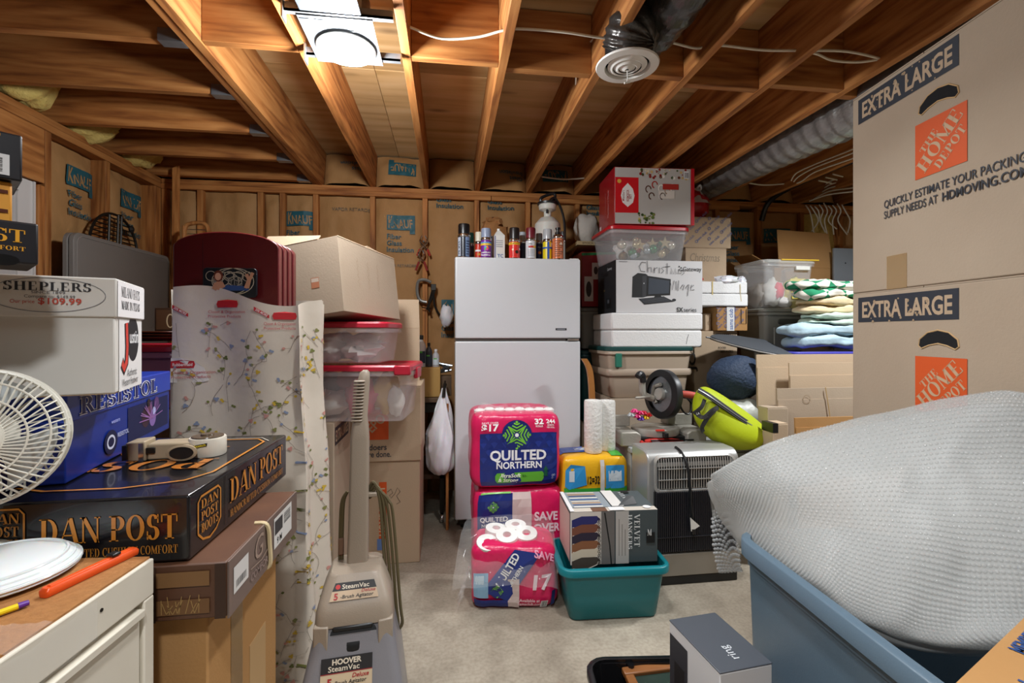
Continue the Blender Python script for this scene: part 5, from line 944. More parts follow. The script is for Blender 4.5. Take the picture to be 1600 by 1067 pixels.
fc_ = thing('floral_cover', 'cream floral-print vinyl cover sheathing the burgundy boards', 'cover', (0, 0, 0))
def topz(u): return zT + .012 - .05 * min(1, u / Wf) * 1.0 + .02 * sin(u * 14)
MB().grid(lambda s, t: cover(s * (Wf + Df), .004 + t * (topz(s * (Wf + Df)) - .004)), 60, 60).build('sheet', FLO, fc_, smooth=80)
MB().grid(lambda s, t: Vector((xa - .012 + .006 * sin(t * 9), YF + s * Df, .004 + t * (zT - .0))), 4, 10).build('side_sheet', FLO, fc_, smooth=80); MB().grid(lambda s, t: Vector((xa + s * (Wf + .03), YF + Df + .005 * sin(s * 20), .004 + t * (zT - .02))), 16, 6).build('back_sheet', FLO, fc_, smooth=80)
d = Decal(fn=cover, eps=.0035); rf = random.Random(12)
for gi in range(11):
    for gj in range(13):
        u = .01 + gi * .066 + rf.uniform(-.02, .02) + .03 * (gj % 2); v = .02 + gj * .108 + rf.uniform(-.02, .02); P = [(u, v)]; a = pi / 2 + rf.choice((-.8, .7, .4, -.4)); cv = rf.uniform(-.2, .2)
        for i in range(7): a += cv + rf.uniform(-.25, .25); P.append((P[-1][0] + .017 * cos(a), P[-1][1] + .017 * sin(a)))
        P = [p for p in P if .004 < p[0] < Wf + Df - .02 and p[1] < topz(p[0]) - .10]
        if len(P) < 3: continue
        d.line(P, .0013, '8f8276'); d.k -= 1
        for i in range(1, len(P)):
            for r_ in range(rf.choice((0, 1, 1))):
                b = rf.uniform(-.3, 3.44); l = rf.uniform(.009, .02); x, y = P[i]; ex, ey = x + l * cos(b), y + l * sin(b); c = rf.choice(('6a7238', '7c8244', '8a8a50', 'd0b03c', 'd8b840', 'd0958a', '8a98b4'))
                if not (.006 < ex < Wf + Df - .02) or ey > topz(ex) - .09: continue
                d.line([(x, y), (ex, ey)], .0009, '8f8276'); d.k -= 1
                for w3 in (0, 2.1, 4.2)[:rf.choice((1, 2, 3))]:
                    q_ = .0048; cx3, cy3 = ex + .0038 * cos(b + w3), ey + .0038 * sin(b + w3)
                    d.poly([(cx3 + q_ * cos(b + w3 + j * pi / 3) * (1 if j % 3 else 1.3), cy3 + q_ * sin(b + w3 + j * pi / 3)) for j in range(6)], c); d.k -= 1
d.build('floral_print', fc_)
for u0, v0 in ((.14, zT - .058), (Wf - .075, zT - .1), (.0, zT - .27)):
    d = Decal(fn=cover, eps=.004)
    if u0 == 0: d.poly([(.0, v0 - .05), (.10, v0 - .05), (.115, v0 - .045), (.10, v0), (.07, v0 + .025), (.03, v0 + .035), (0, v0 + .035)], 'ebe6e0')
    d.poly([(u0, v0), (u0 + .07, v0), (u0 + .074, v0 + .012), (u0 + .07, v0 + .024), (u0 + .035, v0 + .028), (u0, v0 + .024), (u0 - .004 if u0 else 0, v0 + .012)], 'c8242c'); d.text('Rubbermaid', u0 + .006, v0 + .007, .0105, 'f4e8e4', .06, bold=.03)
    d.text('Closet & Organization', u0 - .03 if u0 else .004, v0 - .02, .010, 'c8545a', .13 if u0 < .2 else .1); d.text('Protective Products', u0 - .03 if u0 else .004, v0 - .036, .010, 'c8545a', .115 if u0 < .2 else .1); d.build('maker_print', fc_)
for u0, v0 in ((.27, zT - .055), (.0, zT - .05)):
    d = Decal(fn=cover, eps=.004); d.poly([(u0, v0), (u0 + .05, v0 - .03), (u0 + .05, v0 - .042), (u0, v0 - .014)], 'c8242c'); d.text('20% MORE', u0 + .004, v0 - .013, .008, 'f4e8e4', .045, rot=-.54, bold=.03); d.build('maker_print', fc_)
# sign with lounging figure, tucked in the cover
X0, X1, Z0, Z1 = FR(319, 402, 419, 452, YF + .02); Ws, Hs = X1 - X0, Z1 - Z0 + .03; t = thing('novelty_plaque', 'small black plaque picturing a reclining woman in a blue dress', 'sign', ((X0 + X1) / 2, YF + .012, Z0 - .03), 0)
MB().rings([[Vector((p.x, y, p.y + Hs / 2)) for p in rrect(Ws, Hs, .012)] for y in (0, .012)]).build('panel', mat('black_enamel', '161c22', .3), t, bevel=.001); d = D(Ws, .01, Hs, 'F')
for i, a in enumerate((.06, .11, .16)):
    for s in (0, 1): d.ring(Ws * .25 + a * .3 if not s else Ws * .6, Hs * .55, a * .4, a * .3, .0025, 'c8bca0', 24); d.k -= 1
for i in range(5): d.ring(Ws * (.15 + .17 * i), Hs * .72, .018, .018, .002, 'c8bca0', 16); d.k -= 1
d.k += 3; d.text('TEXAS', Ws * .44, Hs * .38, Hs * .3, '8a8478', Ws * .3, font=serif)
d.poly([(Ws * .3, Hs * .3), (Ws * .45, Hs * .42), (Ws * .7, Hs * .4), (Ws * .86, Hs * .36), (Ws * .86, Hs * .24), (Ws * .3, Hs * .22)], '2c4a80'); d.poly([(Ws * .22, Hs * .3), (Ws * .24, Hs * .5), (Ws * .3, Hs * .6), (Ws * .38, Hs * .5), (Ws * .42, Hs * .36), (Ws * .3, Hs * .24)], 'c8906e'); d.line([(Ws * .24, Hs * .48), (Ws * .2, Hs * .3), (Ws * .26, Hs * .26)], .01, 'c8906e'); d.disc(Ws * .29, Hs * .72, .0155, '6a2e1a', .02); d.disc(Ws * .285, Hs * .7, .0105, 'd8a484', .0135)
d.line([(Ws * .8, Hs * .32), (Ws * .86, Hs * .6), (Ws * .82, Hs * .8)], .011, 'c8906e'); d.line([(Ws * .84, Hs * .32), (Ws * .88, Hs * .62), (Ws * .94, Hs * .85)], .011, 'c8906e'); d.build('picture', t)

# ================================================================ CENTRE LEFT STACK
HDO = 'd4551c'
def hd_logo(d, a, b, s):
    d.rect(a, b, a + s, b + s, HDO); kc = 'c4a888'
    for tx, o_, hh, ln in (('THE', (.08, .42), .13, .42), ('HOME', (.1, .06), .26, 1.06), ('DEPOT', (.42, .03), .17, .72)):
        d.text(tx, a + s * o_[0] + (s * .1 if tx != 'DEPOT' else s * .08), b + s * o_[1], s * hh, kc, s * ln, rot=pi / 4, font=serif)
def tag_label(d, a, b, w_, h, txt='EXTRA LARGE'): d.rect(a, b, a + w_, b + h, '272c36'); d.text(txt, a + w_ * .05, b + h * .2, h * .6, 'b8a084', w_ * .9, bold=.04)
t, w_, dd_, hh = carton('moving_box', 'brown moving box with handwritten note, on the floor left of the refrigerator', 478, 656, 722, 886, 2.69, .42, CARD2, z0=0); HZ = hh
d = D(w_, dd_, hh, 'F'); u0 = lambda px, a=478, b=656: (px - a) / (b - a) * w_; d.rect(u0(591), hh * .25, u0(603), hh * .8, HDO); d.rect(u0(588), .08, u0(600), hh * .25, '6a8ac8'); d.text('HOME DEPOT', u0(600), hh * .28, .03, 'd8c0a0', hh * .48, rot=pi / 2, bold=.04)
sx_ = u0(604); d.line([(sx_, hh * .7), (sx_ + .02, hh * .73), (sx_ + .03, hh * .69), (sx_ + .012, hh * .67), (sx_ + .02, hh * .64), (sx_ + .04, hh * .68), (sx_ + .055, hh * .74), (sx_ + .07, hh * .7), (sx_ + .05, hh * .66), (sx_ + .07, hh * .6), (sx_ + .05, hh * .58)], .0025, '3a3632'); d.build('printing', t)
t, w_, dd_, hh = carton('moving_box', 'brown moving box with orange logo stacked left of the refrigerator', 476, 658, 604, 722, 2.68, .42, CARD2, z0=HZ + .001); d = D(w_, dd_, hh, 'F'); u0 = lambda px: (px - 476) / 182 * w_
v0 = lambda py: PY(600, py, 2.68).z - HZ; d.rect(u0(568), v0(687), u0(606), v0(640), HDO); d.text('DEPOT', u0(570), v0(685), .05, 'c4a888', .19, rot=.75, bold=.03); d.text('How doers', u0(548), v0(703), .032, '3a3e48', u0(603) - u0(548), bold=.02); d.text('get more done.', u0(543), v0(714), .032, '3a3e48', u0(610) - u0(543), bold=.02); d.build('printing', t); HZ2 = HZ + .001 + hh
X0, X1, Z0, Z1 = FR(600, 656, 468, 600, 2.98); t = thing('cardboard_sheet', 'tall folded cardboard sheet standing behind the red-lidded totes', 'cardboard', ((X0 + X1) / 2 - .05, 2.95, HZ2), 0); Wc = X1 - X0 + .1; Hc = Z1 - HZ2
MB().box(-Wc / 2, 0, 0, Wc / 2, .006, Hc * .65).build('panel', CARD2, t, smooth=0); MB().hexa([(-Wc / 2, 0, Hc * .652), (Wc / 2, 0, Hc * .652), (Wc / 2, .006, Hc * .652), (-Wc / 2, .006, Hc * .652), (-Wc / 2, .018, Hc), (Wc / 2 - .006, .018, Hc), (Wc / 2 - .006, .024, Hc), (-Wc / 2, .024, Hc)]).build('panel', CARD2, t, smooth=0)
t, w_, dd_, hh = carton('moving_box', 'extra large moving box on the floor behind the carpet cleaner', 400, 522, 661, 948, 2.29, .37, CARD, z0=0); EZ = hh
d = D(w_, dd_, hh, 'R'); tag_label(d, .015, hh - .115, .30, .085); d.build('printing', t)
REDL = mat('red_lid', 'b01e34', .35); PINKC = mat('clear_pinkish', 'f0e8ec', .15, alpha=.15)
p = PC(566, 620, 2.36); lt = tote('storage_tote', 'large clear tote with red lid holding holiday things, under the smaller tote', (p.x - .01, p.y, EZ + .001), .54, .36, .236, PINKC, REDL, R(-6))
MB().box(.21, -.205, .219, .285, -.165, .264).build('latch', REDL, lt, bevel=.006)
for i, (a, b, c, rx, ry, rz_, col) in enumerate(((-.14, -.02, .07, .1, .1, .06, 'd8d4cc'), (.02, -.05, .1, .08, .06, .09, 'c83048'), (.13, .0, .12, .07, .08, .1, 'd8b040'), (.19, -.06, .08, .04, .05, .07, 'e0dcd4'), (-.04, .06, .16, .12, .07, .06, 'a82838'), (-.16, .05, .16, .06, .06, .06, '4a4440'))): lump('packed_item', mat('stuff_' + col, col, .7), lt, (a, b, c), rx, ry, rz_, i, .3)
for k in range(10): a = k * .63; MB().tube([(-.15, -.08, .1), (-.15 + .045 * cos(a), -.08 - .02 * abs(sin(a)), .1 + .05 * sin(a))], .002, 5).build('tinsel_strand', ink('d8d8dc', .3), lt)
MB().lathe([(.016, 0), (.018, .006), (.012, .012), (.004, .013)], (-.0, -.168, .02), 8, axis=(0, -1, 0)).build('knob', BLACKP, lt) if False else None
p = PC(547, 545, 2.33); ut = tote('storage_tote', 'smaller clear tote with red lid under the open carton', (p.x, p.y, EZ + .236 + .0365), .42, .31, .165, PINKC, REDL, R(-8), handles=False)
for i, (a, b, c, rx, ry, rz_, col) in enumerate(((-.1, -.03, .07, .09, .1, .06, 'e4e2dc'), (.06, -.02, .06, .09, .1, .05, 'dcd8d4'), (.0, .04, .08, .15, .07, .06, 'd4d0c8'), (-.08, .0, .1, .06, .08, .04, 'eceae6'))): lump('wadded_paper', mat('stuff_' + col, col, .8, bump=(20, 1)), ut, (a, b, c), rx, ry, rz_, i + 9, .5, 3)
# open carton on top
cw = camw(-.726, 2.05); wb_, db_, hb_ = .40, .52, .335; yw = R(-21); ob = thing('open_carton', 'open brown carton with raised flaps on top of the totes', 'box', (0, 0, 0), rot=(R(-2.5), R(-7.5), yw)); ob.location = (cw.x, cw.y, EZ + .236 + .0365 + .165 + .072); CIN = mat('cardboard_inside', '8a6a48', .9)
th = .005
for nm, a in (('front_panel', (-wb_, 0, 0, 0, th, hb_)), ('back_panel', (-wb_, db_ - th, 0, 0, db_, hb_)), ('side_panel', (-th, th, 0, 0, db_ - th, hb_)), ('side_panel', (-wb_, th, 0, -wb_ + th, db_ - th, hb_)), ('bottom_panel', (-wb_ + th, th, 0, -th, db_ - th, th))): MB().box(*a).build(nm, CARD, ob, smooth=0, bevel=.0015)
for pts in ([(-wb_, 0, hb_), (-.10, 0, hb_), (-.15, .10, hb_ + .05), (-wb_ - .01, .07, hb_ + .085)], [(-wb_ + .02, db_, hb_), (-.02, db_, hb_), (-.04, db_ - .2, hb_ + .03), (-wb_ + .04, db_ - .2, hb_ + .05)], [(-wb_, 0, hb_), (-wb_, db_, hb_), (-wb_ - .1, db_ - .02, hb_ + .08), (-wb_ - .1, .02, hb_ + .08)], [(0, 0, hb_), (0, db_, hb_), (-.1, db_ - .02, hb_ - .06), (-.1, .02, hb_ - .06)]): MB().poly(pts).build('flap', CARD2, ob, smooth=0, solid=.005)
d = Decal((-wb_, 0, 0), (1, 0, 0), (0, 0, 1)); d.rect(wb_ - .15, hb_ * .36, wb_ - .11, hb_ * .5, 'b87858'); d.rect(wb_ - .148, hb_ * .44, wb_ - .112, hb_ * .49, 'c8b8a8'); d.build('sticker', ob)
d = Decal((0, 0, 0), (0, 1, 0), (0, 0, 1))
for i in range(3): d.line([(.14 + i * .09 + .008 * sin(k * 1.9 + i), hb_ * .78 - k * .009) for k in range(16)], .002, '9c866c')
d.build('handwriting', ob)

# ================================================================ BACK WALL BENCH, TOOLS
BW = mat('bench_brown', '5a4632', .6); XB0, XB1 = PY(560, 640, 3.2).x, PY(700, 640, 3.2).x; BT = PY(675, 622, 3.2).z
bn = thing('work_bench', 'dark rolling work bench between the boxes and the refrigerator', 'bench', (0, 0, 0))
MB().box(XB0, 3.2, BT - .03, XB1, 3.75, BT).build('bench_top', BW, bn, bevel=.003); MB().box(XB0 + .02, 3.22, BT - .10, XB1 - .02, 3.73, BT - .031).build('apron', DARKM, bn, bevel=.002); MB().box(XB0 + .02, 3.22, .3, XB1 - .02, 3.73, .33).build('lower_shelf', BW, bn, bevel=.002)
for x in (XB0 + .03, XB1 - .04):
    for y in (3.22, 3.70):
        MB().box(x - .015, y, .07, x + .015, y + .03, BT - .1).build('leg', DARKM, bn, smooth=0); MB().lathe([(.03, -.011), (.032, -.006), (.032, .006), (.03, .011)], (x, y + .015, .0325), 18, axis=(1, 0, 0)).build('caster', CHROME, bn)
t, w_, dd_, hh = carton('small_carton', 'small tan box on the work bench beneath the bottles', 650, 688, 574, 622, 3.24, .25, mat('tan_box', 'b08a4c', .7), z0=BT + .001, flaps=True); SBT = BT + .001 + hh
def bottle(label, px, yt, Y, r, col, capc, alpha=False, hf=None, name='bottle'):
    x = PY(px, 550, Y).x; h = PY(px, yt, Y).z - SBT; t = thing(name, label, 'bottle', (x, Y, SBT + .0005)); m = mat('bottle_' + col, col, .35, alpha=.5 if alpha else None)
    MB().lathe([(r * .95, 0), (r, .006), (r, h * .62), (r * .85, h * .72), (r * .38, h * .84), (r * .36, h * .88)], n=20).build('body', m, t); MB().lathe([(r * .45, h * .87), (r * .45, h), (r * .3, h + .002)], n=16).build('cap', ink(capc, .4), t)
    d = Decal(fn=on_cyl(r), eps=.0012); d.rect(-r * .9, h * .12, r * .9, h * .5, '2a3a4a' if not alpha else 'c8d4dc', 8, 1); d.rect(-r * .6, h * .44, r * .3, h * .5, '58b848', 5, 1); d.build('label', t)
bottle('white plastic jug with black cap on the tan box', 658, 524, 3.31, .034, 'd8dcde', '1c1c1e'); bottle('dark spray bottle with a green label among the jugs', 670, 536, 3.30, .024, '3a3c44', '202022'); bottle('clear squeeze bottle with a thin tip on the tan box', 681, 546, 3.29, .024, 'd8dce4', 'd8d8d8', True)
x = PY(694, 575, 3.3).x; t = thing('wrench_bundle', 'tangle of metal wrenches lying on the bench near the refrigerator', 'tools', (x, 3.32, BT + .001))
MB().box(-.04, -.03, 0, .05, .1, PY(694, 588, 3.3).z - BT).build('tray', BW, t, bevel=.003)
for k in range(5): a = k * .7; z = PY(694, 586, 3.3).z - BT + .01 + k * .012; MB().tube([(-.06 * cos(a) , .03 - .03 * sin(a), z), (.05 * cos(a), .03 + .03 * sin(a), z + .02)], .009, 8).build('wrench', mat('tool_steel', '8a949c', .3, .9), t)
# clamps hanging on the stud
sxx = PY(664, 400, YB).x; cl = thing('spring_clamp', 'chrome spring clamp with red grips hanging high on the stud', 'clamp', (PY(662, 380, YB - .03).x, YB - .035, PY(662, 380, YB - .03).z))
for s in (-1, 1): MB().tube(spline([(s * .012, 0, .06), (s * .028, 0, .02), (s * .01, 0, -.01), (-s * .03, 0, -.05)], 4), [.006] * 4 + [.01] * 5 + [.009] * 4, 8).build('jaw', CHROME, cl); MB().tube([(-s * .03, 0, -.05), (-s * .05, 0, -.10)], .009, 8).build('grip', ink('a82820'), cl)
for z in (.012,): MB().lathe([(.008, -.012), (.008, .012)], (0, 0, z), 14, axis=(0, 1, 0)).build('spring', DARKM, cl)
cl2 = thing('spring_clamp', 'second chrome clamp with dark red grips just below the first', 'clamp', (PY(659, 402, YB - .03).x, YB - .06, PY(659, 402, YB - .03).z))
for s in (-1, 1): MB().tube(spline([(s * .01, 0, .05), (s * .022, 0, .02), (s * .006, 0, -.01), (-s * .02, 0, -.04)], 4), .008, 8).build('jaw', CHROME, cl2); MB().tube([(-s * .02, 0, -.04), (-s * .045, 0, -.11)], .009, 8).build('grip', ink('8a2420'), cl2)
cg = thing('c_clamp', 'grey cast C-clamp hanging on the stud beside the refrigerator', 'clamp', (PY(663, 455, YB - .03).x, YB - .05, PY(663, 455, YB - .03).z)); CI = mat('cast_iron', '8c8c88', .4, .6)
MB().tube(spline([(.055, 0, .07), (.0, 0, .09), (-.045, 0, .075), (-.055, 0, .0), (-.035, 0, -.07), (.02, 0, -.09)], 4), .013, 8).build('frame', CI, cg); MB().tube([(.075, 0, .045), (.02, 0, -.15)], .008, 8).build('screw', DARKM, cg); MB().tube([(-.02, 0, -.13), (.06, 0, -.14)], .004, 6).build('tommy_bar', DARKM, cg)
pl = thing('pliers', 'dark locking pliers hanging beside the C-clamp', 'pliers', (PY(676, 470, YB - .03).x, YB - .07, PY(676, 470, YB - .03).z)); MB().tube(spline([(0, 0, .09), (.01, 0, .02), (.02, 0, -.05), (.06, 0, -.12)], 5), .008, 8).build('handle', DARKM, pl); MB().tube(spline([(.02, 0, .09), (.0, 0, .03), (-.03, 0, -.05), (-.02, 0, -.09)], 5), .008, 8).build('handle', DARKM, pl); MB().box(-.012, -.008, .08, .028, .008, .13).build('jaws', DARKM, pl, bevel=.003)
for k, (px, py, ln) in enumerate(((654, 487, -.06), (648, 486, .05), (652, 494, .06))): p = PY(px, py, YB - .02); tag(MB().tube([(p.x, YB + .01, p.z), (p.x - .01, YB - .09, p.z + .004), (p.x - .02, YB - .10, p.z + .012)], .004, 6).build('nail_hook', DARKM), ('steel hook pegged in the stud under the C-clamp', 'short peg left of the C-clamp stud', 'lowest steel peg below the C-clamp')[k], 'hook')
# white plastic bag hanging, stick beside fridge, white wad by the fridge
p = PY(688, 655, 3.1); hg = thing('plastic_bag', 'white plastic grocery bag hanging from a hook beside the refrigerator', 'bag', (p.x, 3.12, PY(688, 740, 3.12).z)); BGM = mat('white_bag', 'e6e8ee', .35, sss=.2, bump=(8, .6)); Hb = PY(690, 606, 3.12).z - hg.location.z
def bgf(s, t):
    a = s * 2 * pi; r = .012 + .075 * sin(min(1, (1 - t) * 1.5) * pi / 2) ** 1.3 * (1 if t > .1 else sqrt(max(0, t / .1)) * .6 + .4); r *= 1 + .38 * noise.noise(Vector((cos(a) * 2.2, sin(a) * 2.2, t * 3))) + .16 * sin(a * 7 + t * 3 + noise.noise(Vector((a, t * 4, 2))) * 2) * min(1, t * 1.6)
    return Vector((r * cos(a) + .022 * t, r * .75 * sin(a), t * Hb))
MB().grid(bgf, 36, 24).build('bag_body', BGM, hg, smooth=80); MB().tube([(.02, -.02, Hb - .06), (.024, -.0, Hb + .0), (.03, .03, Hb + .02)], .012, 8).build('strap', DARKM, hg); MB().tube([(.03, .03, Hb + .02), (.03, .12, Hb + .03)], .006, 8).build('hook', DARKM, hg)
X_, Z_ = PY(699, 770, 3.1).x, PY(699, 715, 3.1).z; tag(MB().box(X_ - .01, 3.1, 0, X_ + .008, 3.115, Z_ + .35).build('wood_strip', WZ, bevel=.002), 'thin wooden strip standing beside the refrigerator', 'wood strip')
p = PY(699, 492, 3.5); tag(lump('paper_wad', mat('white_bag'), None, (p.x - .01, 3.72, p.z), .05, .05, .085, 4, .3), 'white crumpled plastic stuffed behind the refrigerator edge', 'plastic bag')
# ================================================================ CARPET CLEANER
vc = PC(557, 1000, 1.42); v = thing('carpet_cleaner', 'upright grey and beige carpet cleaner with a tall ridged handle', 'carpet cleaner', (vc.x, vc.y - .06, 0), R(6)); VB = mat('beige_plastic', '9a8c7c', .42, bump=(250, .08)); VG = mat('grey_tank', '7e7c80', .3, bump=(250, .05)); VS = mat('slate_grey', '6c6a6c', .4)
def vr(z, hw, yf, yb, r=.03): return rrect(2 * hw, yb - yf, min(r, hw * .9), z, 4, 0, (yf + yb) / 2)
MB().rings([vr(.02, .15, -.10, .28), vr(.08, .16, -.10, .28), vr(.18, .15, -.07, .27), vr(.3, .138, -.02, .26), vr(.40, .118, .02, .25), vr(.47, .102, .05, .245)]).build('tank', VG, v, smooth=45)
MB().rings([vr(0, .155, -.14, .1), vr(.05, .16, -.15, .12), vr(.1, .155, -.12, .12)]).build('nozzle_base', VS, v, smooth=45)
MB().rings([vr(.452, .112, .035, .255), vr(.49, .109, .04, .253), vr(.52, .100, .055, .25), vr(.575, .08, .10, .245), vr(.582, .074, .105, .24)]).build('hood', VB, v, smooth=45)
for s in (-1, 1): MB().hexa([(s * .112, .03, .38), (s * .07, .012, .37), (s * .07, .24, .38), (s * .12, .25, .38), (s * .112, .035, .46), (s * .07, .03, .46), (s * .07, .24, .46), (s * .112, .25, .46)]).build('hood_arm', VB, v, bevel=.004)
MB().box(-.06, .03, .438, .055, .06, .455).build('carry_handle', BLACKP, v, bevel=.006)
MB().lathe([(.052, 0), (.055, .008), (.045, .016), (.02, .02)], (.0, .045, .405), 28, axis=(0, -.8, .5), sx=1.05, sy=.75).build('tank_cap', BLACKP, v); MB().rings([[Vector((p.x, .033 + .0 + (.0 if k == 0 else .02), .408 + p.y)) for p in rrect(.13 - k * .02, .09 - k * .01, .02)] for k in (0, 1)]).build('recess', mat('dark_slate'), v)
MB().rings([rrect(.066, .06, .01, .575, 3, 0, .2), rrect(.062, .056, .01, .75, 3, .003, .205), rrect(.058, .054, .01, 1.01, 3, .006, .21), rrect(.05, .05, .012, 1.055, 3, .007, .212), rrect(.042, .045, .014, 1.085, 3, .008, .215), rrect(.04, .044, .016, 1.205, 3, .016, .22), rrect(.032, .034, .014, 1.24, 3, .02, .222), rrect(.015, .016, .006, 1.25, 3, .022, .222)]).build('handle', VB, v, smooth=45)
for k in range(13): z = 1.07 + k * .0115; MB().rings([rrect(.032, .012, .004, z, 2, .0 + .0085 + k * .0007 - .012, .192 + k * .0004), rrect(.036, .018, .005, z + .004, 2, .0085 + k * .0007 - .012, .192 + k * .0004), rrect(.032, .012, .004, z + .0075, 2, .0085 + k * .0007 - .012, .192 + k * .0004)]).build('grip_ridge', VB, v)
v.scale = (1, 1, .925)
OLV = mat('olive_cord', '5c5238', .5)
for k in range(4):
    MB().tube(spline([(.035, .215, .82 - k * .01), (.05 + .006 * k, .20, .85 - k * .012), (.07 + .009 * k, .2, .78), (.082 + .010 * k, .2, .60 + .04 * k), (.095 + .013 * k, .19, .42), (.10 + .013 * k, .19, .33), (.09, .2, .30)], 6), .0055, 6).build('cord_loop', OLV, v)
for k in range(2): MB().tube(spline([(-.034, .21, .82), (-.046 - .006 * k, .21, .78), (-.05 - .007 * k, .21, .66), (-.05 - .008 * k, .21, .58)], 5), .0055, 6).build('cord_loop', OLV, v)
MB().box(.03, .19, .80, .06, .24, .815).build('cord_hook', VB, v, bevel=.003); MB().box(-.062, .2, .60, -.045, .22, .66).build('plug', mat('rust_brown', '7a5c48', .6), v, bevel=.004)
n0 = Vector((0, -(.575 - .52), -(.10 - .055))).normalized()
dv = Vector((0, .10 - .055, .575 - .52)).normalized(); d = Decal(Vector((-.07, .0555, .521)), (1, 0, 0), dv, eps=.0035)
d.poly([(.006, .030), (.134, .030), (.126, .054), (.014, .054)], '1c1a1c'); d.poly([(.0, .002), (.14, .002), (.134, .030), (.006, .030)], 'b8a084'); d.disc(.022, .042, .007, 'b82a28'); d.text('SteamVac', .034, .035, .013, 'd8ccb8', .078, bold=.02); d.text('Deluxe', .09, .021, .009, 'a01e24', .04, shear=.25, bold=.02); d.text('5', .012, .006, .018, 'a01e24', bold=.04); d.text('-Brush Agitator', .03, .008, .0095, '2a2420', .095, shear=.15, bold=.02); d.build('upper_badge', v)
dv = Vector((0, .04, .10)).normalized(); d = Decal(Vector((-.085, -.022, .298)), (1, 0, 0), dv, eps=.004); hL = .085
d.rect(.0, -.1, .14, .045, 'c8b394'); d.rect(0, .045, .14, .086, '1e1c1e'); d.rect(0, .0435, .14, .046, '8a2228'); d.text('HOOVER', .03, .067, .014, 'd8ccb8', .08, bold=.05); d.text('SteamVac', .02, .050, .014, 'd8ccb8', .085, bold=.02); d.text('Deluxe', .085, .029, .011, 'a01e24', .045, shear=.25, bold=.03); d.text('5', .018, .013, .02, 'a01e24', bold=.05); d.text('-Brush Agitator', .034, .015, .010, '2a2420', .09, shear=.15, bold=.02)
for i, s in enumerate(('2 Brush Speeds', 'Cleans Carpet, Wood & Tile Floors')): d.disc(.008, -.005 - i * .02, .002, '8a2228', n=8); d.text(s, .014, -.009 - i * .02, .009, '3a332c', .06 if i == 0 else .122, bold=.015)
d.build('front_badge', v)

# ================================================================ BACK LEFT CORNER
XT = XL + .13; zt1 = PX(124, 363, XT).z; y0, y1 = PX(116, 400, XT).y, PX(262, 420, XT - .02).y; GT = mat('grey_table_plastic', '77726d', .5, bump=(180, .06))
ft = thing('folding_table', 'grey folded plastic table leaning on edge against the left wall', 'table', (XT, y0, .0))
for k, x in enumerate((-.06, -.03)): MB().rings([[Vector((x - .0 + xx, (y1 - y0) / 2 + p.x, zt1 / 2 + p.y - k * .0)) for p in rrect(y1 - y0 - q, zt1 - q, .05, 0, 6)] for xx, q in ((0, .01), (.004, 0), (.024, 0), (.028, .01))], 0, (1, 1)).build('table_half', GT, ft, smooth=40)
MB().tube([Vector((-.0005, (y1 - y0) / 2 + p.x, zt1 / 2 + p.y)) for p in rrect(y1 - y0 - .04, zt1 - .04, .04, 0, 6)], .0025, 6, closed=True).build('edge_bead', mat('grey_bead', '8c8782', .45), ft)
# round wire grate hanging behind it
gc = PX(178, 388, XL + .03); gr_ = PX(178, 388, XL + .03).z; gt = thing('wire_grate', 'round black wire grill grate behind the folded table', 'grate', (XL + .035, gc.y, gc.z)); Rg = PX(178, 335, XL + .03).z - gc.z
MB().tube([Vector((0, Rg * cos(a), Rg * sin(a))) for a in [2 * pi * i / 48 for i in range(48)]], .008, 6, closed=True).build('rim', DARKM, gt)
for k in range(-7, 8): z = k * Rg / 8; wd = sqrt(max(0, Rg * Rg - z * z)); MB().tube([(0, -wd, z), (0, wd, z)], .0045, 6).build('bar', DARKM, gt)
for y in (-.08, 0, .03): wd = sqrt(Rg * Rg - y * y); MB().tube([(.008, y, -wd), (.008, y + .02, wd)], .007, 6).build('cross_rod', DARKM, gt)
MB().lathe([(.022, 0), (.024, .01), (.01, .02)], (.01, Rg * .62, Rg * .7), 14, axis=(1, 0, 0)).build('knob', BLACKP, gt)
MB().tube([(0, Rg * .3, Rg * .95), (.0, Rg * .3, Rg * 1.04), (-.05, Rg * .3, Rg * 1.06)], .006, 6).build('hook', DARKM, gt)
# leaning stake, bent frame
A, B = PY(274, 258, 3.72), PY(277, 560, 3.6); tag(MB().hexa([(B.x - .02, 3.55, 0), (B.x + .025, 3.55, 0), (B.x + .025, 3.57, 0), (B.x - .02, 3.57, 0), (A.x - .022, 3.72, A.z - .02), (A.x + .022, 3.72, A.z + .0), (A.x + .022, 3.74, A.z), (A.x - .022, 3.74, A.z - .02)]).build('wooden_stake', WZ, bevel=.002), 'pale wooden stake leaning in the back left corner', 'stake')
p0 = PY(309, 352, 3.5); sn = thing('bentwood_loop', 'bent wooden frame with wire mesh behind the burgundy boards', 'frame', (p0.x, 3.5, 0)); ww = PY(330, 352, 3.5).x - p0.x; zz0 = p0.z
MB().tube(spline([(-ww * 1.1, 0, 0), (-ww, 0, zz0 - .2), (-ww * .95, 0, zz0 - .03), (-ww * .5, 0, zz0 + .01), (ww * .5, 0, zz0 + .01), (ww * .85, 0, zz0 - .06), (ww * 1.1, 0, zz0 - .25), (ww * 1.1, 0, 0)], 5), .014, 8).build('frame', WZ, sn)
for k in range(7): z = zz0 - .03 - k * .03; MB().tube([(-ww * .9, 0, z), (ww * .9, 0, z)], .003, 5).build('mesh_wire', CHROME, sn)
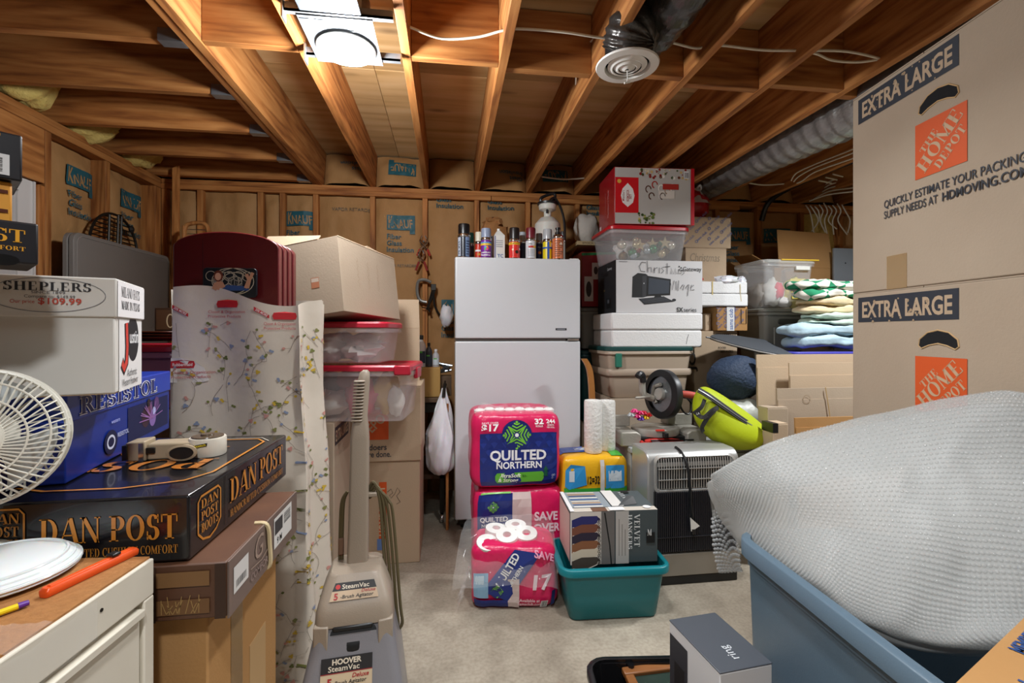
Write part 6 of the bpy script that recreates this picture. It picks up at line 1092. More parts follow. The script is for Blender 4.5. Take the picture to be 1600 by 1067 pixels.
# magenta tote, dark plates, framed card behind the hat boxes
p = PC(236, 560, 1.98); MT = PC(240, 536, 1.85).z; 
mg = tote('storage_tote', 'clear tote with magenta-red lid behind the blue hat box', (p.x - .02, p.y + .02, MT - .26), .40, .36, .225, mat('pink_clear', 'b87a98', .2, alpha=.6), REDL, 0, handles=False); lump('packed_item', mat('stuff_pinkcloth', 'b06a90', .8), mg, (0, 0, .11), .17, .15, .09, 3, .2)
t, w_, dd_, hh = box_at('carton', 'brown carton hidden under the magenta-lidded tote', (p.x - .02, p.y - .16, 0), .42, .36, MT - .262, CARD)
for k in range(3):
    pk = thing('serving_tray', 'dark shallow tray, %s of three piled on the magenta-lidded tote' % ('lowest', 'middle', 'top')[k], 'tray', (p.x - .02 + k * .01, p.y, MT + .006 + k * .011), 0, 'dark trays on the tote')
    MB().lathe([(.11, 0), (.17, .008), (.18, .014), (.178, .016), (.11, .006)], n=36, sx=1.0, sy=.8).build('dish', mat('dark_lacquer', '2a2020', .3), pk); MB().tube([(.178 * cos(a), .178 * .8 * sin(a), .016) for a in [2 * pi * i / 40 for i in range(40)]], .003, 6, closed=True).build('edge', mat('amber_edge', '6a3418', .35), pk)
X0, X1, Z0, Z1 = FR(252, 269, 481, 516, p.y + .1); fr2 = thing('framed_card', 'small dark framed card with a looped emblem standing on the trays', 'framed card', ((X0 + X1) / 2, p.y + .1, MT + .046)); hh = max(.06, Z1 - MT - .046); MB().box(-.05, 0, 0, .05, .012, hh).build('frame', mat('dark_brown_frame', '3a2418', .4), fr2, bevel=.003); d = D(.1, .01, hh, 'F'); d.rect(.008, .008, .092, hh - .008, '5a3a22'); d.ring(.065, hh * .45, .016, hh * .3, .005, 'e0c8a0', 20); d.build('picture', fr2)
# ================================================================ CHRISTMAS STACK RIGHT OF THE REFRIGERATOR
YS = 3.03
zt0 = PY(1010, 622, YS).z; xs0, xs1 = PY(950, 580, YS).x, PY(1082, 580, YS).x; xsc = (xs0 + xs1) / 2
box_at('carton', 'brown carton hidden under the tan tote behind the saw', (xsc, YS, 0), .56, .42, zt0 - .002, CARD)
TANT = mat('tan_tote', 'b9a794', .45); GRL = mat('green_lid', '1e4a48', .4); hT = PY(1010, 548, YS).z - zt0
tt = tote('storage_tote', 'tan tote with dark green lid under the white foam box', (xsc, YS + .21, zt0), xs1 - xs0, .42, hT, TANT, None, 0, taper=.12, handles=False)
MB().rings([rrect(xs1 - xs0 + .004, .424, .04, hT * .48), rrect(xs1 - xs0 + .014, .434, .04, hT * .52), rrect(xs1 - xs0 + .014, .434, .04, hT * .58), rrect(xs1 - xs0 + .004, .424, .04, hT * .62)], 0, (0, 0)).build('belt', TANT, tt, smooth=40)
lid_mesh(xs1 - xs0, .42, hT + .014, .03).build('lid', GRL, tt, smooth=40); MB().box(-(xs1 - xs0) * .42, -.232, hT * .66, -(xs1 - xs0) * .35, -.205, hT * .95).build('latch', mat('latch_green', '2c7a66', .4), tt, bevel=.004)
zs = zt0 + hT + .022; zst = PY(1025, 489, YS).z; x0, x1 = PY(955, 515, YS).x, PY(1096, 515, YS).x; W = x1 - x0; hs = zst - zs
fb = thing('foam_cooler', 'white foam cooler box with lid under the computer carton', 'foam box', ((x0 + x1) / 2, YS - .01, zs)); 
MB().box(-W / 2, 0, 0, W / 2, .40, hs * .5).build('base', FOAM, fb, bevel=.012); MB().box(-W / 2 - .004, -.004, hs * .51, W / 2 + .004, .404, hs).build('lid', FOAM, fb, bevel=.012)
d = D(W, .4, hs, 'F'); d.line([(W * .82, hs * .1), (W * .83, hs * .25), (W * .845, hs * .38)], .003, '5a5a5c'); d.build('gouge', fb)
zg = zst + .001; zgt = PY(1030, 407, YS).z; x0, x1 = PY(963, 450, YS).x, PY(1097, 450, YS).x; W = x1 - x0; hg_ = zgt - zg
gw = thing('computer_carton', 'white desktop computer carton marked Christmas Village in pen', 'box', ((x0 + x1) / 2, YS, zg), R(-1)); MB().box(-W / 2, 0, 0, W / 2, .40, hg_).build('body', mat('white_print_card', 'd8d8da', .45), gw, bevel=.003)
d = D(W, .4, hg_, 'F'); uu = lambda px: (px - 963) / 134 * W; vv_ = lambda py: PY(1030, py, YS).z - zg
d.poly([(uu(987), vv_(465)), (uu(988), vv_(433)), (uu(996), vv_(427)), (uu(1008), vv_(428)), (uu(1011), vv_(430)), (uu(1011), vv_(463)), (uu(1004), vv_(465))], '24262a'); d.poly([(uu(1003), vv_(465)), (uu(1003), vv_(432)), (uu(1011), vv_(430)), (uu(1011), vv_(463))], '3a3d42'); d.disc(uu(1005.5), vv_(443), .004, 'd0d4dc')
d.poly([(uu(1009), vv_(463)), (uu(1010), vv_(431)), (uu(1047), vv_(436)), (uu(1046), vv_(461))], '17181b'); d.poly([(uu(1012), vv_(460)), (uu(1013), vv_(434)), (uu(1045), vv_(438.5)), (uu(1044), vv_(458))], '3c4450'); d.poly([(uu(1020), vv_(466)), (uu(1024), vv_(460)), (uu(1030), vv_(460)), (uu(1034), vv_(465))], '17181b'); d.poly([(uu(997), vv_(467)), (uu(1036), vv_(463)), (uu(1052), vv_(471)), (uu(1006), vv_(476))], '222429')
for i in range(5): d.line([(uu(1000 + i * 1.4), vv_(468.2 + i * 1.3)), (uu(1038 + i * 2), vv_(464.5 + i * 1.3))], .002, '5a5e66'); d.k -= 1
d.disc(uu(1052), vv_(468.5), .014, '2a2c30', .009); d.text('Gateway', uu(1066), vv_(423), .03, '2a2c30', uu(1095) - uu(1066)); 
for a, b in ((1060, 416), (1063, 418), (1060, 421), (1064, 422)): d.disc(uu(a), vv_(b), .005, '2a2c30')
d.text('SX', uu(1056), vv_(487), .03, '2a2c30', uu(1066) - uu(1056), bold=.03); d.text('series', uu(1067), vv_(487), .03, '3a3c40', uu(1087) - uu(1067))
HW = {'C': [(1008, 411), (1002, 410), (998, 417), (1000, 424), (1007, 425)], 'h': [(1010, 408), (1011, 426), (1012, 419), (1016, 418), (1017, 426)], 'r': [(1021, 418), (1021, 427), (1022, 420), (1026, 418)], 'i': [(1029, 418), (1029, 427)], 's': [(1036, 417), (1032, 419), (1036, 423), (1032, 427)], 't': [(1041, 411), (1041, 428)], 't2': [(1037, 417), (1046, 416)], 'm': [(1047, 428), (1047, 419), (1051, 428), (1054, 419), (1055, 428)], 'a': [(1060, 420), (1058, 427), (1063, 427), (1062, 420)], 's2': [(1068, 420), (1065, 422), (1068, 426), (1064, 429)], 'V': [(1046, 441), (1049, 453), (1052, 438)], 'l1': [(1055, 439), (1055, 453)], 'l2': [(1059, 438), (1058, 454)], 'a2': [(1066, 444), (1062, 450), (1066, 453), (1068, 445)], 'g': [(1074, 444), (1070, 450), (1074, 452), (1075, 444), (1073, 462)], 'e': [(1078, 449), (1083, 445), (1079, 445), (1078, 453), (1084, 452)]}
for P in HW.values(): d.line([(uu(a), vv_(b)) for a, b in P], .0035, '3a3a3e'); d.k -= 1
d.rect(uu(967), vv_(410), uu(980), vv_(409), '9a9aa0'); d.build('printed_front', gw)
d = D(W, .4, hg_, 'L'); d.rect(0, 0, .4, hg_, '202226'); d.rect(.2, hg_ * .1, .3, hg_ * .3, '0e0f11'); d.rect(.22, hg_ * .2, .26, hg_ * .28, '4a4e55'); d.text('Gateway', .22, hg_ * .85, .02, 'c8ccd4', .1); d.text('Xmas', .08, hg_ * .75, .04, '0a0a0c', .16, bold=.01); d.rect(.13, hg_ * .45, .17, hg_ * .49, '6a5a3c'); d.build('printed_side', gw)
# clear tote with ornaments
zc0 = zgt + .001; zct = PY(1018, 357, YS).z; x0, x1 = PY(958, 380, YS).x, PY(1078, 360, YS).x; W = x1 - x0
ct = tote('storage_tote', 'clear tote of ornaments with bright red lid under the gift-print box', ((x0 + x1) / 2 - .01, YS + .21, zc0), W, .40, zct - zc0 - .01, MILKY, mat('bright_red_lid', 'c01826', .35), 0, taper=.1, handles=False)
ro = random.Random(4)
for i in range(16):
    a, b, c = ro.uniform(-.18, .18), -.145 + .05 * (i % 2), .03 + .032 * (i // 5) + ro.uniform(0, .02); col = ro.choice(('c8a050', 'd8c8a0', 'b83038', 'c8d4dc', '8a6a3a', 'e0dccc', '3a8a5a')); r = ro.uniform(.022, .034)
    on = MB().lathe([(r * .05, -r)] + [(r * sin(pi * k / 8), -r * cos(pi * k / 8)) for k in range(1, 8)] + [(r * .05, r)], (a, b, c + .01), 16).build('ornament', mat('ornament_' + col, col, .2, .5), ct); MB().lathe([(r * .25, 0), (r * .22, r * .3)], (a, b, c + .01 + r * .95), 8).build('cap', mat('ornament_c8a050'), on)
for i in range(3):
    a, c = -.05 + .09 * i, .11 + .01 * i; pts = [(a + (.045 if k % 2 == 0 else .018) * cos(k * pi / 5 + .3), -.155, c + (.045 if k % 2 == 0 else .018) * sin(k * pi / 5 + .3)) for k in range(10)]; MB().prism(pts, (0, .012, 0)).build('star_ornament', mat('ornament_d8c8a0', 'd8c8a0', .2, .5), ct)
lump('wrapped_bundle', mat('stuff_eceae6', 'eceae6', .8), ct, (.0, .02, .1), .18, .09, .08, 6, .3); lump('green_tissue', ink('2c8a5a'), ct, (.14, -.12, .13), .05, .03, .02, 2, .4)
# gift-print box
zm = zct + .026; zmt = PY(1020, 262, YS).z; x0, x1 = PY(961, 310, YS).x, PY(1083, 310, YS).x; W = x1 - x0; hm = zmt - zm
gb = thing('gift_decor_box', 'red and silver holiday decor box on top of the ornament tote', 'box', ((x0 + x1) / 2, YS, zm), R(-3)); MB().box(-W / 2, 0, 0, W / 2, .38, hm).build('body', mat('holiday_red', 'a01622', .3, coat=.2), gb, bevel=.003)
d = D(W, .38, hm, 'F'); d.rect(.004, .004, W * .955, hm - .004, 'b8b4b0'); d.rect(W * .01, hm * .2, W * .3, hm * .82, 'c81e26'); d.poly([(W * .08, hm * .5), (W * .1, hm * .62), (W * .165, hm * .72), (W * .23, hm * .62), (W * .25, hm * .5), (W * .23, hm * .38), (W * .165, hm * .3), (W * .1, hm * .38)], 'e8e4e2'); d.text("Member's", W * .125, hm * .42, .016, '7a1820', hm * .17, rot=pi / 2); d.text('ROOM DECOR', W * .18, hm * .4, .017, '9a1820', hm * .2, rot=pi / 2, bold=.03); d.text('SET', W * .21, hm * .44, .015, '9a1820', bold=.03, rot=pi / 2); d.disc(W * .06, hm * .75, .014, 'd8a84a'); d.poly([(W * .1, hm * .42), (W * .11, hm * .44), (W * .12, hm * .42), (W * .11, hm * .40)], 'a01622')
r2 = random.Random(9)
for i in range(44): d.disc(W * r2.uniform(.32, .92), hm * r2.uniform(.8, .97), r2.uniform(.004, .011), r2.choice(('8a2a28', 'd8c8a8', '4a5a3a', '6a4030', 'c8a870', 'e4e0d8')), n=8); d.k -= 1
d.k += 2
for cx_, cy_ in ((.42, .62), (.5, .7), (.58, .64), (.66, .6), (.46, .5), (.6, .5), (.72, .66)):
    d.line([(W * cx_ + .018 * cos(a), hm * cy_ + .022 * sin(a)) for a in [k * .5 for k in range(10)]], .007, r2.choice(('5a3a30', 'a8322c', 'c89878', 'ece4dc'))); d.k -= 1
d.rect(W * .55, hm * .46, W * .75, hm * .6, 'd8d0c8'); d.rect(W * .6, hm * .62, W * .8, hm * .72, 'a8322c')
for i in range(26): d.disc(W * (.3 + r2.uniform(0, .2)), hm * r2.uniform(.02, .2), r2.uniform(.004, .012), r2.choice(('5a6a34', '7a8a48', 'c8b468', '3a4a28')), n=8); d.k -= 1
d.rect(W * .955, 0.0, W, hm, 'b81c28'); d.rect(W * .87, hm * .82, W * .93, hm * .95, 'e8e8ec'); barcode(d, W * .875, hm * .83, W * .05, hm * .1, seed=12); d.build('printed_front', gb, .25)
d = D(W, .38, hm, 'L'); d.text("Member's Mark", .25, hm * .2, .03, 'd8a0a0', hm * .5, rot=pi / 2); d.rect(.02, hm * .04, .06, hm * .14, 'e4e4e4'); d.text('HOLIDAY', .18, hm * .3, .018, 'c87a7a', hm * .4, rot=pi / 2); d.build('printed_side', gb)
# ---------------------------------------------------------------- behind, left of the stack
x0 = PY(906, 500, 3.5).x
box_at('carton', 'brown carton on the floor in the gap behind the refrigerator corner', (x0 + .17, 3.48, 0), .32, .33, .60, CARD)
tl = PY(918, 545, 3.5).z; tote('storage_tote', 'dark teal tote half hidden between refrigerator and tan tote', (x0 + .17, 3.65, .601), .32, .3, tl - .64, mat('dark_teal', '14484a', .4), mat('dark_teal_lid', '10403f', .4), handles=False)
z2 = PY(918, 480, 3.5).z; tote('storage_tote', 'grey tote squeezed between teal tote and red box', (x0 + .17, 3.65, tl - .001), .32, .3, z2 - tl - .03, mat('grey_tote', '8c8a84', .45), mat('grey_lid', '7c7a74', .45), handles=False)
z3 = PY(918, 393, 3.5).z; t, w_, dd_, hh = box_at('gift_box', 'red box with white photo stickers beside the refrigerator top', (x0 + .17, 3.5, z2 + .004), .31, .3, z3 - z2 - .005, mat('deep_red_card', '8e1a20', .4), flaps=False); d = D(w_, dd_, hh, 'F'); d.rect(.02, hh * .1, .09, hh * .55, 'd4ccc8'); d.disc(.055, hh * .32, .022, '3a2a28', .06); d.rect(.08, hh * .5, .14, hh * .8, 'd4ccc8'); d.disc(.11, hh * .66, .016, '3a2a28', .03); d.line([(0, hh * .95), (.3, hh * .99)], .02, '1e7a40'); d.build('stickers', t)
zsf = z3 + .05; sh = thing('wall_shelf', 'small pale wooden shelf on the back wall beside the red decor box', 'shelf', (x0 - .02, 3.5, zsf)); MB().box(0, 0, 0, .36, YB - 3.5, .03).build('board', mat('pale_board', 'b4a078', .6), sh, bevel=.003); d = Decal((0, 0, 0), (1, 0, 0), (0, 0, 1)); d.text('STOCK MARKET', .04, .008, .014, '4a4030', .2, bold=.02); d.build('lettering', sh)
for x in (.03, .33): MB().prism([(x, YB - 3.5, 0), (x, .1, 0), (x, YB - 3.5, -.04)], (.012, 0, 0)).build('bracket', WZ, sh, smooth=0)
tag(lump('cloth_bag', mat('offwhite_cloth', 'c8c2b8', .85, bump=(12, .6)), None, (x0 + .1, 3.66, zsf + .145), .10, .09, .13, 8, .22, squash=.112), 'off-white cloth bag slumped on the small wall shelf', 'bag')
# curved wooden piece beside the fridge
A = PY(915, 560, 2.95); zq = A.z; hx_ = A.x; pts = spline([(hx_ + .0, 2.92, 0), (hx_ + .03, 2.92, zq * .4), (hx_ + .035, 2.92, zq * .7), (hx_ + .02, 2.92, zq * .92), (hx_ - .02, 2.92, zq)], 6)
tag(MB().rings([[p + Vector((-.018, -.012, 0)), p + Vector((.018, -.012, 0)), p + Vector((.018, .012, 0)), p + Vector((-.018, .012, 0))] for p in pts]).build('bentwood_board', mat('honey_wood', 'b0783c', .45, var=(14, '9a6430', .6, (3, 3, .4)))), 'curved honey-coloured wooden board standing beside the refrigerator', 'wood slat')

# ================================================================ RIGHT BACK: CARTON TOWER
YT = 3.2; xt0, xt1 = PY(1085, 560, YT).x, PY(1152, 560, YT).x; xc_ = (xt0 + xt1) / 2; wT = xt1 - xt0
za = PY(1118, 517, YT).z
box_at('carton', 'brown carton on the floor at the base of the carton tower', (xc_, YT, 0), wT, .4, .64, CARD)
t, w_, dd_, hh = box_at('carton', 'tall brown carton behind the dark blue cushion', (xc_, YT, .641), wT, .4, za - .641, CARD2); d = D(w_, dd_, hh, 'F')
d.line([(w_ * .5, hh * .97), (w_ * .98, hh * .97), (w_ * .98, hh * .9), (w_ * .5, hh * .9), (w_ * .5, hh * .97)], .004, '3a3630')
for i in range(9): d.rect(w_ * (.54 + i * .05), hh * .9, w_ * (.555 + i * .05), hh * .965, '3a3630'); d.k -= 1
d.text('FOOD', w_ * .55, hh * .8, .016, '3a3630', w_ * .18, bold=.02); d.text('SERVICES', w_ * .6, hh * .76, .016, '3a3630', w_ * .3, bold=.02); d.text('JOY', w_ * .02, hh * .55, .05, '2a2622', hh * .35, rot=pi / 2, bold=.04); d.build('printing', t)
zb1 = PY(1140, 479, YT).z; x0, x1 = PY(1117, 500, YT).x, PY(1164, 500, YT).x
KRP = mat('kraft_print', 'a87c4c', .7)
def clubprint(d, w_, h, n=4):
    for i in range(n):
        for j in range(3): d.text('sam club', w_ * (.04 + i * .26), h * (.08 + j * .33) + (i % 2) * h * .12, .02, '5a6a9a', .1, rot=.7, bold=.0); d.ring(w_ * (.02 + i * .26), h * (.3 + j * .33) - (i % 2) * h * .1, .012, .012, .004, '5a6a9a', 10)
t, w_, dd_, hh = box_at('club_box', 'orange-brown club store box with a white tape strip, under the foam tray', ((x0 + x1) / 2, YT - .03, za + .001), x1 - x0, .3, zb1 - za - .002, CARD3); d = D(w_, dd_, hh, 'F'); clubprint(d, w_, hh, 3); d.rect(w_ * .3, 0, w_ * .55, hh, 'dcdcdc'); d.text('sams club', w_ * .5, hh * .05, .03, '3a5a9a', hh * .85, rot=pi / 2, bold=.02); d.line([(w_ * .78, hh * .9), (w_ * .78, hh * .3), (w_ * .95, hh * .3), (w_ * .95, hh * .9)], .005, '2a2620'); d.build('printing', t)
t, w_, dd_, hh = box_at('small_carton', 'small tan carton edge beside the club store box', (PY(1110, 500, YT).x, YT + .03, za + .001), .045, .25, zb1 - za - .05, CARD2)
zb2 = PY(1130, 440, YT - .05).z; x0, x1 = PY(1084, 460, YT - .05).x, PY(1169, 460, YT - .05).x; W = x1 - x0
ft_ = thing('foam_tray', 'white foam tray with torn paper and a red bow on the carton tower', 'foam box', ((x0 + x1) / 2, YT - .05, zb1 + .001)); hh = zb2 - zb1; MB().box(-W / 2, 0, 0, W / 2, .38, hh * .5).build('base', FOAM, ft_, bevel=.008); MB().box(-W / 2 + .003, .003, hh * .52, W / 2 - .003, .377, hh).build('upper_half', FOAM, ft_, bevel=.008)
lump('torn_paper', mat('white_bag'), ft_, (W * .18, .04, hh + .012), .10, .05, .035, 3, .6, 3, 16, 30); lump('torn_paper', mat('white_bag'), ft_, (W * .42, .03, hh + .008), .03, .03, .03, 6, .6, 3, 12, 30)
d = D(W, .38, hh, 'F'); d.rect(W * .33, hh * .45, W * .35, hh, 'd8c080'); d.build('stain', ft_); d = D(W, .38, hh, 'F'); d.line([(W * .85, hh * .9), (W * .855, hh * .5), (W * .87, hh * .2)], .005, 'c8b890'); d.build('stain', ft_)
p = PY(1097, 445, YT - .05); bw = thing('red_bow', 'red fabric bow resting at the foam tray corner', 'ribbon', (p.x, YT + .03, zb2 + .002))
for k in range(6): a = k * pi / 3; MB().tube([(0, 0, .02), (.022 * cos(a), .022 * sin(a), .045), (.045 * cos(a), .045 * sin(a), .02), (.02 * cos(a), .02 * sin(a), .012)], .012, 8).build('loop', ink('d01e1e', .6), bw)
zb3 = PY(1110, 384, YT).z; x0, x1 = PY(1070, 410, YT + .1).x, PY(1134, 410, YT + .1).x
t, w_, dd_, hh = box_at('carton', 'beige carton with Christmas written in marker', ((x0 + x1) / 2, YT + .09, zb2 + .001), x1 - x0, .3, zb3 - zb2, CARD2); d = D(w_, dd_, hh, 'F'); d.text('Christmas', w_ * .1, hh * .62, .06, '8a7a64', w_ * .72, shear=.15); d.build('handwriting', t)
zb4 = PY(1110, 335, YT).z; x0, x1 = PY(1066, 360, YT + .1).x, PY(1141, 360, YT + .1).x
t, w_, dd_, hh = box_at('club_box', 'kraft box with blue diagonal club logos, top of the carton tower', ((x0 + x1) / 2, YT + .09, zb3 + .002), x1 - x0, .3, zb4 - zb3, CARD2); d = D(w_, dd_, hh, 'F'); clubprint(d, w_, hh, 4); d.build('printing', t)
p = PY(1098, 310, YT + .15); RB2 = mat('red_tissue', 'b81a20', .4, bump=(14, .8)); gbag = thing('gift_bag', 'white plastic sack with red tissue on top of the carton tower', 'bag', (p.x, YT + .26, zb4 + .003)); lump('red_filling', RB2, gbag, (0, 0, .12), .10, .09, .12, 3, .25, squash=.118); 
MB().grid(lambda s, t_: Vector(((.112 * (1 - t_ * .75)) * cos(s * 2 * pi) * (1 + .1 * noise.noise(Vector((s * 9, t_ * 3, 0)))), .10 * (1 - t_ * .7) * sin(s * 2 * pi), .13 + .13 * t_)), 28, 8).build('plastic_skin', mat('white_skin', 'e4e4e6', .3, alpha=.75), gbag, smooth=80)
for s in (-1, 1): MB().tube(spline([(0, 0, .25), (s * .04, 0, .29), (s * .05, .01, .26), (0, 0, .24)], 5), .008, 6).build('tied_handle', mat('white_bag'), gbag)
# clear bin with yellow lid on a grey tote
YG = 3.15; x0, x1 = PY(1196, 440, YG).x, PY(1274, 440, YG).x; zg0, zg1 = PY(1235, 481, YG).z, PY(1235, 409, YG).z; W = x1 - x0
x2, x3 = PY(1200, 520, YG).x, PY(1260, 500, YG).x; zg2 = zg0 - .40
box_at('carton', 'brown carton on the floor under the grey tote', ((x0 + x1) / 2, YG, 0), .42, .36, zg2 - .001, CARD)
GT2 = mat('putty_tote', '8b8a82', .45); g2 = tote('storage_tote', 'putty grey tote under the clear yellow-lidded bin', ((x2 + x3) / 2, YG + .19, zg2), x3 - x2 + .03, .36, .37, GT2, GT2, taper=.14, handles=False); MB().rings([[Vector((p.x, y, p.y)) for p in rrect(.17, .04, .018, 0, 4, .02, .30)] for y in (-.188, -.17)]).build('grip_recess', mat('recess_dark', '4e4d48', .6), g2); MB().box(-.10, -.186, .0, .13, -.172, .26).build('front_panel', GT2, g2, bevel=.006)
yb = tote('storage_bin', 'clear bin with a yellow-edged lid stuffed with wrapped toys', ((x0 + x1) / 2, YG + .19, zg0), W, .36, zg1 - zg0 - .01, MILKY, None, taper=.14, handles=False, cat='storage bin')
hb3 = zg1 - zg0 - .01; lid_mesh(W, .36, hb3 + .012, .02).build('lid', mat('clear_lid', 'e8e8e4', .2, alpha=.4), yb, smooth=40); MB().box(-W * .2, -.205, hb3 + .018, W / 2 + .02, -.19, hb3 + .028).build('lid_edge', mat('yellow_edge', 'e0b83a', .4), yb, bevel=.003); MB().box(W * .1, -.2, hb3 - .05, W * .38, -.182, hb3 - .02).build('handle', WHITEP, yb, bevel=.004)
for i, (a, b, c, rx, ry, rz_, col) in enumerate(((-.05, -.06, .12, .08, .08, .1, 'd8d4cc'), (-.05, -.125, .13, .04, .03, .06, 'd82a48'), (.1, -.09, .12, .09, .07, .11, 'e0cc50'), (-.12, .02, .1, .06, .1, .09, 'a8a098'), (.0, .06, .1, .15, .08, .1, 'c8bca8'), (.02, -.09, .05, .06, .04, .04, 'e8e4e0'))): lump('wrapped_toy', mat('stuff_' + col, col, .6, bump=(15, .6)), yb, (a, b, c), rx, ry, rz_, i, .3)
d = Decal((W * .02, -.172, .06), (1, 0, 0), (0, .12, 1)); d.rect(.02, .01, .14, .16, 'dccb58'); d.rect(.03, .015, .055, .11, '3a4a6a'); d.text('BEMER', .052, .02, .02, 'e8e0c0', .085, rot=pi / 2, bold=.03); d.text('LINEN', .1, .02, .018, '3a4a6a', .085, rot=pi / 2, bold=.02); d.rect(.0, .10, .02, .125, 'f0f0f0'); d.build('package_print', yb)
# open carton, grey panel
YO = 3.5; x0, x1 = PY(1217, 400, YO).x, PY(1303, 400, YO).x; zo0, zo1 = PY(1260, 430, YO).z, PY(1260, 362, YO).z; W = x1 - x0; oc = thing('open_carton', 'open orange-brown carton with raised flap behind the clear bin', 'box', (x0, YO, zo0 - .2)); hO = .26
box_at('carton', 'brown carton on the floor under the far open carton', ((x0 + x1) / 2 - .02, YO, 0), .5, .34, zo0 - .201, CARD)
for nm, a in (('front_panel', (-.04, 0, 0, W, .005, hO)), ('back_panel', (-.04, .33, 0, W, .335, hO)), ('side_panel', (-.04, .005, 0, -.035, .33, hO)), ('side_panel', (W - .005, .005, 0, W, .33, hO)), ('bottom_panel', (-.035, .005, 0, W - .005, .33, .005))): MB().box(*a).build(nm, CARD3, oc, smooth=0)
for pts in ([(0, 0, hO), (W, 0, hO), (W - .01, .05, zo1 - zo0 + .2), (.02, .05, zo1 - zo0 + .22)], [(-.04, 0, hO), (-.04, .33, hO), (-.20, .30, hO + .13), (-.22, .02, hO + .10)], [(W, 0, hO), (W, .33, hO), (W + .09, .3, hO + .12), (W + .1, .03, hO + .1)]): MB().poly(pts).build('flap', CARD3, oc, smooth=0, solid=.005)
x0, x1 = PY(1298, 420, 3.45).x, PY(1320, 420, 3.45).x; zp_ = PY(1310, 388, 3.45).z; pg = thing('metal_sheet', 'grey metal panel standing beside the far open carton', 'panel', ((x0 + x1) / 2 + .06, 3.44, 0)); MB().box(-.10, 0, 0, .10, .02, zp_).build('sheet', mat('slate_metal', '7c8288', .5), pg, bevel=.002); MB().lathe([(.006, -.002), (.006, .001)], (.0, 0, zp_ - .12), 10, axis=(0, -1, 0)).build('hole', BLACKP, pg)
# linens on a purple-lidded tote
YP = 2.8; x0 = PY(1243, 545, YP).x; zp0 = PY(1290, 552, YP).z
box_at('carton', 'brown carton hidden under the purple-lidded tote', (x0 + .3, YP + .02, 0), .56, .32, zp0 - .18, CARD); pt = tote('storage_tote', 'low teal tote with a purple lid holding folded linens on top', (x0 + .31, YP + .17, zp0 - .178), .6, .3, .16, mat('teal_tote2', '1c5a60', .4), mat('purple_lid', '4a48a8', .35), handles=False)
zl0 = zp0 + .02
def fold(name, label, px0, px1, py0, py1, Y, m, seed, layers=3, dy=.13, spill=0):
    a, b = PY(px0, (py0 + py1) / 2, Y), PY(px1, (py0 + py1) / 2, Y); z0, z1 = PY(px0, py1, Y).z, PY(px0, py0, Y).z; t = thing(name, label, 'linens', ((a.x + b.x) / 2, Y + dy, z0), 0, 'folded linens on the purple-lidded tote'); W = b.x - a.x; H = z1 - z0
    for k in range(layers):
        h1 = H / layers * 1.12; mb, f = puff(W * (1 - .03 * ((seed + k) % 3)), 2 * dy * (1 - .04 * ((seed + 2 * k) % 3)), h1, 3.6, 22, .026, 7, seed * 3 + k)
        mb.v = [(x + .008 * ((k * 7 + seed) % 3 - 1), y - dy, z + k * H / layers + spill * -1 * max(0, -x / (W / 2) - .45) * (1 - z / h1 * .3)) for x, y, z in mb.v]
        mb.build('fold', m, t, smooth=80)
    return t
fold('folded_sheets', 'pale blue bedsheets heaped lowest on the purple-lidded tote', 1249, 1400, 507, 543, YP, mat('pale_blue_cloth', 'a9c2cf', .9, bump=(18, .6)), 2, 2, .15, .02)
fold('folded_sheets', 'mint green folded sheet above the pale blue ones', 1279, 1400, 489, 508, YP, mat('mint_cloth', 'bccfc2', .9, bump=(18, .6)), 4, 2)
fold('folded_sheets', 'cream and tan rumpled blanket in the middle of the linens', 1270, 1400, 464, 490, YP + .02, mat('cream_cloth', 'cdb795', .9, var=(8, 'd8c9a0', .5), bump=(14, .8)), 6, 2)
fold('folded_quilt', 'green and white patterned quilt on top of the linens', 1259, 1400, 437, 465, YP + .01, quilt(), 8, 2)
# ironing board
A, B = PY(1110, 527, 2.94), PY(1210, 566, 3.0); iv = (B - A); iv.z = -.02 * 0 + iv.z; Li = .52; rz_i = atan2(iv.y, iv.x); ib = thing('ironing_board', 'dark grey padded ironing board lying tip outward behind the cardboard', 'ironing board', (A.x, A.y, A.z), rot=(R(17), R(9), 0)); out = [(0, 0), (.03, .045), (.10, .10), (.25, .16), (.5, .18), (Li, .19), (Li, -.19), (.5, -.18), (.25, -.16), (.10, -.10), (.03, -.045)]
MB().prism([(x, y, -.014) for x, y in reversed(out)], (0, 0, .012)).build('deck', DARKM, ib, bevel=.003); MB().prism([(x + .0, y * 1.04, -.002) for x, y in reversed(out)], (0, 0, .010)).build('cover', mat('charcoal_cloth', '3e4248', .85), ib, bevel=.004); MB().tube([(x, y * 1.04, -.004) for x, y in out], .005, 6, closed=True).build('piping', mat('grey_bead'), ib); MB().tube([(-.03, 0, -.004), (0, 0, -.004)], .006, 6).build('cord_end', BLACKP, ib)
p = PY(1146, 590, 2.83); sk = PY(1165, 630, 2.83)
sck = tag(lump('plastic_sack', mat('grey_sack', '9a9c94', .4, bump=(9, .7)), None, (p.x + .03, 2.80, CT + .12), .17, .12, .13, 6, .2, squash=.119), 'grey plastic sack on the cabinet under the blue cushion', 'sack')
tag(lump('cushion', mat('navy_knit', '22344e', .7, bump=(60, .8)), None, (p.x + .02, 2.83, p.z), .19, .12, .145, 2, .12, 1.5, 28), 'dark blue knitted cushion wedged under the ironing board', 'cushion')
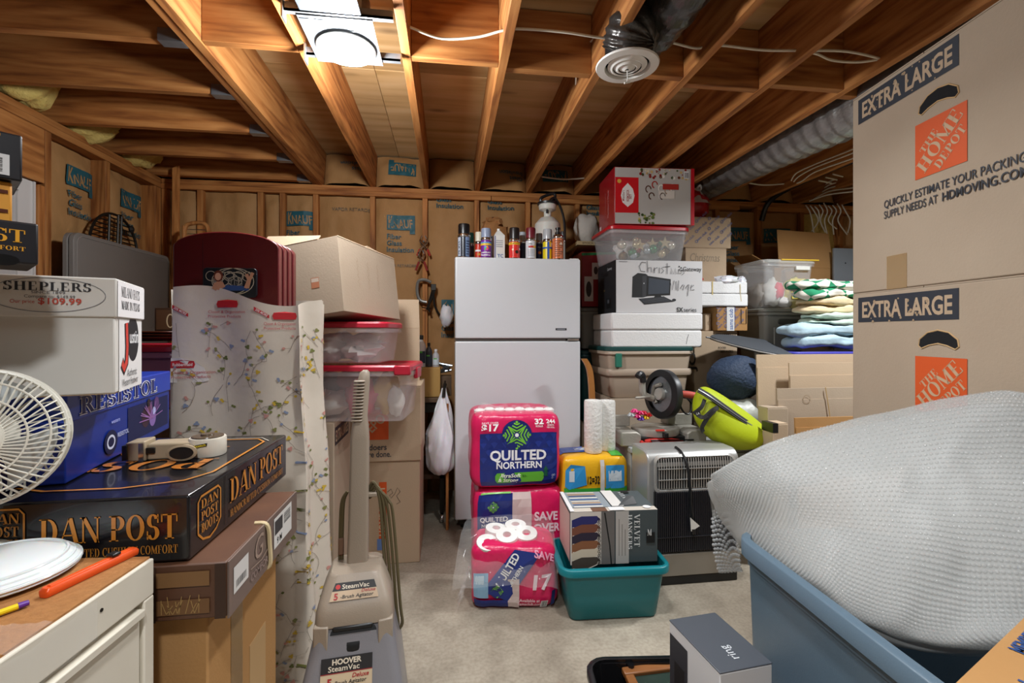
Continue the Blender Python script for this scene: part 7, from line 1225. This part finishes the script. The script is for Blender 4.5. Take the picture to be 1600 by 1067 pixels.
# flattened cartons
YFc = 2.68
def flat(label, px0, px1, py, Y, lean=.03, m=CARD2, tab=None, w_add=0):
    a, b = PY(px0, py, Y), PY(px1, py, Y); t = thing('flattened_box', label, 'cardboard', (a.x, Y, 0), 0, 'flattened cartons'); W = b.x - a.x; H = a.z
    MB().hexa([(0, -lean, 0), (W, -lean, 0), (W, -lean + .008, 0), (0, -lean + .008, 0), (0, 0, H), (W, 0, H), (W, .008, H), (0, .008, H)]).build('panel', m, t, smooth=0)
    MB().hexa([(.003, -lean - .0045, .0), (W, -lean - .0045, .0), (W, -lean, 0), (.003, -lean, 0), (.003, -.0055, H * .93), (W, -.0055, H * .93), (W, -.001, H * .93), (.003, -.001, H * .93)]).build('folded_panel', m, t, smooth=0)
    return t, W, H
t, W, H = flat('tallest flattened moving box standing right of the lime bag', 1182, 1420, 554, YFc + .03); d = Decal((0, -.02, 0), (1, 0, 0), (0, .02, H)); d.rect(W * .12, H * .77, W * .14, H * .9, '3a3e48'); d.build('printing', t)
t, W, H = flat('second flattened box with an open top fold', 1233, 1430, 567, YFc - .04, .03)
t, W, H = flat('front flattened box with a small round stamp', 1214, 1430, 607, YFc - .11, .04, CARD); d = Decal((0, -.03, 0), (1, 0, 0), (0, .03, H), eps=.006); d.ring(W * .2, H * .93, .025, .025, .003, '9a8468', 20); d.build('stamp', t); MB().tube([(W * .33, -.012, H + .004), (W * .35, -.02, H * .85), (W * .36, -.03, H * .7)], .003, 6).build('twine', mat('twine', 'b89a6a', .8), t)
t, W, H = flat('lowest flattened box nearest the bubble wrap', 1242, 1430, 653, YFc - .19, .03, CARD3)
x_ = PY(1200, 650, YFc - .1).x; t, w_, dd_, hh = box_at('carton', 'small ribbed cardboard carton between the lime bag and flattened boxes', (x_ + .02, YFc - .16, 0), .13, .09, PY(1200, 637, YFc - .16).z, CARD)
x_ = PY(1208, 680, YFc - .3).x; t, w_, dd_, hh = box_at('carton', 'little carton with black tape beside the bubble wrap', (x_ + .03, YFc - .32, 0), .09, .09, PY(1208, 662, YFc - .32).z, CARD2); MB().box(-.047, -.001, hh - .05, -.015, .092, hh + .001).build('tape', BLACKP, t, smooth=0)

# ================================================================ RIGHT FOREGROUND
# stack of extra large moving boxes
cq = camw(1.252, 1.741); HB = .711
for k in range(3):
    t, w_, dd_, hh = box_at('moving_box', 'extra large moving box with orange logo, %s' % ('bottom of the right-hand stack', 'middle of the right-hand stack', 'top of the right-hand stack')[k], (0, 0, k * (HB + .001)), .60, .60, HB, CARD, -YAW, 'right-hand stack of moving boxes')
    ax_ = Vector((cos(-YAW), sin(-YAW), 0)); ay_ = Vector((-sin(-YAW), cos(-YAW), 0)); loc = cq + ax_ * .3 - ay_ * .60; t.location = (loc.x, loc.y, k * (HB + .001)); t.rotation_euler.z = -YAW
    # left face: u runs from far (0) to near (.6)
    if k > 0:
        d = D(w_, dd_, hh, 'L'); tag_label(d, .03, hh - .105, .385, .088)
        for i in range(22): d.disc(.2 + r2.uniform(-.12, .15), hh - .105 + r2.uniform(0, .085), r2.uniform(.002, .006), 'a89072', n=6); d.k -= 1
        hd_logo(d, .272, hh * .462, .168)
        d.text('QUICKLY ESTIMATE YOUR PACKING', .15, hh * .385, .025, '343840', .44, bold=.012); d.text('SUPPLY NEEDS AT', .15, hh * .335, .025, '343840', .20, bold=.012); d.text('HDMOVING.COM', .365, hh * .335, .025, '2a2e36', .23, bold=.028)
        d.build('printing', t)
        hx0 = w_; u_c, v_c = .35, hh * .775
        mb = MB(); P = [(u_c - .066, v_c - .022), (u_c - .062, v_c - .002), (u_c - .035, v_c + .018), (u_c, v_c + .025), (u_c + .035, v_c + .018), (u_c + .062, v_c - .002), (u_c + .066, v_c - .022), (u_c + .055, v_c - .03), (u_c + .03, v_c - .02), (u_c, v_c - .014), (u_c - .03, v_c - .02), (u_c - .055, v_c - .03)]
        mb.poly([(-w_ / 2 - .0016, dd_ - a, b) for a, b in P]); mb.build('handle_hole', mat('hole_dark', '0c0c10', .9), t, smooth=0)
        MB().tube([(-w_ / 2 - .001, dd_ - a, b) for a, b in P], .0022, 5, closed=True).build('hole_edge', mat('cardboard_edge'), t)
        MB().box(-w_ / 2 - .0012, dd_ - .24, .0, -w_ / 2 - .0002, dd_ - .16, .11).build('tape', TAPE, t, smooth=0)
# blue bin
bq = camw(.735, 1.575); rzb = R(-2.7); LB, WB_, HBn = .80, .47, .62; ax_ = Vector((cos(rzb), sin(rzb), 0)); ay_ = Vector((-sin(rzb), cos(rzb), 0)); ctr = bq + ax_ * (WB_ / 2) - ay_ * (LB / 2)
SLB = mat('slate_blue_plastic', '5d7282', .38, bump=(220, .05)); bl = thing('storage_tub', 'large open slate-blue tub filled with bubble wrap', 'storage tub', (ctr.x, ctr.y, 0), rzb)
hollow_tub(WB_ * .86, LB * .9, WB_ - .04, LB - .04, HBn - .02, .05, .005).build('body', SLB, bl, smooth=50); rim(WB_ - .04, LB - .04, HBn, .026, .05, .06).build('rim', SLB, bl, smooth=50); MB().rings([rrect(WB_ - .052, LB - .052, .055, HBn - .085), rrect(WB_ - .03, LB - .03, .06, HBn - .082), rrect(WB_ - .03, LB - .03, .06, HBn - .066), rrect(WB_ - .044, LB - .044, .055, HBn - .062)], 0, (0, 0)).build('collar_band', SLB, bl, smooth=40)
# bubble wrap heap
BWM = mat('bubble_film', 'c6c8c6', .4, alpha=.55, spec=.3); BUB = mat('bubble_domes', 'd2d4d2', .1, alpha=.28, spec=1.0)
rows = [[(1120, 800, 1.72), (1210, 760, 1.62), (1400, 720, 1.50), (1540, 690, 1.22), (1680, 720, 1.00)],
        [(1112, 744, 1.68), (1200, 694, 1.57), (1390, 644, 1.42), (1560, 608, 1.17), (1640, 650, 1.05)],
        [(1117, 768, 1.68), (1215, 745, 1.46), (1395, 725, 1.27), (1560, 715, 1.12), (1720, 735, .98)],
        [(1138, 808, 1.66), (1240, 820, 1.38), (1400, 850, 1.15), (1555, 870, 1.03), (1740, 880, .93)],
        [(1166, 842, 1.60), (1258, 902, 1.28), (1360, 962, 1.12), (1500, 996, 1.00), (1700, 990, .91)],
        [(1186, 860, 1.58), (1275, 920, 1.30), (1375, 980, 1.14), (1505, 1014, 1.02), (1700, 1008, .93)]]
RW = [spline([PC(*p) for p in r], 12) for r in rows]; COLS = [spline([r[i] for r in RW], 10) for i in range(len(RW[0]))]; NU, NV = len(COLS) - 1, len(COLS[0]) - 1
def bsurf(s, t):
    a, b = min(max(s, 0), 1) * NU, min(max(t, 0), 1) * NV; i, j = min(int(a), NU - 1), min(int(b), NV - 1); f, g = a - i, b - j
    p = COLS[i][j] * (1 - f) * (1 - g) + COLS[i + 1][j] * f * (1 - g) + COLS[i][j + 1] * (1 - f) * g + COLS[i + 1][j + 1] * f * g
    n_ = noise.noise(Vector((s * 5, t * 4, 3))) * .022 + noise.noise(Vector((s * 13, t * 9, 9))) * .006
    return p + Vector((0, -n_ * .6, n_ * .8))
bwt = thing('bubble_wrap', 'large billowing heap of bubble wrap in the blue tub', 'bubble wrap', (0, 0, 0)); MB().grid(bsurf, 60, 50).build('film', BWM, bwt, smooth=80)
MB().grid(lambda s, t: bsurf(s, t) + Vector((.0, .03, -.035)), 40, 30).build('inner_film', mat('bubble_inner', 'bcbebc', .5, alpha=.7), bwt, smooth=80)
def dome(mb, p, n, r, seg=7):
    n = n.normalized(); a = n.orthogonal().normalized(); b = n.cross(a); vs = []; fs = []
    for k, (rr, hh) in enumerate(((1, 0), (.86, .36), (.5, .56))): vs += [p + (a * cos(2 * pi * i / seg) + b * sin(2 * pi * i / seg)) * r * rr + n * r * hh for i in range(seg)]
    vs.append(p + n * r * .62)
    for k in range(2): fs += [(k * seg + i, k * seg + (i + 1) % seg, (k + 1) * seg + (i + 1) % seg, (k + 1) * seg + i) for i in range(seg)]
    fs += [(2 * seg + i, 2 * seg + (i + 1) % seg, 3 * seg) for i in range(seg)]; mb.add(vs, fs)
def bubbles(surf, parent, nu, nv, r, t0=0., t1=1., flip=1):
    mb = MB(); e = .004
    for j in range(nv):
        for i in range(nu):
            s, t = (i + .5 * (j % 2)) / nu, t0 + (t1 - t0) * j / nv; p = surf(s, t); du = surf(min(s + e, 1), t) - surf(max(s - e, 0), t); dv = surf(s, min(t + e, 1)) - surf(s, max(t - e, 0)); n = du.cross(dv)
            if n.length < 1e-12: continue
            n = n * flip
            dome(mb, p, n, r)
    return mb.build('bubbles', BUB, parent, smooth=80, kind='stuff')
pA, pB = bsurf(.5, .5), bsurf(.5, .51); nt_ = (bsurf(.52, .5) - bsurf(.5, .5)).cross(bsurf(.5, .52) - bsurf(.5, .5)); flipB = 1 if nt_.dot(O0 - pA) > 0 else -1
bubbles(bsurf, bwt, 78, 84, .0047, 0, 1, flipB)
hp = [[(1120, 782, 1.76), (1128, 776, 1.74), (1140, 800, 1.72), (1155, 845, 1.70)], [(1113, 815, 1.75), (1125, 812, 1.73), (1140, 830, 1.72), (1157, 865, 1.71)], [(1116, 860, 1.75), (1128, 860, 1.74), (1142, 868, 1.73), (1158, 885, 1.72)], [(1124, 896, 1.76), (1134, 896, 1.76), (1148, 894, 1.75), (1160, 892, 1.74)]]
HP = [spline([PC(*p) for p in r], 4) for r in hp]; HC = [spline([r[i] for r in HP], 6) for i in range(len(HP[0]))]
def hsurf(s, t):
    a, b = min(max(s, 0), 1) * (len(HC) - 1), min(max(t, 0), 1) * (len(HC[0]) - 1); i, j = min(int(a), len(HC) - 2), min(int(b), len(HC[0]) - 2); f, g = a - i, b - j
    return HC[i][j] * (1 - f) * (1 - g) + HC[i + 1][j] * f * (1 - g) + HC[i][j + 1] * (1 - f) * g + HC[i + 1][j + 1] * f * g
MB().grid(hsurf, 14, 20).build('hanging_film', MATS['clear_film'], bwt, smooth=80); hbb = bubbles(hsurf, bwt, 8, 20, .0066, 0, 1, flipB); hbb.name = 'hanging_bubbles'; hbb.data.materials[0] = mat('bubble_domes_near', 'd0d4d6', .12, alpha=.55, spec=1.0)
# ring box in a black tray
zR = .43; P4 = [PZ(1046, 968, zR), PZ(1120, 950, zR), PZ(1125, 1051, zR)]; e1 = P4[1] - P4[0]; rz_r = atan2(e1.y, e1.x); w4 = .15; q = P4[0]; e2 = P4[2] - P4[0]; dL = e2.length
ay4 = Vector((e2.x, e2.y, 0)).normalized(); rzr = atan2(ay4.y, ay4.x); rw = .155; ring_ = thing('gadget_box', 'grey-topped white gadget box standing in the black tray', 'box', (q.x, q.y, .022), rzr); Hr4 = zR - .022
MB().box(0, 0, 0, dL, rw, Hr4 - .0045).build('box_base', mat('white_print_card'), ring_, bevel=.003); MB().box(-.001, -.001, Hr4 - .004, dL + .001, rw + .001, Hr4).build('lid', mat('slate_card', '4b5058', .5), ring_, bevel=.003)
d = Decal((0, 0, Hr4), (1, 0, 0), (0, 1, 0)); d.text('ring', dL * .62, rw * .42, .026, 'd8dce0', .052, rot=pi * 0, bold=.0); d.mb.v = [((2 * dL * .62 + .052 - v[0]), (2 * rw * .42 + .02 - v[1]), v[2]) for v in d.mb.v]; d.build('logo', ring_)
d = Decal((0, 0, 0), (1, 0, 0), (0, 0, 1)); d.rect(.004, .05, dL * .4, Hr4 - .035, '2c2e36'); d.rect(dL * .12, Hr4 * .3, dL * .34, Hr4 * .75, '14151a'); d.disc(dL * .24, Hr4 * .55, .012, 'c8ccd4'); d.rect(.004, .05, dL * .4, Hr4 * .34, '6a5a8a')
for i in range(6): d.rect(dL * .45, Hr4 * (.5 - i * .04), dL * (.85 - .05 * (i % 3)), Hr4 * (.515 - i * .04), '8a8e96'); d.k -= 1
d.build('printed_side', ring_)
q0 = PZ(907, 1023, .2); q1 = PZ(1060, 1004, .2); bt = thing('plastic_tray', 'black plastic tray on the floor holding a picture frame', 'tray', (0, 0, 0), R(-6)); Wt, Lt = .50, .52; ax_ = Vector((cos(R(-6)), sin(R(-6)), 0)); ay_ = Vector((-sin(R(-6)), cos(R(-6)), 0)); ctr = Vector((q0.x, q0.y, 0)) + ax_ * (Wt / 2 + .01) - ay_ * (Lt / 2 + .01); bt.location = (ctr.x, ctr.y, 0)
BLK = mat('glossy_black', '141416', .22); hollow_tub(Wt * .88, Lt * .88, Wt - .03, Lt - .03, .19, .045, .005).build('body', BLK, bt, smooth=50); rim(Wt - .03, Lt - .03, .2, .018, .02, .05).build('rim', BLK, bt, smooth=50)
for x in (-.1, .06): MB().tube([(x, Lt / 2 - .025, .19), (x, Lt / 2 - .05, .02)], .012, 8).build('rib', BLK, bt)
A = PZ(975, 1052, .16); pf = thing('picture_frame', 'wooden picture frame with glass leaning in the black tray', 'picture frame', (A.x - .01, A.y, .165), rot=(R(8), 0, R(2))); FW_ = mat('oak_frame', '7a4a24', .4, var=(20, '8f5c30', .6, (.4, 3, 3)))
for nm, a in (('rail', (0, -.03, 0, .24, 0, .02)), ('rail', (0, -.28, 0, .24, -.25, .02)), ('stile', (0, -.25, 0, .03, -.03, .02)), ('stile', (.21, -.25, 0, .24, -.03, .02))): MB().box(*a).build(nm, FW_, pf, bevel=.004)
MB().box(.03, -.25, .004, .21, -.03, .008).build('glass', mat('dark_glass', '2c3a34', .08), pf, smooth=0)
# box corner at the bottom right
zS_ = .84; A, B = camw(.564, .60), camw(.80, .738); e = (B - A); rzs = atan2(e.y, e.x); Ls = e.length + .08; s0 = A - e.normalized() * .05; cb_ = thing('club_box', 'brown club store box poking in at the bottom right corner', 'box', (s0.x, s0.y, 0), rzs)
MB().box(0, -.26, 0, Ls, 0, zS_ - .004).build('body', CARD3, cb_, bevel=.003); MB().box(.001, -.129, zS_ - .004, Ls - .001, -.001, zS_).build('flap', CARD3, cb_, smooth=0); MB().box(.001, -.259, zS_ - .004, Ls - .001, -.131, zS_).build('flap', CARD3, cb_, smooth=0)
d = Decal((0, 0, zS_), (1, 0, 0), (0, 1, 0)); d.text("sam's club", .055, -.062, .022, '2c4a80', .15, bold=.03); d.text('MEMBERS', .19, -.03, .018, '2c4a80', .09, bold=.03); d.build('lettering', cb_)
